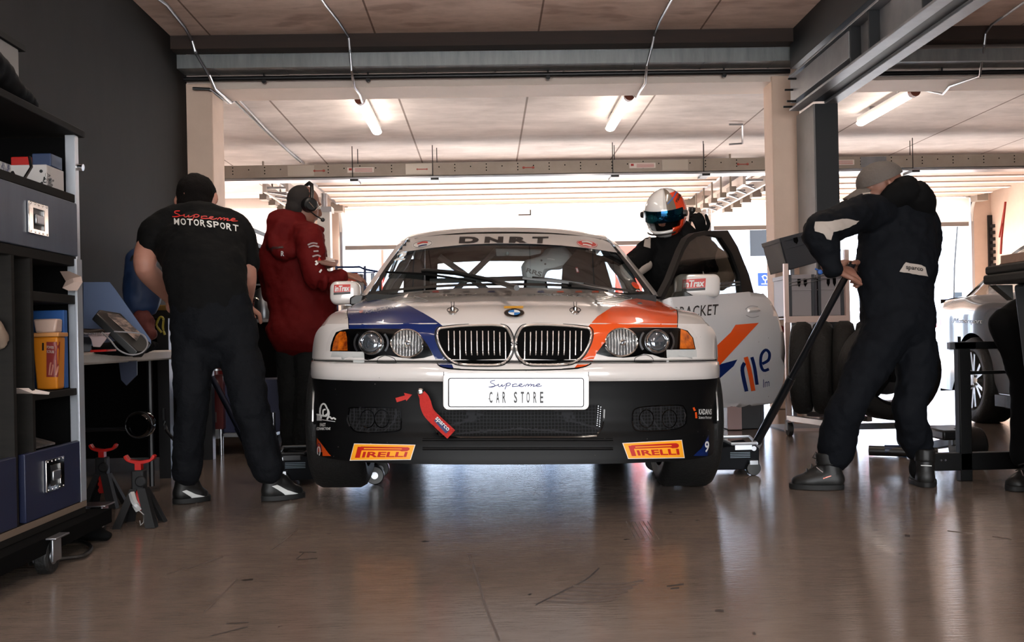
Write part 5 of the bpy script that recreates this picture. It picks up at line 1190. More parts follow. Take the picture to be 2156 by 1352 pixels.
sd = (ec - hc).normalized(); hs = MB()
hs.cyl(ec - sd * .02, ec + sd * .028, .046, .040, 24).cyl(ec + sd * .028, ec + sd * .036, .040, .030, 24)
hset = hs.build('headset_cup', M_black, Bp, bev=.004)
MB().tube([ec + sd * .02 + U_ * .03, hc + sd * .086 + U_ * .075, hc + sd * .05 + U_ * .122, hc + U_ * .136, hc - sd * .05 + U_ * .122, hc - sd * .086 + U_ * .06], .011, 10).build('headset_band', M_black, hset)
MB().tube([ec - U_ * .035 + sd * .02, ec - U_ * .05 + F_ * .05, hc + F_ * .115 - U_ * .055 + sd * .03], .004, 6).ball(hc + F_ * .12 - U_ * .056 + sd * .03, .013, 10).build('headset_microphone', M_black, hset)
MB().beam(ec + sd * .037 + U_ * .01 - F_ * .02, ec + sd * .037 - U_ * .015 + F_ * .02, .004, .004).tube([ec + sd * .034 + F_ * .03 + U_ * .03, ec + sd * .036 + F_ * .045, ec + sd * .034 + F_ * .03 - U_ * .03], .002, 6).build('silver_clip', M_chrome, hset)
j = MB()
limb(j, [U(637, 702, 5.88), U(640, 660, 5.9), U(625, 600, 5.92), U(617, 545, 5.92), U(620, 500, 5.92), U(624, 474, 5.90)], [(.215, .15), (.20, .15), (.195, .16), (.205, .16), (.17, .13), (.085, .08)], side=(1, 0, 0), n=24)
sh, el = U(652, 505, 5.72), U(664, 582, 5.66)
limb(j, [U(636, 496, 5.8), sh, lerp(sh, el, .5), el, U(690, 592, 5.68), U(716, 582, 5.74)], [.085, .088, .078, .072, .060, .048])
limb(j, [U(585, 500, 6.0), U(568, 560, 6.05), U(573, 620, 6.05)], [.085, .075, .065])
limb(j, [U(588, 515, 5.80), U(600, 470, 5.82), U(625, 462, 5.86)], [(.085, .06), (.105, .075), (.07, .05)], side=(1, 0, 0))
limb(j, [U(590, 470, 5.78), U(578, 505, 5.76), U(600, 532, 5.74), U(632, 505, 5.74)], [.045, .05, .05, .035])
limb(j, [U(640, 484, 5.84), U(668, 486, 5.8), U(680, 484, 5.82)], [.05, .035, .018])
jk = fuse(j, 'hooded_jacket', M_jack, Bp, .010, 5, noise=[(.15, .035), (.05, .012)])
p = MB()
for a, k, n_, rr in (((610, 690, 5.92), (612, 820, 5.9), (615, 940, 6.0), .085), ((655, 690, 5.88), (650, 820, 5.84), (640, 940, 5.9), .088)):
    limb(p, [U(*a), lerp(U(*a), U(*k), .5), U(*k), U(*n_)], [rr + .005, rr, rr * .85, rr * .74])
limb(p, [U(632, 685, 5.9), U(632, 712, 5.9)], [(.18, .13), (.16, .12)], side=(1, 0, 0))
fuse(p, 'grey_jeans', M_jean2, Bp, .011, 4, noise=[(.08, .02), (.035, .008)])
shoe(FL(640, 966), FL(603, 962), Bp, M_shoe, name='shoe'); shoe(FL(672, 966), FL(636, 962) + V((0, -.1, 0)), Bp, M_shoe, name='shoe')
bj = bvh_of([jk]); 
lettering(bj, 'R', [(592, 529), (598, 529), (598, 539), (592, 539)], 'jacket_letter', M_pw, jk, .004, bold=.03, step=0)
script_word(bj, [(563, 517), (596, 515), (598, 526), (564, 530)], 1.5, 'jacket_script', pm('print_dark_red', (.10, .02, .02), .6), jk, .004)
M_pg = pm('print_grey', (.55, .50, .50), .6)
lay(strokes_bm([[(648, 516), (657, 512), (668, 514)], [(650, 521), (660, 518), (671, 521)], [(660, 530), (670, 529)], [(658, 541), (668, 538), (674, 541)]], 3.2), bj, 'sleeve_print', M_pg, jk, .005, 3)
lay(strokes_bm([[(664, 550), (668, 555), (664, 558)], [(676, 568), (672, 574)]], 3.6), bj, 'sleeve_print', M_pw, jk, .005, 3)
sticker(bj, [(671, 541), (677, 553), (667, 551)], 'sleeve_print', M_pred, jk, .005, 3)
cb = tag(MB().prism([U(672, 556, 5.62), U(706, 562, 5.6), U(690, 566, 5.75)], (0, 0, .008)).prism([U(668, 553, 5.6), U(708, 560, 5.62), U(712, 552, 5.75), U(680, 548, 5.8)], (0, 0, .012)).build('clipboard', pm('clip_brown', (.45, .30, .24), .6)), 'brown clipboard held by the person in the red jacket', 'clipboard')
tag(MB().prism([U(672, 548, 5.66), U(706, 554, 5.66), U(704, 547, 5.78), U(682, 542, 5.82)], (0, 0, .006)).build('paper_sheet', M_paperw), 'white paper on the brown clipboard by the red sleeve', 'paper')
# --- driver with the white and orange helmet behind the open door
Cp = thing('person', 'person in black race suit and white orange helmet standing behind the open car door', 'person', FL(1425, 950))
hc = U(1402, 452, 6.05); f = V((-.46, -.78, -.30)).normalized(); up = V((-.10, -.25, 1)); up = (up - f * up.dot(f)).normalized(); s = f.cross(up); MH = Matrix((s, f, up)).transposed()
M_hw = pm('helmet_white', (.86, .85, .84), .15, coat=1); M_ho = pm('helmet_orange', (.80, .22, .08), .2, coat=1)
bk_ = MB(); limb(bk_, [U(1424, 520, 6.1), hc + V((.0, .02, -.06))], [.065, .065]); bk_.ball(hc - up * .0, (.082, .098, .112), 16, MH); fuse(bk_, 'balaclava', M_hood, Cp, .008, 2)
bd = MB(); bd.ball(hc + f * .05 - up * .02, (.045, .05, .05), 14, MH)
limb(bd, [hc + f * .09 + up * .005, hc + f * .112 - up * .032, hc + f * .095 - up * .04], [.010, .014, .010], n=8)
fuse(bd, 'bare_skin', M_skin2, Cp, .008, 3)
hm = MB()
rs = []
# helmet shell: vertical slices leaving the eye port open
shell_ = MB(); nph = 40; nth = 24
def hp_(th, ph):      # th 0 top .. pi chin, ph 0 = face direction
    r = 1.0; x = math.sin(th) * math.sin(ph); y = math.sin(th) * math.cos(ph); z = math.cos(th)
    ax, ay, az = .126, .150, .150
    if y > 0 and z < -.25: ay += .035 * (min(1, (-z - .25) / .5))
    if z < -.6: ax *= .95
    return hc + s * (x * ax) + f * (y * ay) + up * (z * az * (1.05 if z < 0 else 1) + .012)
vs = []; fs_w = []; mi = []
TH = [math.pi * (i / nth) * .83 for i in range(nth + 1)]
for i, th in enumerate(TH):
    for k in range(nph): vs.append(hp_(max(th, .02), 2 * math.pi * k / nph))
for i in range(nth):
    for k in range(nph):
        ph = 2 * math.pi * (k + .5) / nph; ph = ph - 2 * math.pi if ph > math.pi else ph; th = (TH[i] + TH[i + 1]) / 2
        port = abs(ph) < 1.2 and 1.38 < th < 2.02 + .14 * math.cos(ph)
        if port: continue
        shell_.mat(1 if ((ph < -1.0 and th > .55) or ph > 2.2 or (ph < -.85 and th > 1.9)) else (2 if th < 1.36 and -.95 < ph < -.45 else (3 if -.45 < ph < -.25 and th < 1.36 else 0)))
        shell_.add([vs[i * nph + k], vs[i * nph + (k + 1) % nph], vs[(i + 1) * nph + (k + 1) % nph], vs[(i + 1) * nph + k]], [(0, 1, 2, 3)])
helmet = shell_.build('helmet_shell', [M_hw, M_ho, pm('helmet_grey', (.42, .38, .34), .2, coat=1), pm('helmet_silver', (.72, .71, .70), .2, coat=1)], Cp, sm=60)
q = helmet.modifiers.new('s', 'SOLIDIFY'); q.thickness = .012; q.offset = -1
M_visor = pm('iridium_visor', (.05, .12, .32), .06, .9, var=(6, .5, (.02, .30, .28), (3, .4, .4)))
MB().grid([[hc + s * (math.sin(th) * math.sin(ph) * .134) + f * (math.sin(th) * math.cos(ph) * .160) + up * (math.cos(th) * .150 + .012) for ph in [-1.30 + 2.6 * k / 24 for k in range(25)]] for th in [1.30 + (.48) * i / 6 for i in range(7)]]).build('visor', M_visor, helmet, sm=60)
for k in (-1, 1): MB().cyl(hc + s * k * .128 + f * .035 + up * .012, hc + s * k * .146 + f * .035 + up * .012, .022, .018, 16).build('visor_pivot', M_black, helmet)
MB().tube([hc + f * .172 * math.cos(a) - up * .086 + s * .110 * math.sin(a) for a in [-.9 + .18 * k for k in range(11)]], .006, 6).build('chin_vent', M_black, helmet)
bhh = bvh_of([helmet]); lettering(bhh, 'racer', [(1421, 424), (1431, 404), (1436, 407), (1426, 427)], 'helmet_lettering', M_txt, helmet, .004, bold=.02, step=0)
lay(strokes_bm([[(1405, 430), (1418, 415), (1428, 395), (1430, 388)]], 2), bhh, 'helmet_line', pm('helmet_blue', (.10, .35, .60), .3), helmet, .004, 0)
t = MB()
limb(t, [U(1425, 700, 6.15), U(1420, 640, 6.15), U(1415, 590, 6.15), U(1412, 545, 6.12), U(1412, 518, 6.1)], [(.17, .13), (.17, .13), (.19, .14), (.205, .14), (.11, .10)], side=(1, 0, 0), n=22)
limb(t, [U(1372, 524, 6.12), U(1345, 545, 6.0), U(1322, 560, 5.86), U(1300, 548, 5.7)], [.078, .072, .060, .048])
limb(t, [U(1455, 520, 6.15), U(1490, 545, 6.2), U(1518, 590, 6.2)], [.08, .074, .066])
limb(t, [U(1518, 590, 6.2), U(1505, 545, 6.1), U(1480, 505, 5.98)], [.062, .056, .046])
limb(t, [U(1440, 478, 6.15), U(1452, 505, 6.15)], [.05, .07])
for hx, kx, ax_ in (((1400, 690, 6.15), (1398, 820, 6.1), (1400, 940, 6.15)), ((1450, 690, 6.15), (1452, 820, 6.1), (1452, 940, 6.15))): limb(t, [U(*hx), U(*kx), U(*ax_)], [.095, .075, .06])
suit = fuse(t, 'race_suit', M_suit, Cp, .010, 5, noise=[(.1, .02), (.04, .007)])
bsu = bvh_of([suit])
sticker(bsu, [(1359, 499), (1370, 497), (1368, 524), (1355, 521)], 'shoulder_patch', M_pale, suit, .006, 5)
g = MB(); hand(g, U(1480, 500, 5.97), (-.25, -.35, .9), (.4, -.8, 0), 1.12, .75, thumb=1); fuse(g, 'glove', M_hood, Cp, .006, 2); g = MB(); hand(g, U(1300, 548, 5.7), (-.9, -.3, .1), (0, 0, 1), 1.1, .6, thumb=1)
fuse(g, 'glove', M_hood, Cp, .006, 2)
ar = MB(); limb(ar, [U(1500, 530, 6.05), U(1527, 560, 6.12), U(1524, 590, 6.12), U(1510, 598, 6.12)], [.045, .062, .06, .045]); fuse(ar, 'sleeve_panel', pm('sleeve_tan', (.52, .44, .38), .8), Cp, .009, 3)
ar = MB(); limb(ar, [U(1362, 558, 6.0), U(1340, 572, 5.9), U(1330, 578, 5.86)], [.036, .036, .028]); fuse(ar, 'sleeve_panel', M_pale, Cp, .009, 3)
for px in (1400, 1452): shoe(FL(px - 10, 960) + V((0, -.12, 0)), FL(px, 950), Cp, M_shoe, name='race_boot')
MB().tube([hc - f * .08 + s * .05 - up * .1, U(1452, 470, 6.2), U(1456, 445, 6.2)], .015, 8).ball(U(1457, 443, 6.2), .022, 10).cyl(U(1450, 440, 6.2), U(1464, 441, 6.2), .012).build('neck_restraint', M_black, Cp)
# --- man in navy overalls pumping the jack
Dp = thing('person', 'person in navy overalls and grey cap pushing down the long jack handle', 'person', FL(1830, 1030))
hc = U(1854, 396, 4.5); fd = V((-.90, -.05, -.36)); body = MB()
S_, F_, U_ = head(body, hc, fd, (-.15, -.10, 1), .98)
limb(body, [U(1880, 440, 4.5), hc + V((.02, 0, -.03))], [.06, .058])
w1, w2 = U(1755, 568, 4.25), U(1800, 560, 4.5)
grip = U(1792, 568, 4.38)
limb(body, [U(1850, 450, 4.45), U(1822, 448, 4.40), lerp(U(1822, 448, 4.40), U(1727, 486, 4.22), .5) + V((0, 0, .008)), U(1727, 486, 4.22), lerp(U(1727, 486, 4.22), U(1745, 562, 4.22), .5), U(1745, 560, 4.22), w1], [.04, .04, .04, .036, .034, .034, .028]); limb(body, [U(1885, 450, 4.5), U(1850, 450, 4.45)], [.06, .04]); limb(body, [U(1885, 450, 4.5), U(1935, 470, 4.56), U(1942, 540, 4.68), U(1880, 588, 4.78), U(1822, 562, 4.62), w2], [.06, .05, .045, .04, .034, .028])
hand(body, w1, (.9, .25, -.10), (.0, -.55, .8), 1.08, .8, thumb=1); hand(body, w2, (-.75, -.45, .1), (0, .1, 1), 1.08, .85, thumb=-1)
fuse(body, 'bare_skin', M_skin2, Dp, .0065, 2); eyes(Dp, hc, S_, F_, U_, 1.02)
cp = MB(); rs = []
for i in range(11):
    a = math.pi / 2 * i / 10; rs.append([hc + U_ * (.035 + .085 * math.sin(a)) + (S_ * math.cos(b_) * .094 + F_ * (math.sin(b_) * .108 - .008)) * max(math.cos(a), .02) for b_ in [2 * math.pi * k / 28 for k in range(28)]])
cap_ = cp.rings(rs, True).build('cap_crown', pm('cap_grey', (.34, .31, .29), .85, bump=(60, .3)), Dp, sm=60)
br = [[hc + U_ * (.040 - .020 * abs(q) ** 2 - .018 * t_) + F_ * (.085 + .095 * t_ * (1 - .35 * q * q)) + S_ * q * (.080 - .012 * t_) for q in [-1 + .2 * k for k in range(11)]] for t_ in (0, .33, .66, 1)]
o = MB().grid(br).build('cap_peak', pm('cap_grey', (.34, .31, .29), .85), cap_, sm=60); q = o.modifiers.new('s', 'SOLIDIFY'); q.thickness = .005
t = MB()
limb(t, [U(1890, 680, 4.42), U(1888, 620, 4.44), U(1888, 560, 4.46), U(1888, 490, 4.50), U(1885, 440, 4.52), U(1870, 415, 4.53)], [(.165, .135), (.165, .13), (.172, .13), (.175, .13), (.15, .12), (.07, .07)], side=(1, 0, 0), n=24)
sh, el = U(1822, 448, 4.40), U(1727, 486, 4.22)
limb(t, [U(1850, 450, 4.45), sh, lerp(sh, el, .5) + V((0, 0, .008)), el, lerp(el, U(1745, 562, 4.22), .5), U(1748, 562, 4.22)], [.085, .085, .078, .068, .062, .045])
limb(t, [U(1940, 470, 4.55), U(1945, 540, 4.68), U(1880, 590, 4.80), U(1822, 565, 4.62)], [.08, .07, .06, .048])
limb(t, [U(1870, 690, 4.40), U(1835, 760, 4.36), U(1798, 830, 4.32), U(1770, 900, 4.36), U(1756, 958, 4.40)], [.112, .104, .080, .080, .075])
limb(t, [U(1915, 680, 4.46), U(1930, 760, 4.42), U(1918, 850, 4.38), U(1925, 920, 4.42), U(1945, 962, 4.46)], [.102, .096, .070, .072, .048])
ov = fuse(t, 'overalls', M_navy, Dp, .010, 5, noise=[(.13, .035), (.045, .016)])
hd_ = MB()
limb(hd_, [U(1868, 425, 4.42), U(1905, 405, 4.42), U(1935, 425, 4.45), U(1945, 448, 4.5)], [.05, .075, .075, .05]); limb(hd_, [U(1862, 425, 4.5), U(1895, 395, 4.58), U(1925, 410, 4.6)], [.05, .06, .05])
fuse(hd_, 'hood', M_hood, Dp, .009, 5, noise=[(.06, .012)])
bo_ = bvh_of([ov])
sticker(bo_, [(1716, 469), (1745, 468), (1775, 462), (1806, 465), (1800, 472), (1775, 482), (1752, 490), (1748, 505), (1740, 503), (1733, 492), (1716, 488)], 'sleeve_panel', M_pale, ov, .008, 5)
sticker(bo_, [(1815, 411), (1838, 407), (1836, 410), (1816, 414)], 'shoulder_panel', M_pale, ov, .01, 5)
bk = sticker(bo_, [(1905, 553), (1938, 558), (1946, 562), (1952, 583), (1893, 573)], 'back_patch', M_pale, ov, .008, 6)
lettering(bvh_of([bk]), 'sparco', [(1907, 560), (1943, 565), (1943, 574), (1907, 570)], 'patch_lettering', M_txt, bk, .003, bold=.02, step=0)
b1 = shoe(FL(1663, 1028), FL(1776, 1031), Dp, M_shoe, .12, .054, name='work_boot'); 
b2 = shoe(FL(1946, 1018) + V((.02, .10, 0)), FL(1952, 1028), Dp, M_shoe, .12, .052, name='work_boot')
for bb_, pts in ((b1, [[(1705, 985), (1698, 975), (1712, 968), (1718, 975), (1708, 982)], [(1720, 985), (1733, 995)]]), (b2, [[(1940, 980), (1960, 981)]])):
    lay(strokes_bm(pts, 1.6), bvh_of([bb_, ov]), 'boot_detail', M_pg if bb_ is b1 else M_pw, bb_, .006, 0)
lay(strokes_bm([[(1733, 1008), (1750, 1002)]], 2), bvh_of([b1]), 'boot_orange_stripe', M_orange, b1, .006, 0)
limb_ = MB(); limb(limb_, [U(1748, 955, 4.40), FL(1755, 1015) + V((.0, .03, .07))], [.055, .05]); limb(limb_, [U(1945, 955, 4.46), FL(1950, 1026) + V((0, .06, .07))], [.052, .05]); fuse(limb_, 'sock', M_hood, Dp, .01, 2)
# --- knee and boot of a person sitting at the right edge
Ep = thing('person', 'black clothed seated person cut off by the right edge, knee and boot showing', 'person', FL(2150, 1030))
t = MB(); limb(t, [U(2290, 600, 4.40), U(2200, 655, 4.38), U(2128, 682, 4.34), U(2116, 684, 4.32)], [.12, .11, .085, .07]); limb(t, [U(2122, 684, 4.32), U(2160, 800, 4.32), U(2156, 960, 4.34)], [.08, .07, .06])
limb(t, [U(2300, 600, 4.42), U(2310, 480, 4.42), U(2300, 380, 4.42)], [(.17, .13), (.19, .13), (.16, .11)], side=(1, 0, 0)); limb(t, [U(2360, 600, 4.4), U(2300, 690, 4.32), U(2330, 850, 4.36), U(2330, 990, 4.38)], [.11, .08, .07, .06]); limb(t, [U(2260, 420, 4.4), U(2235, 540, 4.38), U(2200, 620, 4.36)], [.07, .06, .05])
fuse(t, 'dark_clothing', M_hood, Ep, .012, 4, noise=[(.1, .02)])
hh = MB(); head(hh, U(2295, 290, 4.42), (-.8, -.5, -.2), (0, 0, 1)); limb(hh, [U(2297, 380, 4.42), U(2296, 300, 4.42)], [.06, .058]); limb(hh, [U(2297, 390, 4.42), U(2262, 420, 4.4), U(2236, 540, 4.38), U(2206, 610, 4.36), U(2198, 625, 4.35)], [.05, .05, .04, .032, .028]); hand(hh, U(2198, 625, 4.35), (-.6, -.4, -.5), (0, -.2, .9), 1, .4); fuse(hh, 'bare_skin', M_skin2, Ep, .008, 2)
hq = MB(); hq.ball(U(2295, 290, 4.42) + V((.015, .012, .038)), (.090, .092, .090), 18); fuse(hq, 'hair', M_hair, Ep, .01, 3)
bb_ = shoe(FL(2124, 1034) + V((0, -.02, 0)), FL(2172, 1024) + V((.08, .05, 0)), Ep, M_shoe, .12, .055, name='work_boot'); shoe(FL(2300, 1034), FL(2350, 1026), Ep, M_shoe, .12, .055, name='work_boot')
lay(strokes_bm([[(2146, 975), (2150, 990), (2154, 1005)]], 2), bvh_of([bb_]), 'boot_detail', M_pg, bb_, .006, 0)
# ------------------------------------------------------------------ left side: tool cabinet, table, stands
CX = -1.415
def xb(px0, px1, py0, py1, X, depth):
    """box whose aisle face lies in the plane x = X"""
    pm_ = (px0 + px1) / 2; a = PXX(px0, py0, X).y; b = PXX(px1, py0, X).y; z1 = PXX(pm_, py0, X).z; z0 = PXX(pm_, py1, X).z
    return (X - depth, X, min(a, b), max(a, b), z0, z1)
yE = PXX(173, 700, CX).y
def zat(py, px=160): return PXX(px, py, CX).z
M_wood = pm('worn_ply_edge', (.11, .10, .09), .8, spec=.2, var=(8, .5, (.06, .055, .05), (1, .3, 6)))
M_case = pm('flight_case_blue', (.05, .09, .22), .5, var=(3, .5, (.04, .07, .18)))
M_caseg = pm('flight_case_grey_blue', (.26, .29, .35), .5, var=(6, .5, (.20, .23, .29), (1, 3, .5)))
M_alu = pm('aluminium_edge', (.70, .72, .75), .35, .6)
M_dark = pm('cabinet_black', (.022, .022, .024), .9, spec=.08)
cab = thing('tool_cabinet', 'tall black flight case cabinet with open shelves and blue drawers at the left edge', 'cabinet', (-1.75, 2.9, 0))
Y0 = 1.9; XB = -2.15
MB().box(XB, XB + .02, Y0, yE, zat(1061), zat(290)).box(XB, CX - .03, yE - .02, yE, zat(1061), zat(290)).build('carcass', M_dark, cab)
MB().box(CX - .035, CX, yE - .03, yE, zat(1061), zat(285)).box(CX - .006, CX + .004, yE - .045, yE + .002, zat(1061), zat(545)).build('edge_profile', M_alu, cab, bev=.002)
MB().box(XB, CX + .012, Y0, yE + .03, zat(285), zat(270)).build('top_board', M_wood, cab, bev=.003)
for a, b in ((427, 410), (560, 541), (640, 622), (832, 818)):
    y0 = Y0 if a < 600 else PXX(72, 700, CX).y
    MB().box(XB, CX - .004, y0, yE - .02, zat(a), zat(b)).build('shelf', M_wood, cab, bev=.002)
for px in (33, 72): 
    y = PXX(px, 700, CX).y; MB().box(XB, CX - .004, y - .012, y + .006, zat(1061), zat(560)).build('divider', M_wood, cab)
MB().box(XB, CX, Y0, yE, zat(1066) - .035, zat(1061)).mat(1).box(CX - .002, CX + .004, Y0, yE, zat(1066) - .012, zat(1061)).build('base_board', [M_wood, pm('raw_edge', (.42, .36, .31), .7)], cab)
MB().box(XB, CX + .06, Y0, yE + .08, zat(1066) - .085, zat(1066) - .036).build('dolly_board', M_dark, cab)
def latch(par, px0, px1, py0, py1, X):
    x0, x1, y0, y1, z0, z1 = xb(px0, px1, py0, py1, X, .0)
    b = MB(); o = [V((X + .001, y, z)) for y, z in ((y0, z0), (y1, z0), (y1, z1), (y0, z1))]; m = .22
    i_ = [V((X + .001, lerp(y0, y1, u), lerp(z0, z1, w))) for u, w in ((m, m * .7), (1 - m, m * .7), (1 - m, 1 - m * .9), (m, 1 - m * .9))]
    b.frame(o, i_, (.006, 0, 0))
    for u in (.08, .3, .5, .7, .92):
        for w in (.06, .94): b.ball((X + .007, lerp(y0, y1, u), lerp(z0, z1, w)), .0035, 6)
    l = b.build('recessed_latch', M_chrome, par, bev=.002)
    MB().box(X - .001, X + .002, i_[0].y, i_[1].y, i_[0].z, i_[2].z).build('latch_dish', M_dkmetal, l)
    MB().box(X + .002, X + .012, lerp(y0, y1, .3), lerp(y0, y1, .72), lerp(z0, z1, .32), lerp(z0, z1, .62)).build('butterfly_handle', M_steel, l, bev=.003)
d = MB().box(CX - .02, CX, Y0, yE - .022, zat(540), zat(428)).build('drawer', M_caseg, cab, bev=.003); latch(d, 56, 97, 428, 494, CX)
y1, y2 = PXX(50, 900, CX).y, yE - .004
d = MB().box(CX - .02, CX + .002, y1, y2, zat(1060), zat(930)).build('drawer', M_case, cab, bev=.003); latch(d, 93, 131, 965, 1032, CX + .002)
d = MB().box(CX - .02, CX + .002, Y0, PXX(33, 900, CX).y - .004, zat(1060), zat(930)).build('drawer', M_case, cab, bev=.003)
for px, X in ((100, -1.37), (205, -1.44), (20, -1.95)):
    p = FL(px, 1208 if px < 150 else 1128) if px > 50 else V((-1.95, 3.3, 0)); p = V((p.x, p.y, 0))
    c = MB().cyl((p.x - .02, p.y, .055), (p.x + .02, p.y, .055), .054, n=24).build('caster', M_rubber, cab, bev=.006)
    MB().cyl((p.x - .022, p.y, .055), (p.x + .022, p.y, .055), .026, n=16).box(p.x - .032, p.x - .024, p.y - .03, p.y + .03, .04, .115).box(p.x + .024, p.x + .032, p.y - .03, p.y + .03, .04, .115).box(p.x - .05, p.x + .05, p.y - .05, p.y + .05, .112, .118).build('caster_fork', M_steel, c, bev=.002)
def carton(name, lab, cat, px0, px1, py0, py1, X, dep, m, bev=.003):
    return tag(MB().box(*xb(px0, px1, py0, py1, X, dep)).build(name, m, bev=bev), lab, cat)
z_s1 = zat(410) + .003
# things on and in the cabinet
x0, x1, y0, y1, _, _ = xb(-60, 40, 135, 190, -1.55, .3); tz = zat(270)
o = thing('storage_box', 'pale grey box on top of the tool cabinet', 'box', (x1, y0, tz)); MB().box(x0, x1, y0, y1, tz, tz + .24).build('box_body', pm('box_grey', (.45, .44, .43), .6), o, bev=.004); MB().box(x0 - .01, x1 + .01, y0, y1 + .03, tz + .24, tz + .26).build('box_lid', M_wood, o)
b = MB(); limb(b, [V((-1.47, 2.5, tz + .06)), V((-1.46, 2.85, tz + .075)), V((-1.45, 3.05, tz + .04)), V((-1.45, 3.24, tz + .022))], [(.06, .06), (.08, .075), (.06, .04), (.03, .022)], side=(1, 0, 0))
tag(fuse(b, 'black_cloth', M_hood, None, .012, 4, noise=[(.06, .02)]), 'black cloth heap lying on the front edge of the tool cabinet top', 'cloth')
x0, x1, y0, y1, z1 = -1.58, -1.44, 3.32, 3.455, PXX(117, 354, -1.44).z
wb = thing('carton', 'white cardboard carton with a black ink splash on the top shelf', 'box', (x1, y0, z_s1))
bd = MB().box(x0, x1, y0, y1, z_s1, z1).build('carton_body', pm('carton_white', (.70, .68, .67), .6), wb, bev=.002)
bv = bvh_of([bd])
for k in range(14):
    sticker(bv, oval(102 + random.gauss(0, 9), 378 + random.gauss(0, 10), random.uniform(2, 5), random.uniform(2, 6), 10), 'ink_splash', M_black, bd, .001, 0)
sticker(bv, rrect(133, 380, 143, 401, 2, 2), 'screen_picture', pm('print_dark', (.25, .25, .26), .5), bd, .001, 0); lettering(bv, 'RIT', [(36, 374), (62, 380), (60, 386), (36, 380)], 'carton_lettering', M_pred, bd, .001, shear=.3, step=0)
tag(MB().box(-1.575, -1.51, 3.36, 3.45, z1 + .002, z1 + .035).build('red_case', M_red, bev=.003), 'small red case on the white carton', 'box')
tag(MB().box(-1.505, -1.442, 3.36, 3.45, z1 + .002, z1 + .045).build('blue_carton', pm('carton_blue', (.10, .17, .30), .5), bev=.003), 'dark blue carton lying on the white carton', 'box')
carton('blue_carton', 'blue and white printed carton at the left end of the top shelf', 'box', -30, 24, 337, 384, -1.44, .2, pm('carton_blue_print', (.16, .22, .36), .5, var=(60, .2, (.7, .7, .7))))
tag(MB().cyl(PXX(163, 352, CX + .0), PXX(175, 353, CX + .02) , .012, n=12).build('corner_catch', M_chrome), 'small shiny catch on the rear post of the tool cabinet', 'catch')
tag(MB().tube([PXX(62, 330, -1.44), PXX(66, 352, -1.43), PXX(50, 378, -1.43), PXX(38, 384, -1.43), PXX(26, 362, -1.43)], .005, 6).build('black_cable', M_black), 'black cable hanging over the white carton', 'cable')
b = MB().prism([PXX(145, 571, CX + .01), PXX(171, 582, CX + .03), PXX(174, 594, CX + .04), PXX(163, 612, CX + .02), PXX(150, 606, CX), PXX(157, 592, CX)], (-.03, 0, .0)); tag(b.build('folded_bag', pm('paper_pink', (.62, .54, .50), .8)), 'crumpled pale paper bag end poking out of the middle shelf', 'bag')
z4 = zat(818) + .003
x0, x1, y0, y1, z1 = -1.55, -1.437, 3.425, 3.455, PXX(120, 652, -1.44).z
tag(MB().box(x0, x1, y0, y1, z4, z1).build('blue_carton', pm('carton_bright_blue', (.08, .30, .55), .6, var=(3, .5, (.06, .22, .42))), bev=.003), 'tall bright blue carton behind the yellow tub', 'box')
x0, x1, y0, y1, z1 = -1.509, -1.425, 3.335, 3.415, PXX(105, 701, -1.46).z
tb = thing('wipes_tub', 'yellow cleaning wipes tub with red label and pale lid on the lower shelf', 'tub', (x1, y0, z4))
yc = (y0 + y1) / 2; hy = (y1 - y0) / 2 - .008
def tapb(w0, w1, za, zb, xa, xc): return MB().add([(xa + .01, yc - w0, za), (xc - .005, yc - w0, za), (xc - .005, yc + w0, za), (xa + .01, yc + w0, za), (xa, yc - w1, zb), (xc, yc - w1, zb), (xc, yc + w1, zb), (xa, yc + w1, zb)], [(0, 1, 2, 3), (4, 7, 6, 5), (0, 4, 5, 1), (1, 5, 6, 2), (2, 6, 7, 3), (3, 7, 4, 0)])
zr = lerp(z4, z1, .93); tbody = tapb(hy * .88, hy, z4, zr, x0, x1).build('tub_body', pm('tub_yellow', (.70, .42, .06), .4), tb, bev=.006)
MB().box(x0 - .006, x1 + .006, yc - hy - .008, yc + hy + .008, zr, zr + .014).build('tub_rim', pm('tub_rim', (.72, .50, .30), .4), tb, bev=.003)
tapb(hy * .9, hy * .72, zr + .014, zr + .06, x0, x1 - .004).build('tub_lid', pm('tub_lid', (.70, .60, .55), .35), tb, bev=.006)
bv = bvh_of([tbody]); lb = sticker(bv, [(98, 720), (126, 720), (122, 794), (98, 794)], 'tub_label', pm('label_red', (.42, .07, .05), .5), tbody, .001, 8)
for i, tx in enumerate(('POWER', 'SCRUB')): lettering(bv, tx, [(99, 728 + i * 9), (114, 729 + i * 9), (114, 735 + i * 9), (99, 734 + i * 9)], 'label_lettering', M_pale, lb, .002, bold=.01, step=0)
lay(strokes_bm([[(104, 790), (106, 770), (108, 763)], [(108, 790), (112, 772), (111, 768)], [(118, 790), (121, 775), (123, 770)]], 3), bv, 'label_hands', pm('print_peach', (.62, .40, .33), .6), lb, .002, 0)
sticker(bv, [(89, 722), (93, 722), (93, 738), (89, 738)], 'label_window', M_black, lb, .002, 0)
tag(MB().prism([PXX(40, 818, -1.43), PXX(62, 817, -1.43), PXX(105, 826, -1.40), PXX(103, 831, -1.40), PXX(70, 829, -1.41)], (-.10, 0, .002)).build('paper_stack', M_paperw), 'loose white papers sticking out under the yellow tub', 'paper')
z5 = zat(935) + .01
tag(MB().prism([V((-1.445, PXX(78, 900, -1.43).y, z5)), V((-1.445, PXX(125, 900, -1.43).y, z5)), V((-1.62, PXX(125, 900, -1.43).y, z5 + .05)), V((-1.62, PXX(78, 900, -1.43).y, z5 + .05))], (0, 0, .006)).build('magazine', pm('magazine_cover', (.20, .21, .22), .4, var=(20, .15, (.45, .42, .40), (1, 1, 1)))), 'dark magazine lying on top of the lower blue drawer', 'magazine')
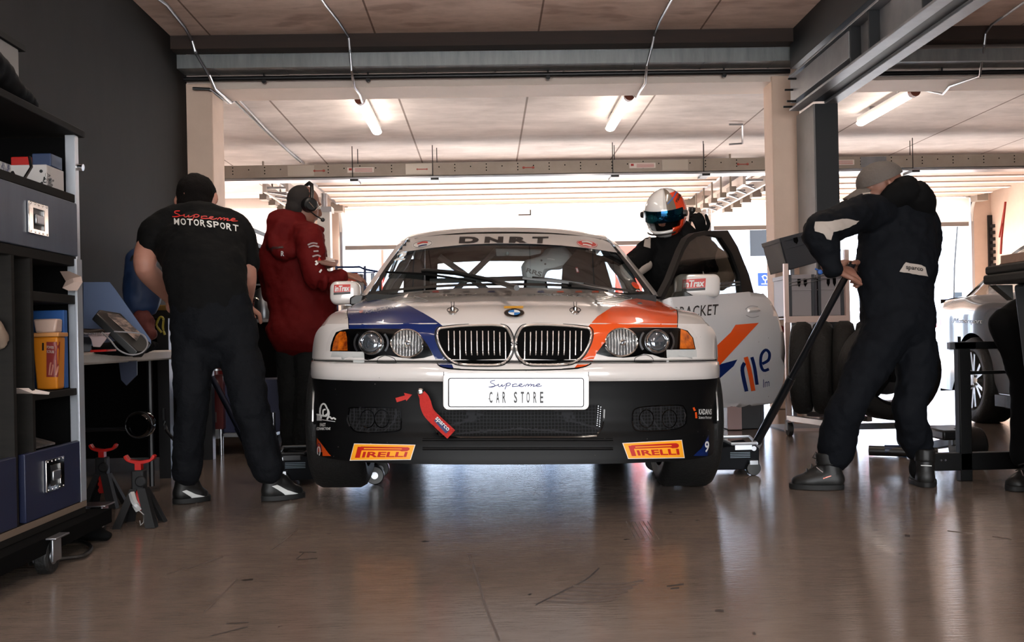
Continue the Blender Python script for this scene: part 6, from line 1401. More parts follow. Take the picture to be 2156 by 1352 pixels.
b = MB(); limb(b, [PXX(-30, 700, -1.47), PXX(0, 715, -1.46), PXX(12, 722, -1.45)], [.05, .035, .02]); tag(fuse(b, 'cloth_bag', pm('cloth_beige', (.55, .48, .42), .85), None, .008, 3, noise=[(.04, .015)]), 'beige cloth bag on the shelf at the left edge', 'bag')
tag(MB().tube([V((p.x, p.y, .012)) for p in catmull([FL(60, 1195), FL(130, 1185), FL(175, 1178), FL(192, 1160), FL(170, 1148), FL(120, 1150)], 5)], .007, 6).build('black_cable', M_black), 'black cable looped on the floor beside the front caster', 'cable')
b = MB(); limb(b, [FL(140, 1130) + V((0, 0, .03)), FL(190, 1138) + V((0, 0, .03)), FL(225, 1140) + V((0, 0, .02))], [.035, .03, .02]); tag(fuse(b, 'black_strap', M_hood, None, .009, 2, noise=[(.03, .01)]), 'black strap bundle on the floor by the rear caster', 'strap')
# folding table
tx0, tx1, ty0, ty1, tzt = -2.25, -1.53, 3.72, 5.1, .675
tab = thing('folding_table', 'long white plastic folding table beside the tool cabinet', 'table', (-1.9, 4.4, 0))
top = [(tx0, ty0), (tx1 - .05, ty0), (tx1 - .015, ty0 + .015), (tx1, ty0 + .05), (tx1, ty1 - .05), (tx1 - .05, ty1), (tx0, ty1)]
MB().prism([V((x, y, tzt - .045)) for x, y in top], (0, 0, .045)).build('tabletop', pm('table_white', (.72, .69, .66), .5, var=(6, .5, (.64, .61, .58))), tab, bev=.008)
for y in (3.95, 4.85):
    for x in (tx1 - .10, tx0 + .1): MB().tube([(x, y, tzt - .045), (x, y, .02)], .013, 8).build('leg', M_dkmetal, tab)
    MB().tube([(tx1 - .1, y, .3), (tx0 + .1, y, .3)], .01, 8).build('leg_brace', M_dkmetal, tab)
def TB(px, py, D): return U(px, py, D)
tag(MB().prism([U(176, 594, 4.2), U(231, 594, 4.2), U(242, 608, 4.2), U(318, 716, 4.2), U(318, 728, 4.2), U(176, 728, 4.2)], (-.01, .012, 0)).build('blue_board', pm('board_blue_grey', (.34, .40, .52), .5)), 'slanted blue grey board standing on the folding table', 'board')
tag(MB().prism([U(250, 762, 4.3), U(288, 760, 4.3), U(288, 790, 4.3), U(266, 812, 4.3), U(255, 800, 4.3)], (0, .01, 0)).build('blue_board', pm('board_navy', (.10, .13, .21), .5)), 'dark blue pointed board hanging under the folding table', 'board')
ta = thing('tablet', 'dark rugged tablet tilted on the folding table', 'tablet', U(245, 735, 3.95))
tq = [U(203, 660, 3.84), U(225, 656, 3.98), U(311, 722, 3.98), U(300, 735, 3.84)]
nn = (tq[1] - tq[0]).cross(tq[3] - tq[0]).normalized(); nn = nn if nn.dot(EYE - tq[0]) > 0 else -nn
MB().prism([U(203, 660, 3.84), U(209, 652, 3.90), U(255, 660, 4.0), U(318, 725, 4.0), U(308, 740, 3.9), U(290, 740, 3.84)], -nn * .03).build('tablet_case', M_black, ta, bev=.004)
MB().prism([U(219, 660, 3.90) + nn * .004, U(250, 664, 3.97) + nn * .004, U(296, 704, 3.98) + nn * .004, U(286, 718, 3.9) + nn * .004], -nn * .002).build('tablet_screen', pm('screen_reflect', (.34, .31, .30), .08, var=(9, .12, (.62, .54, .50), (1, 1, 3))), ta)
nb = thing('notebook', 'spiral bound notebook with a curled page on the folding table', 'notebook', U(205, 735, 3.82))
MB().prism([U(176, 692, 3.8), U(212, 693, 3.8), U(240, 698, 3.95), U(240, 703, 3.95), U(176, 699, 3.8)], (0, .0, -.004)).build('cover', pm('cover_brown', (.25, .19, .15), .7), nb)
MB().prism([U(186, 705, 3.8), U(232, 700, 3.82), U(222, 716, 3.8), U(210, 731, 3.8), U(196, 730, 3.8), U(192, 715, 3.8)], (0, .004, 0)).build('page', pm('page_pink', (.62, .54, .54), .7), nb)
sp2 = MB()
for i in range(18): sp2.tube([U(177 + i * 3, 700, 3.79), U(177.5 + i * 3, 703, 3.785), U(177 + i * 3, 708, 3.79)], .0012, 5)
sp2.build('spiral_binding', M_steel, nb)
tag(MB().box(*xb(150, 193, 708, 742, -1.58, .15)).build('black_box', M_black, bev=.004), 'black box under the spiral notebook', 'box')
tag(MB().prism([U(190, 737, 3.8), U(224, 736, 3.8), U(224, 740, 3.8), U(190, 742, 3.8)], (0, .1, 0)).build('red_folder', M_red), 'thin red folder on the folding table edge', 'folder')
b = MB(); limb(b, [U(205, 735, 3.95), U(270, 733, 4.05), U(325, 728, 4.3)], [.02, .035, .02]); tag(fuse(b, 'tool_pouch', M_hood, None, .008, 2, noise=[(.05, .01)]), 'flat black tool pouch under the tablet', 'pouch')
tag(MB().tube(catmull([U(215, 700, 3.8), U(232, 716, 3.76), U(250, 737, 3.74), U(275, 747, 3.74), U(300, 742, 3.76), U(311, 725, 3.8), U(303, 707, 3.84), U(285, 701, 3.84), U(240, 698, 3.8)], 5), .003, 6).build('charging_cable', pm('cable_grey', (.42, .41, .42), .5)), 'thin grey charging cable looped over the table edge', 'cable')
# blue bin and clutter behind the table
bb = thing('blue_bag', 'blue bag on the work surface behind the bent elbow', 'bag', U(298, 630, 4.95)); b = MB(); limb(b, [U(300, 632, 4.95), U(296, 590, 4.95), U(290, 548, 4.95)], [(.09, .09), (.085, .08), (.06, .06)]); fuse(b, 'bag_body', pm('bag_blue', (.03, .14, .28), .6), bb, .01, 3, noise=[(.08, .02)])
MB().tube([U(276, 550, 4.9), U(280, 540, 4.9), U(300, 540, 4.9), U(304, 552, 4.9)], .008, 6).build('bag_handle', M_black, bb)
bn = thing('work_bench', 'black work bench with cluttered top behind the person in the black T-shirt', 'bench', (-2.1, 5.6, 0))
MB().box(-2.6, -1.62, 5.2, 6.2, .84, .88).build('bench_top', M_wood, bn)
for y in (5.3, 6.1):
    for x in (-2.55, -1.7): MB().box(x - .03, x + .03, y - .03, y + .03, 0, .84).build('leg', M_dkmetal, bn)
MB().box(-2.5, -1.76, 5.38, 6.02, .1, .82).build('lower_case', M_dark, bn)
tag(MB().tube(catmull([U(340, 700, 5.0), U(330, 685, 5.0), U(337, 668, 5.0), U(344, 672, 5.0), U(343, 690, 5.0), U(347, 705, 5.0)], 4), .006, 6).build('yellow_cable', pm('cable_yellow', (.50, .45, .08), .5)), 'yellow cable loop hanging behind the table', 'cable')
b = MB(); limb(b, [U(300, 672, 4.9), U(305, 690, 4.9), U(318, 705, 4.85)], [.05, .05, .03]); tag(fuse(b, 'orange_cloth', pm('cloth_rust', (.28, .06, .03), .8), None, .009, 2, noise=[(.04, .02)]), 'rust red cloth bundle behind the slanted board', 'cloth')
tag(MB().box(-1.75, -1.62, 5.25, 5.45, .88, .91).build('yellow_box', pm('box_yellow', (.45, .33, .08), .5), bev=.004), 'small yellow box on the bench corner by the forearm', 'box')
# round lamp under the table, hose
rl = thing('round_gauge', 'round glass faced reel with a bright rim under the folding table', 'reel', U(292, 895, 4.6))
MB().lathe([(.001, -.02), (.05, -.02), (.062, 0), (.062, .05), (.001, .05)], U(292, 895, 4.6), (0, 1, 0), 28).build('reel_body', M_blackg, rl); MB().tube([U(292, 895, 4.56) + V((.060 * math.cos(a), 0, .060 * math.sin(a))) for a in [2 * math.pi * k / 24 for k in range(25)]], .003, 6).build('reel_rim', M_dkmetal, rl)
tag(MB().tube(catmull([U(345, 860, 4.6), U(350, 905, 4.6), U(380, 940, 4.55), FL(415, 985) + V((0, 0, .01))], 5), .008, 6).build('air_hose', M_dkmetal), 'dark air hose running down behind the trouser leg', 'hose')
# axle stands
def axle_stand(x, y, lab, k=1.0):
    t = thing('axle_stand', lab, 'axle stand', (x, y, 0), 'axle stands by the tool cabinet'); c = V((x, y, 0)); w = k * 1.35
    Z = lambda a, b, h: c + V((a * w, b * w, h * k))
    b = MB(); zt = .24
    for a, d_ in ((-1, -1), (1, -1), (1, 1), (-1, 1)):
        b.add([Z(a * .035, d_ * .035, zt), Z(a * .035, d_ * .002, zt), Z(a * .10, d_ * .06, 0), Z(a * .10, d_ * .10, 0), Z(a * .002, d_ * .035, zt), Z(a * .06, d_ * .10, 0)], [(0, 1, 2, 3), (0, 3, 5, 4)])
    o = b.build('stand_legs', pm('stand_grey', (.075, .075, .08), .6, spec=.3), t, fix=False, sm=0); q = o.modifiers.new('s', 'SOLIDIFY'); q.thickness = .006
    MB().box(c.x - .04 * k, c.x + .04 * k, c.y - .04 * k, c.y + .04 * k, (zt - .01) * k, .36 * k).cyl(Z(.02, -.05, .29), Z(.02, -.035, .29), .022, n=16).build('stand_collar', pm('stand_grey', (.075, .075, .08), .6, spec=.3), t, bev=.006)
    r = MB().box(c.x - .02 * k, c.x + .02 * k, c.y - .015, c.y + .015, .10 * k, .40 * k)
    for i in range(6): r.box(c.x - .028 * k, c.x - .018 * k, c.y - .014, c.y + .014, (.11 + i * .045) * k, (.13 + i * .045) * k)
    r.build('ratchet_post', M_red, t)
    P_ = [Z(.075 * math.cos(a), 0, .445 + .05 * math.sin(a)) for a in [math.pi + math.pi * i / 10 for i in range(11)]]
    MB().prism(P_ + [Z(.065, 0, .455), Z(.05, 0, .425), Z(0, 0, .415), Z(-.05, 0, .425), Z(-.065, 0, .455)], (0, .03, 0)).build('saddle', M_red, t, bev=.004)
    return t
p = FL(272, 1118); a1 = axle_stand(p.x, p.y + .12, 'grey axle stand with red saddle and a plastic tag, in front of the table', .60)
p = FL(185, 1085); axle_stand(p.x - .02, p.y + .22, 'grey axle stand with red saddle half hidden behind the tool cabinet post', .60)
MB().tube(catmull([U(278, 1040, 3.58), U(284, 1060, 3.55), U(292, 1075, 3.55)], 4), .012, 6).tube([U(293, 1075, 3.55), U(303, 1084, 3.55), U(302, 1100, 3.55), U(296, 1106, 3.55), U(294, 1096, 3.55)], .002, 5).build('plastic_tag', pm('clear_film', (.55, .55, .55), .2), a1)
# ---- floor jacks
M_jk = pm('jack_navy', (.022, .028, .048), .6, spec=.12)
def floor_jack(p, s, lab, hp0, hp1, han, M_alu=M_alu):
    """p: outer rear corner centre on the floor; s: direction (x) toward the car centre"""
    t = thing('floor_jack', lab, 'floor jack', (p.x, p.y, 0), 'low floor jacks under the car'); X = p.x; Y = p.y; s = s * .76
    for dy in (-.10, .09): MB().prism([V((X, Y + dy, .03)), V((X, Y + dy, .13)), V((X + s * .04, Y + dy, .155)), V((X + s * .30, Y + dy, .13)), V((X + s * .62, Y + dy, .075)), V((X + s * .66, Y + dy, .03)), V((X + s * .1, Y + dy, .025))], (0, .012, 0)).build('side_plate', M_jk, t, bev=.003)
    MB().box(min(X + s * .02, X + s * .2), max(X + s * .02, X + s * .2), Y - .09, Y + .09, .05, .10).cyl((X + s * .25, Y, .09), (X + s * .5, Y, .09), .03).build('hydraulic_body', M_jk, t)
    MB().beam((X + s * .2, Y, .09), (X + s * .60, Y, .15), .07, .03).cyl((X + s * .60, Y, .15), (X + s * .60, Y, .19), .045, n=20).build('lifting_arm', M_dkmetal, t)
    for dy in (-.125, .125):
        w = MB().cyl((X + s * .64, Y + dy - .018, .045), (X + s * .64, Y + dy + .018, .045), .045, n=24).build('front_wheel', M_black, t, bev=.004); MB().cyl((X + s * .64, Y + dy - .022, .045), (X + s * .64, Y + dy + .022, .045), .017, n=16).build('wheel_hub', M_steel, w)
        w = MB().cyl((X + s * .05, Y + dy - .015, .035), (X + s * .05, Y + dy + .015, .035), .035, n=20).build('rear_caster', M_black, t, bev=.003); MB().box(X + s * .05 - .02, X + s * .05 + .02, Y + dy - .02, Y + dy + .02, .055, .075).build('caster_yoke', M_steel, w)
    fr_ = [V((X + s * .02, Y - .11, .155)), V((X + s * .18, Y - .11, .155)), V((X + s * .22, Y + .08, .17)), V((X + s * .0, Y + .08, .17))]
    MB().tube(fr_ + [fr_[0]], .008, 8).build('carry_handle', M_alu, t); MB().box(min(X + s * .05, X + s * .16), max(X + s * .05, X + s * .16), Y - .112, Y - .107, .125, .157).build('handle_plate', M_alu, t)
    q = MB(); 
    for i in range(4): q.box(min(X + s * .06, X + s * .19), max(X + s * .06, X + s * .19), Y - .1025, Y - .0995, .085 + i * .008, .088 + i * .008)
    q.build('warning_print', pm('print_grey_blue', (.45, .50, .55), .5), t)
    MB().cyl((X + s * .035, Y - .106, .13), (X + s * .035, Y - .09, .13), .012).build('pivot_bolt', M_steel, t)
    d = (hp1 - hp0); 
    MB().cyl(hp0, hp0 + d * .10, .028, .026).build('handle_socket', M_alu, t)
    MB().tube([hp0 + d * .085, hp0 + d * .45], .021, 12).tube([hp0 + d * .44, hp1], .016, 12).build('long_handle', han, t)
    return t
M_han = pm('handle_black', (.045, .055, .07), .3, coat=.4)
pj = FL(1586, 1022); pj = V((U(1588, 1000, 5.0).x, 5.0, 0))
floor_jack(pj, -1, 'dark floor jack at the right front wheel, worked by the man in the grey cap', U(1574, 968, pj.y), U(1795, 555, 4.38), M_han)
pj2 = FL(585, 1030); pj2 = V((U(590, 1000, 5.0).x, 5.0, 0))
floor_jack(pj2, 1, 'dark floor jack behind the left front wheel beside the black trainers', U(548, 990, 5.0), U(447, 795, 5.2), pm('handle_chrome_dark', (.22, .25, .32), .15, .9), M_dkmetal)
# ------------------------------------------------------------------ middle and right: background tools, racks, tyres, second car
# red and blue tool chest seen between the legs and behind the red jacket
tc_ = thing('tool_chest', 'red and blue tool chest on legs behind the jack handle', 'tool chest', U(465, 920, 6.3))
def bx(name, par, px0, px1, py0, py1, D, dep, m, bev=.003, lab=None):
    a = U(px0, (py0 + py1) / 2, D); b = U(px1, (py0 + py1) / 2, D); z1 = U((px0 + px1) / 2, py0, D).z; z0 = U((px0 + px1) / 2, py1, D).z
    o = MB().box(a.x, b.x, D, D + dep, z0, z1).build(name, m, par, bev=bev); return o
bx('red_drawers', tc_, 380, 470, 790, 905, 6.3, .4, pm('chest_red', (.28, .04, .04), .4)); bx('blue_panel', tc_, 470, 590, 800, 910, 6.35, .35, pm('chest_blue', (.03, .06, .22), .5))
bx('grey_plinth', tc_, 400, 460, 905, 925, 6.28, .4, M_steelpaint); bx('grey_plinth', tc_, 470, 580, 912, 920, 6.3, .4, M_steelpaint)
for px in (405, 464, 575): a = U(px, 935, 6.32); MB().cyl((a.x, 6.34, 0), (a.x, 6.34, .26), .014).build('leg', M_steel, tc_)
o = bx('red_label', tc_, 432, 456, 868, 890, 6.29, .005, pm('label_grey', (.30, .26, .26), .5))
can = thing('red_canister', 'red canister with silver bands between the legs', 'canister', U(455, 790, 6.25))
a = U(455, 790, 6.42); MB().cyl((a.x, a.y, .487), (a.x, a.y, .70), .055, n=24).build('canister_body', pm('canister_red', (.35, .05, .04), .3), can)
for z in (.53, .61, .67): MB().cyl((a.x, a.y, z), (a.x, a.y, z + .012), .058, n=24).build('silver_band', M_steel, can)
cs = thing('white_cabinet', 'white and blue cabinet standing behind the red jacket man', 'cabinet', U(580, 900, 7.2))
bx('cabinet_body', cs, 540, 600, 760, 905, 7.2, .5, pm('cabinet_white_blue', (.74, .74, .76), .5)); bx('cabinet_top', cs, 536, 604, 752, 761, 7.18, .54, M_white); bx('door_latch', cs, 560, 568, 762, 775, 7.17, .01, M_steel)
bx('cabinet_foot', cs, 545, 600, 905, 935, 7.25, .4, M_dkmetal)
bl_ = thing('tool_wall', 'tall black tool cabinet with open compartments and white sloping rail behind the red jacket man', 'cabinet', U(520, 900, 7.6))
bx('cabinet_body', bl_, 400, 562, 520, 925, 7.6, .5, M_dark); 
for (x0, x1, y0, y1) in ((530, 556, 555, 598), (533, 556, 600, 640)): bx('compartment_edge', bl_, x0, x1, y1, y1 + 3, 7.58, .02, M_steelpaint, 0)
bx('white_box_inside', bl_, 538, 548, 532, 552, 7.57, .02, M_white, 0); bx('cabinet_post', bl_, 554, 560, 560, 620, 7.56, .03, M_alu, 0)
a, b, c, d = U(455, 452, 7.6), U(575, 502, 7.6), U(575, 530, 7.6), U(500, 498, 7.6)
MB().beam(a, b, .03, .03).beam(U(500, 497, 7.6), c, .03, .03).beam(U(500, 470, 7.6), U(500, 500, 7.6), .03, .03).build('sloping_rail', M_alu, bl_)
ur = thing('steel_urn', 'stainless steel urn with a tap and bright hose behind the red jacket man', 'urn', U(555, 672, 7.0))
a = U(557, 650, 7.0); MB().lathe([(.001, 0), (.075, 0), (.08, .02), (.08, .16), (.06, .20), (.02, .225), (.001, .225)], (a.x, 7.0, U(557, 672, 7.0).z), (0, 0, 1), 28).build('urn_body', M_steel, ur)
MB().tube(catmull([U(535, 660, 6.9), U(533, 642, 6.9), U(537, 628, 6.9), U(545, 632, 6.9)], 4), .008, 8).ball(U(541, 662, 6.88), .014, 10).build('tap', M_chrome, ur)
bx('urn_shelf', ur, 538, 580, 672, 679, 6.9, .25, M_steelpaint); a = U(538, 679, 6.92); b = U(580, 679, 6.92); MB().box(a.x, b.x, 6.93, 7.13, 0, a.z - .002).build('urn_pedestal', M_dark, ur)
# blue trolley with orange tray behind the mirror
tr = thing('blue_trolley', 'tall blue wire trolley loaded with orange and pale boxes behind the left mirror', 'trolley', U(745, 700, 9.5))
for px in (708, 768, 800):
    a = U(px, 560, 9.5); MB().tube([V((a.x, 9.5, 0.05)), V((a.x, 9.5, a.z if px < 800 else U(800, 572, 9.5).z))], .012, 6).build('upright', pm('trolley_blue', (.12, .22, .42), .4), tr)
MB().tube([U(706, 563, 9.5), U(757, 562, 9.5), U(768, 567, 9.5), U(800, 573, 9.5)], .011, 6).tube([U(706, 574, 9.5), U(790, 574, 9.5)], .006, 6).build('top_rail', pm('trolley_blue', (.12, .22, .42), .4), tr)
for k in range(7):
    p = U(712 + k * 9, 640, 9.5); MB().cyl((p.x, 9.5, .05), (p.x, 9.5, U(712, 600, 9.5).z), .003, n=5).build('mesh_wire', M_steelpaint, tr)
a = U(712, 700, 9.5); b = U(800, 700, 9.5); MB().box(a.x, b.x, 9.5, 10.0, .04, .08).box(a.x, b.x, 9.5, 10.0, .55, .57).build('deck', M_steelpaint, tr)
o = bx('orange_box', None, 728, 753, 575, 592, 9.6, .3, pm('box_orange', (.80, .25, .10), .5)); tag(o, 'orange box on the blue trolley just above the left mirror', 'box')
o = bx('grey_carton', None, 752, 764, 577, 594, 9.6, .3, pm('box_grey2', (.55, .52, .48), .6)); tag(o, 'small grey carton right of the orange box on the trolley', 'box')
o = bx('pale_carton', None, 722, 768, 593, 660, 9.62, .3, pm('box_pale', (.72, .68, .65), .6)); tag(o, 'pale large carton under the orange box on the trolley', 'box')
# rack with grey crates by the pillar
M_crate = pm('crate_grey', (.55, .52, .53), .5); M_crated = pm('crate_dark_grey', (.20, .21, .23), .5); M_rack = pm('rack_cream_steel', (.80, .70, .66), .4, .2)
rk = thing('metal_rack', 'cream steel rack holding grey crates in front of the pillar', 'rack', U(1720, 900, 7.0))
for px, y0, dy in ((1655, 555, 0), (1783, 525, 0), (1668, 560, .5), (1775, 560, .5)):
    a = U(px, y0, 7.0 + dy); MB().box(a.x - .015, a.x + .015, 7.0 + dy, 7.03 + dy, .05, a.z).build('rack_post', M_rack if dy == 0 else M_steel, rk)
for y in (668, 905):
    a = U(1653, y, 7.0); b = U(1788, y, 7.0); MB().box(a.x, b.x, 6.99, 7.02, a.z - .04, a.z + .005).build('front_beam', M_rack, rk); MB().box(a.x, b.x, 7.0, 7.5, a.z - .015, a.z - .005).build('shelf', M_steelpaint, rk)
MB().tube([U(1662, 596, 6.98), U(1780, 570, 6.98)], .004, 6).tube([U(1662, 602, 6.98), U(1780, 580, 6.98)], .003, 6).build('wire_rail', M_steel, rk)
def crate(x0, y0, w, d, z0, h, lab, m=M_crate, M=None):
    t = thing('crate', lab, 'crate', (x0, y0, z0), 'grey plastic crates') if M is None else thing('crate', lab, 'crate', group='grey plastic crates', mat=M)
    loc = M is not None; ox, oy, oz = (0, 0, 0) if loc else (x0, y0, z0)
    b = MB().box(ox, ox + w, oy, oy + .006, oz, oz + h).box(ox, ox + w, oy + d - .006, oy + d, oz, oz + h).box(ox, ox + .006, oy, oy + d, oz, oz + h).box(ox + w - .006, ox + w, oy, oy + d, oz, oz + h).box(ox, ox + w, oy, oy + d, oz, oz + .006)
    b.build('crate_shell', m, t, local=loc)
    MB().box(ox - .008, ox + w + .008, oy - .010, oy + .008, oz + h - .03, oz + h).box(ox - .006, ox + w + .006, oy - .006, oy + .0, oz + h * .62, oz + h * .64).box(ox - .008, ox + .008, oy, oy + d, oz + h - .03, oz + h).build('crate_rim', m, t, local=loc, bev=.002)
    for u in (.02, .9): MB().box(ox + w * u, ox + w * u + .02, oy - .012, oy, oz, oz + h).build('corner_rib', M_crated, t, local=loc)
    q = MB()
    for u in (.36, .60): q.prism([V((ox + w * u, oy - .0125, oz + h * .90)), V((ox + w * u + w * .12, oy - .0125, oz + h * .90)), V((ox + w * u + w * .12, oy - .0125, oz + h * .78)), V((ox + w * u + w * .06, oy - .0125, oz + h * .70)), V((ox + w * u, oy - .0125, oz + h * .78))], (0, .002, 0))
    q.build('hand_slot', M_void, t, local=loc)
    return t
za = U(1700, 668, 7.0).z + .006; xa = U(1665, 640, 7.0).x
crate(xa, 7.06, .185, .35, za, .30, 'left grey crate on the cream rack shelf'); crate(xa + .21, 7.06, .185, .35, za, .30, 'right grey crate on the cream rack shelf, behind the jack handle')
MT = Matrix.Translation(U(1664, 590, 7.1)) @ Matrix.Rotation(R(14), 4, 'Y') @ Matrix.Rotation(R(-38), 4, 'Z') @ Matrix.Rotation(R(-12), 4, 'X')
crate(0, 0, .30, .22, 0, .24, 'dark grey crate lying tilted on top of the two rack crates', M_crated, M=Matrix.Translation(V((xa + .02, 7.12, za + .335))) @ Matrix.Rotation(R(-14), 4, 'Y') @ Matrix.Rotation(R(18), 4, 'Z'))
bs2 = tag(MB().tube([U(1716, 566, 7.0), U(1742, 577, 7.0)], .006, 6).ball(U(1727, 573, 6.99), (.02, .01, .018), 10).build('spray_nozzle', pm('nozzle_blue', (.25, .45, .80), .4)), 'small blue and white nozzle lying on the right rack crate', 'nozzle')
# crates on the floor under the door
p = FL(1532, 905); crate(p.x, p.y, .27, .38, 0, .33, 'dark grey crate on the floor behind the open car door', M_crated)
o = bx('leaning_panel', None, 1532, 1562, 852, 905, 7.15, .01, pm('crate_pinkish', (.70, .60, .60), .5)); tag(o, 'pale pinkish panel leaning on the dark floor crate', 'panel')
o = bx('black_box', None, 1612, 1640, 752, 848, 7.28, .25, M_black); tag(o, 'black box standing on the dark crate right of the open door', 'box')
rv = tag(MB().ball(U(1638, 694, 7.3), (.055, .05, .035), 14).cyl(U(1638, 700, 7.3), U(1640, 760, 7.3), .02).build('red_valve', M_red), 'red round valve beside the pillar behind the open door', 'valve')
# tyre trolley
M_ty = pm('used_tyre_brown', (.085, .075, .065), .8, var=(20, .5, (.05, .045, .04), (1, 6, 1)), bump=(40, .4))
tt = thing('tyre_trolley', 'wheeled steel trolley carrying the upright tyres', 'trolley', U(1750, 930, 6.2))
pA, pB, pC = U(1662, 884, 6.7), U(1795, 905, 6.0), U(1898, 903, 6.0)
for a, b in ((pA, pB), (pB, pC), (pA + V((.25, .35, 0)), pC + V((0, .5, 0)))): MB().beam(V((a.x, a.y, .12)), V((b.x, b.y, .12)), .04, .035).build('frame_rail', M_steel, tt)
for a in (pA, pB, pC): MB().cyl((a.x - .015, a.y, .045), (a.x + .015, a.y, .045), .045, n=20).build('caster', M_rubber, tt); MB().box(a.x - .025, a.x - .018, a.y - .02, a.y + .02, .04, .105).box(a.x + .018, a.x + .025, a.y - .02, a.y + .02, .04, .105).box(a.x - .025, a.x + .025, a.y - .02, a.y + .02, .1, .108).build('caster_fork', M_steel, tt)
ax_ = V((.93, -.38, 0)).normalized()
def tyre(c, lab, rim=False):
    t = thing('tyre', lab, 'tyre', c, 'tyres standing on the trolley'); w = .125; r = .315
    MB().lathe([(.215, -w / 2 + .01), (.25, -w / 2 - .006), (.295, -w / 2 + .004), (r, -w / 2 + .035), (r, w / 2 - .035), (.295, w / 2 - .004), (.25, w / 2 + .006), (.215, w / 2 - .01), (.205, 0), (.215, -w / 2 + .01)], c, ax_, 48).build('rubber', M_ty, t, sm=50)
    if rim:
        b = MB().lathe([(.215, w / 2 - .01), (.20, w / 2 - .03), (.19, 0), (.20, -w / 2 + .02)], c, -V((0, 1, 0)) * 0 + ax_, 40)
        b.build('rim', M_rimd, t)
    return t
lbs = ['leftmost tyre on the tyre trolley', 'second tyre from the left on the tyre trolley', 'third tyre from the left on the tyre trolley', 'rightmost ribbed tyre on the trolley, behind the front trouser leg']
for i, (px, py) in enumerate(((1672, 808), (1704, 806), (1740, 806), (1778, 806))):
    c = U(1690, 808, 6.75) + ax_ * .138 * i; c.z = .14 + .317; tyre(c, lbs[i])
wh = thing('wheel', 'loose dark alloy wheel with tyre standing between the legs of the man in overalls', 'wheel', U(1852, 830, 6.3))
c = U(1872, 800, 6.2); c.z = .14 + .31
road_wheel(wh, V((0, 0, 0)), 1, M_rimd, 5, .31, .22)
wh.matrix_world = Matrix.Translation(c) @ Matrix.Rotation(R(-82), 4, 'Z'); MW[wh.name] = wh.matrix_world.copy()
# blue tool and second jack on the floor
sj = thing('floor_jack', 'black low floor jack lying behind the boots with its handle to the left', 'floor jack', FL(2040, 985))
a = FL(2045, 985); MB().cyl((a.x - .05, a.y + .05, .10), (a.x + .07, a.y + .05, .10), .10, n=28).build('rear_wheel', M_black, sj, bev=.01); MB().box(a.x - .14, a.x + .06, a.y, a.y + .3, .14, .19).build('jack_body', M_dkmetal, sj, bev=.01)
MB().beam(U(1965, 938, 5.7), V((a.x - .04, a.y + .05, .13)), .05, .045).build('jack_arm', M_black, sj, bev=.004); MB().cyl(FL(1830, 960) + V((0, 0, .03)), FL(1975, 965) + V((0, 0, .03)), .028).build('jack_handle', M_black, sj)
MB().cyl(FL(1862, 961) + V((0, -.005, .035)), FL(1925, 962) + V((0, -.005, .035)), .029).build('blue_sleeve', pm('sleeve_blue', (.04, .12, .25), .4), sj)
MB().box(*(lambda p: (p.x - .03, p.x + .05, p.y, p.y + .03, .02, .11))(FL(1962, 965) + V((0, .3, 0)))).build('blue_block', pm('block_blue', (.08, .40, .70), .4), sj)
# table frame
M_tf = pm('frame_black', (.02, .02, .024), .5, spec=.2)
tf = thing('work_stand', 'black steel frame stand with one leg in front of the dark saloon', 'stand', FL(2030, 1012))
a = FL(2031, 1012); zt = U(2031, 722, a.y).z
MB().box(a.x - .028, a.x + .028, a.y - .025, a.y + .025, 0, zt).build('leg', M_tf, tf, bev=.004); MB().box(a.x - .05, a.x + .85, a.y - .03, a.y + .03, zt - .03, zt + .005).build('top_rail', M_tf, tf, bev=.003)
MB().box(a.x - .15, a.x + .85, a.y - .025, a.y + .025, .05, .13).build('bottom_rail', M_tf, tf, bev=.003); MB().box(a.x - .02, a.x + .5, a.y - .012, a.y + .012, .49, .505).build('middle_rail', M_tf, tf)
MB().cyl((a.x - .012, a.y, zt), (a.x - .012, a.y, zt + .03), .007).build('locating_pin', M_tf, tf); MB().box(a.x + .79, a.x + .84, a.y - .025, a.y + .025, 0, zt).build('leg', M_tf, tf); MB().box(a.x - .07, a.x + .05, a.y - .03, a.y + .0, zt - .028, zt + .003).build('rail_end', M_steel, tf)
q = MB(); q.ball((a.x - .12, a.y - .026, .10), .006, 6).ball((a.x - .10, a.y - .026, .10), .006, 6); q.build('rail_bolts', M_steel, tf)
# wheelie bin / desk edge near the right
bn = thing('waste_bin', 'large dark grey wheeled waste container with thick lid at the right edge', 'waste bin', (1.98, 3.75, 0))
D = 3.15; DF = 3.98; xr = U(2068, 580, DF).x
M_bin = pm('bin_grey', (.17, .165, .155), .55, var=(4, .5, (.13, .125, .12)))
MB().box(xr, xr + 1.0, D, DF, U(2068, 600, DF).z, U(2068, 580, DF).z).box(xr + .004, xr + .99, D + .01, DF - .01, U(2068, 580, DF).z, U(2068, 562, DF).z).build('bin_lid', M_bin, bn, bev=.01)
q0 = [U(2100, 597, D + .02), U(2300, 597, D + .02), U(2300, 597, D + .02), U(2160, 880, D + .1)]
zl, zb = U(2100, 600, DF).z, .06; xl0, xl1 = U(2126, 600, DF).x, U(2158, 900, DF).x
MB().add([(xl0, D + .05, zl), (xl0 + .85, D + .05, zl), (xl0 + .85, DF - .02, zl), (xl0, DF - .02, zl), (xl1, D + .12, zb), (xl0 + .75, D + .12, zb), (xl0 + .75, DF - .08, zb), (xl1, DF - .08, zb)], [(0, 1, 2, 3), (4, 7, 6, 5), (0, 4, 5, 1), (1, 5, 6, 2), (2, 6, 7, 3), (3, 7, 4, 0)]).build('bin_body', M_bin, bn, bev=.015)
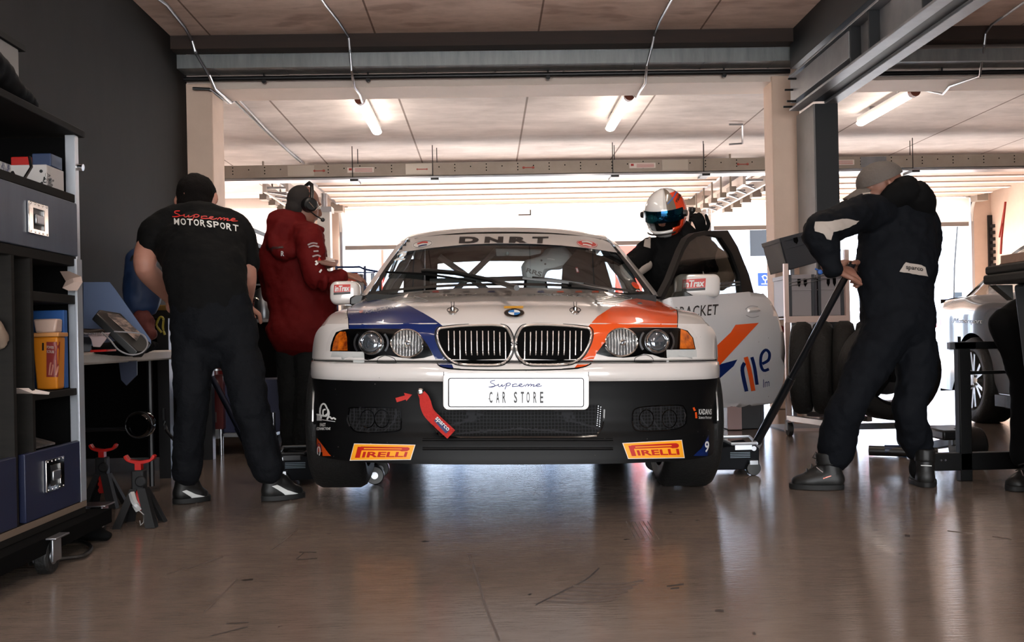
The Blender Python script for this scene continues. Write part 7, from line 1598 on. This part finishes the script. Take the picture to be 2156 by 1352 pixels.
MB().prism([U(2096, 600, DF - .08), U(2132, 600, DF - .08), U(2134, 632, DF - .08)], (0, .05, 0)).build('lid_bracket', M_bin, bn)
for x in (xl1 + .1, xl0 + .65): MB().cyl((x - .03, D + .35, .06), (x + .03, D + .35, .06), .06, n=24).build('bin_wheel', M_rubber, bn)
zt_ = U(2068, 562, DF).z
tag(MB().box(U(2106, 550, DF - .12).x, xr + .9, D + .08, DF - .12, zt_, zt_ + .035).build('timber_board', pm('board_timber', (.62, .50, .44), .6, var=(5, .5, (.54, .43, .37), (1, 8, 8))), bev=.003), 'pale timber board lying on the waste container lid', 'board')
# the dark saloon
M_car2 = pm('dark_silver_paint', (.22, .205, .20), .18, .4, coat=1)
CM = Matrix.Translation((3.12, 8.55, 0)) @ Matrix.Rotation(R(4), 4, 'Z')
pw2 = U(2052, 903, 7.35); _r = Matrix.Rotation(R(-4), 4, 'Z'); M2 = Matrix.Translation(V((pw2.x, 7.35, 0)) - _r @ V((-.87, 3.475, 0))) @ _r
car2 = thing('parked_saloon', 'dark silver saloon car parked at the right behind the black stand', 'car', mat=M2)
P2_ = saloon(car2, M_car2, M_car2, race=False)
M_rim2 = pm('grey_alloy', (.55, .54, .53), .3, .8)
for y in WY:
    for s in (-1, 1): road_wheel(car2, (s * .775, y, WZ), s, M_rim2, 7)
MB().box(-.62, .62, .3, 4.2, .20, .23).build('underbody', M_void, car2, local=True)
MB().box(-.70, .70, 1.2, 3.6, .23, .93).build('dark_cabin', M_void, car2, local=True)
b2 = bvh_of([o for o in car2.children if o.name.split('.')[0] in ('front_wing', 'flank_panel', 'bonnet')])
lettering(b2, 'Motorsport', [(2008, 670), (2069, 672), (2068, 684), (2004, 683)], 'wing_lettering', pm('print_silver', (.70, .66, .62), .4), car2, .004, step=6, shear=.15)
# ------------------------------------------------------------------ scuffs on the floor
fl_ = bpy.data.objects['floor']; MW.setdefault('floor', Matrix.Identity(4)); bfl = bvh_of([fl_])
M_scuff = pm('rubber_scuff', (.20, .17, .15), .5); M_scuf2 = pm('soft_scuff', (.37, .32, .29), .4)
for i, (ls, w, m) in enumerate((
    ([[(443, 1340), (490, 1328), (522, 1320)], [(476, 1314), (524, 1311)]], 2.2, M_scuff),
    ([[(350, 1210), (420, 1190), (470, 1172)]], 2.6, M_scuf2), ([[(430, 1290), (470, 1250), (500, 1220)]], 3, M_scuf2),
    ([[(630, 1163), (666, 1163)], [(624, 1178), (640, 1164)], [(626, 1179), (668, 1176)]], 1.8, M_scuff),
    ([[(572, 1158), (600, 1138), (628, 1114)]], 2, M_scuf2), ([[(988, 1170), (1004, 1215), (1020, 1270), (1035, 1310), (1052, 1350)]], 5, M_scuf2),
    ([[(1128, 1274), (1180, 1248), (1232, 1222), (1262, 1196)]], 3, M_scuff),
    ([[(1150 + 14 * k, 1266 - 8 * k), (1230 + 14 * k, 1270 - 8 * k), (1300 + 11 * k, 1262 - 8 * k)] for k in range(6)], 3.5, M_scuf2),
    ([[(1318 + 9 * k, 1098), (1338 + 10 * k, 1136)] for k in range(6)], 1.2, M_scuf2),
    ([[(1404, 1235), (1440, 1230)], [(1412, 1240), (1430, 1238)]], 3, M_scuff), ([[(1505, 1286), (1524, 1287)]], 5, M_scuff), ([[(1586, 1332), (1590, 1337)]], 5, M_scuff),
    ([[(1905, 1128), (1916, 1129)]], 4, M_scuff), ([[(1995, 1118), (2050, 1124)], [(2090, 1130), (2130, 1136)]], 2, M_scuf2))):
    lay(strokes_bm(ls, w), bfl, 'floor_scuff', m, fl_, .0006, 0)
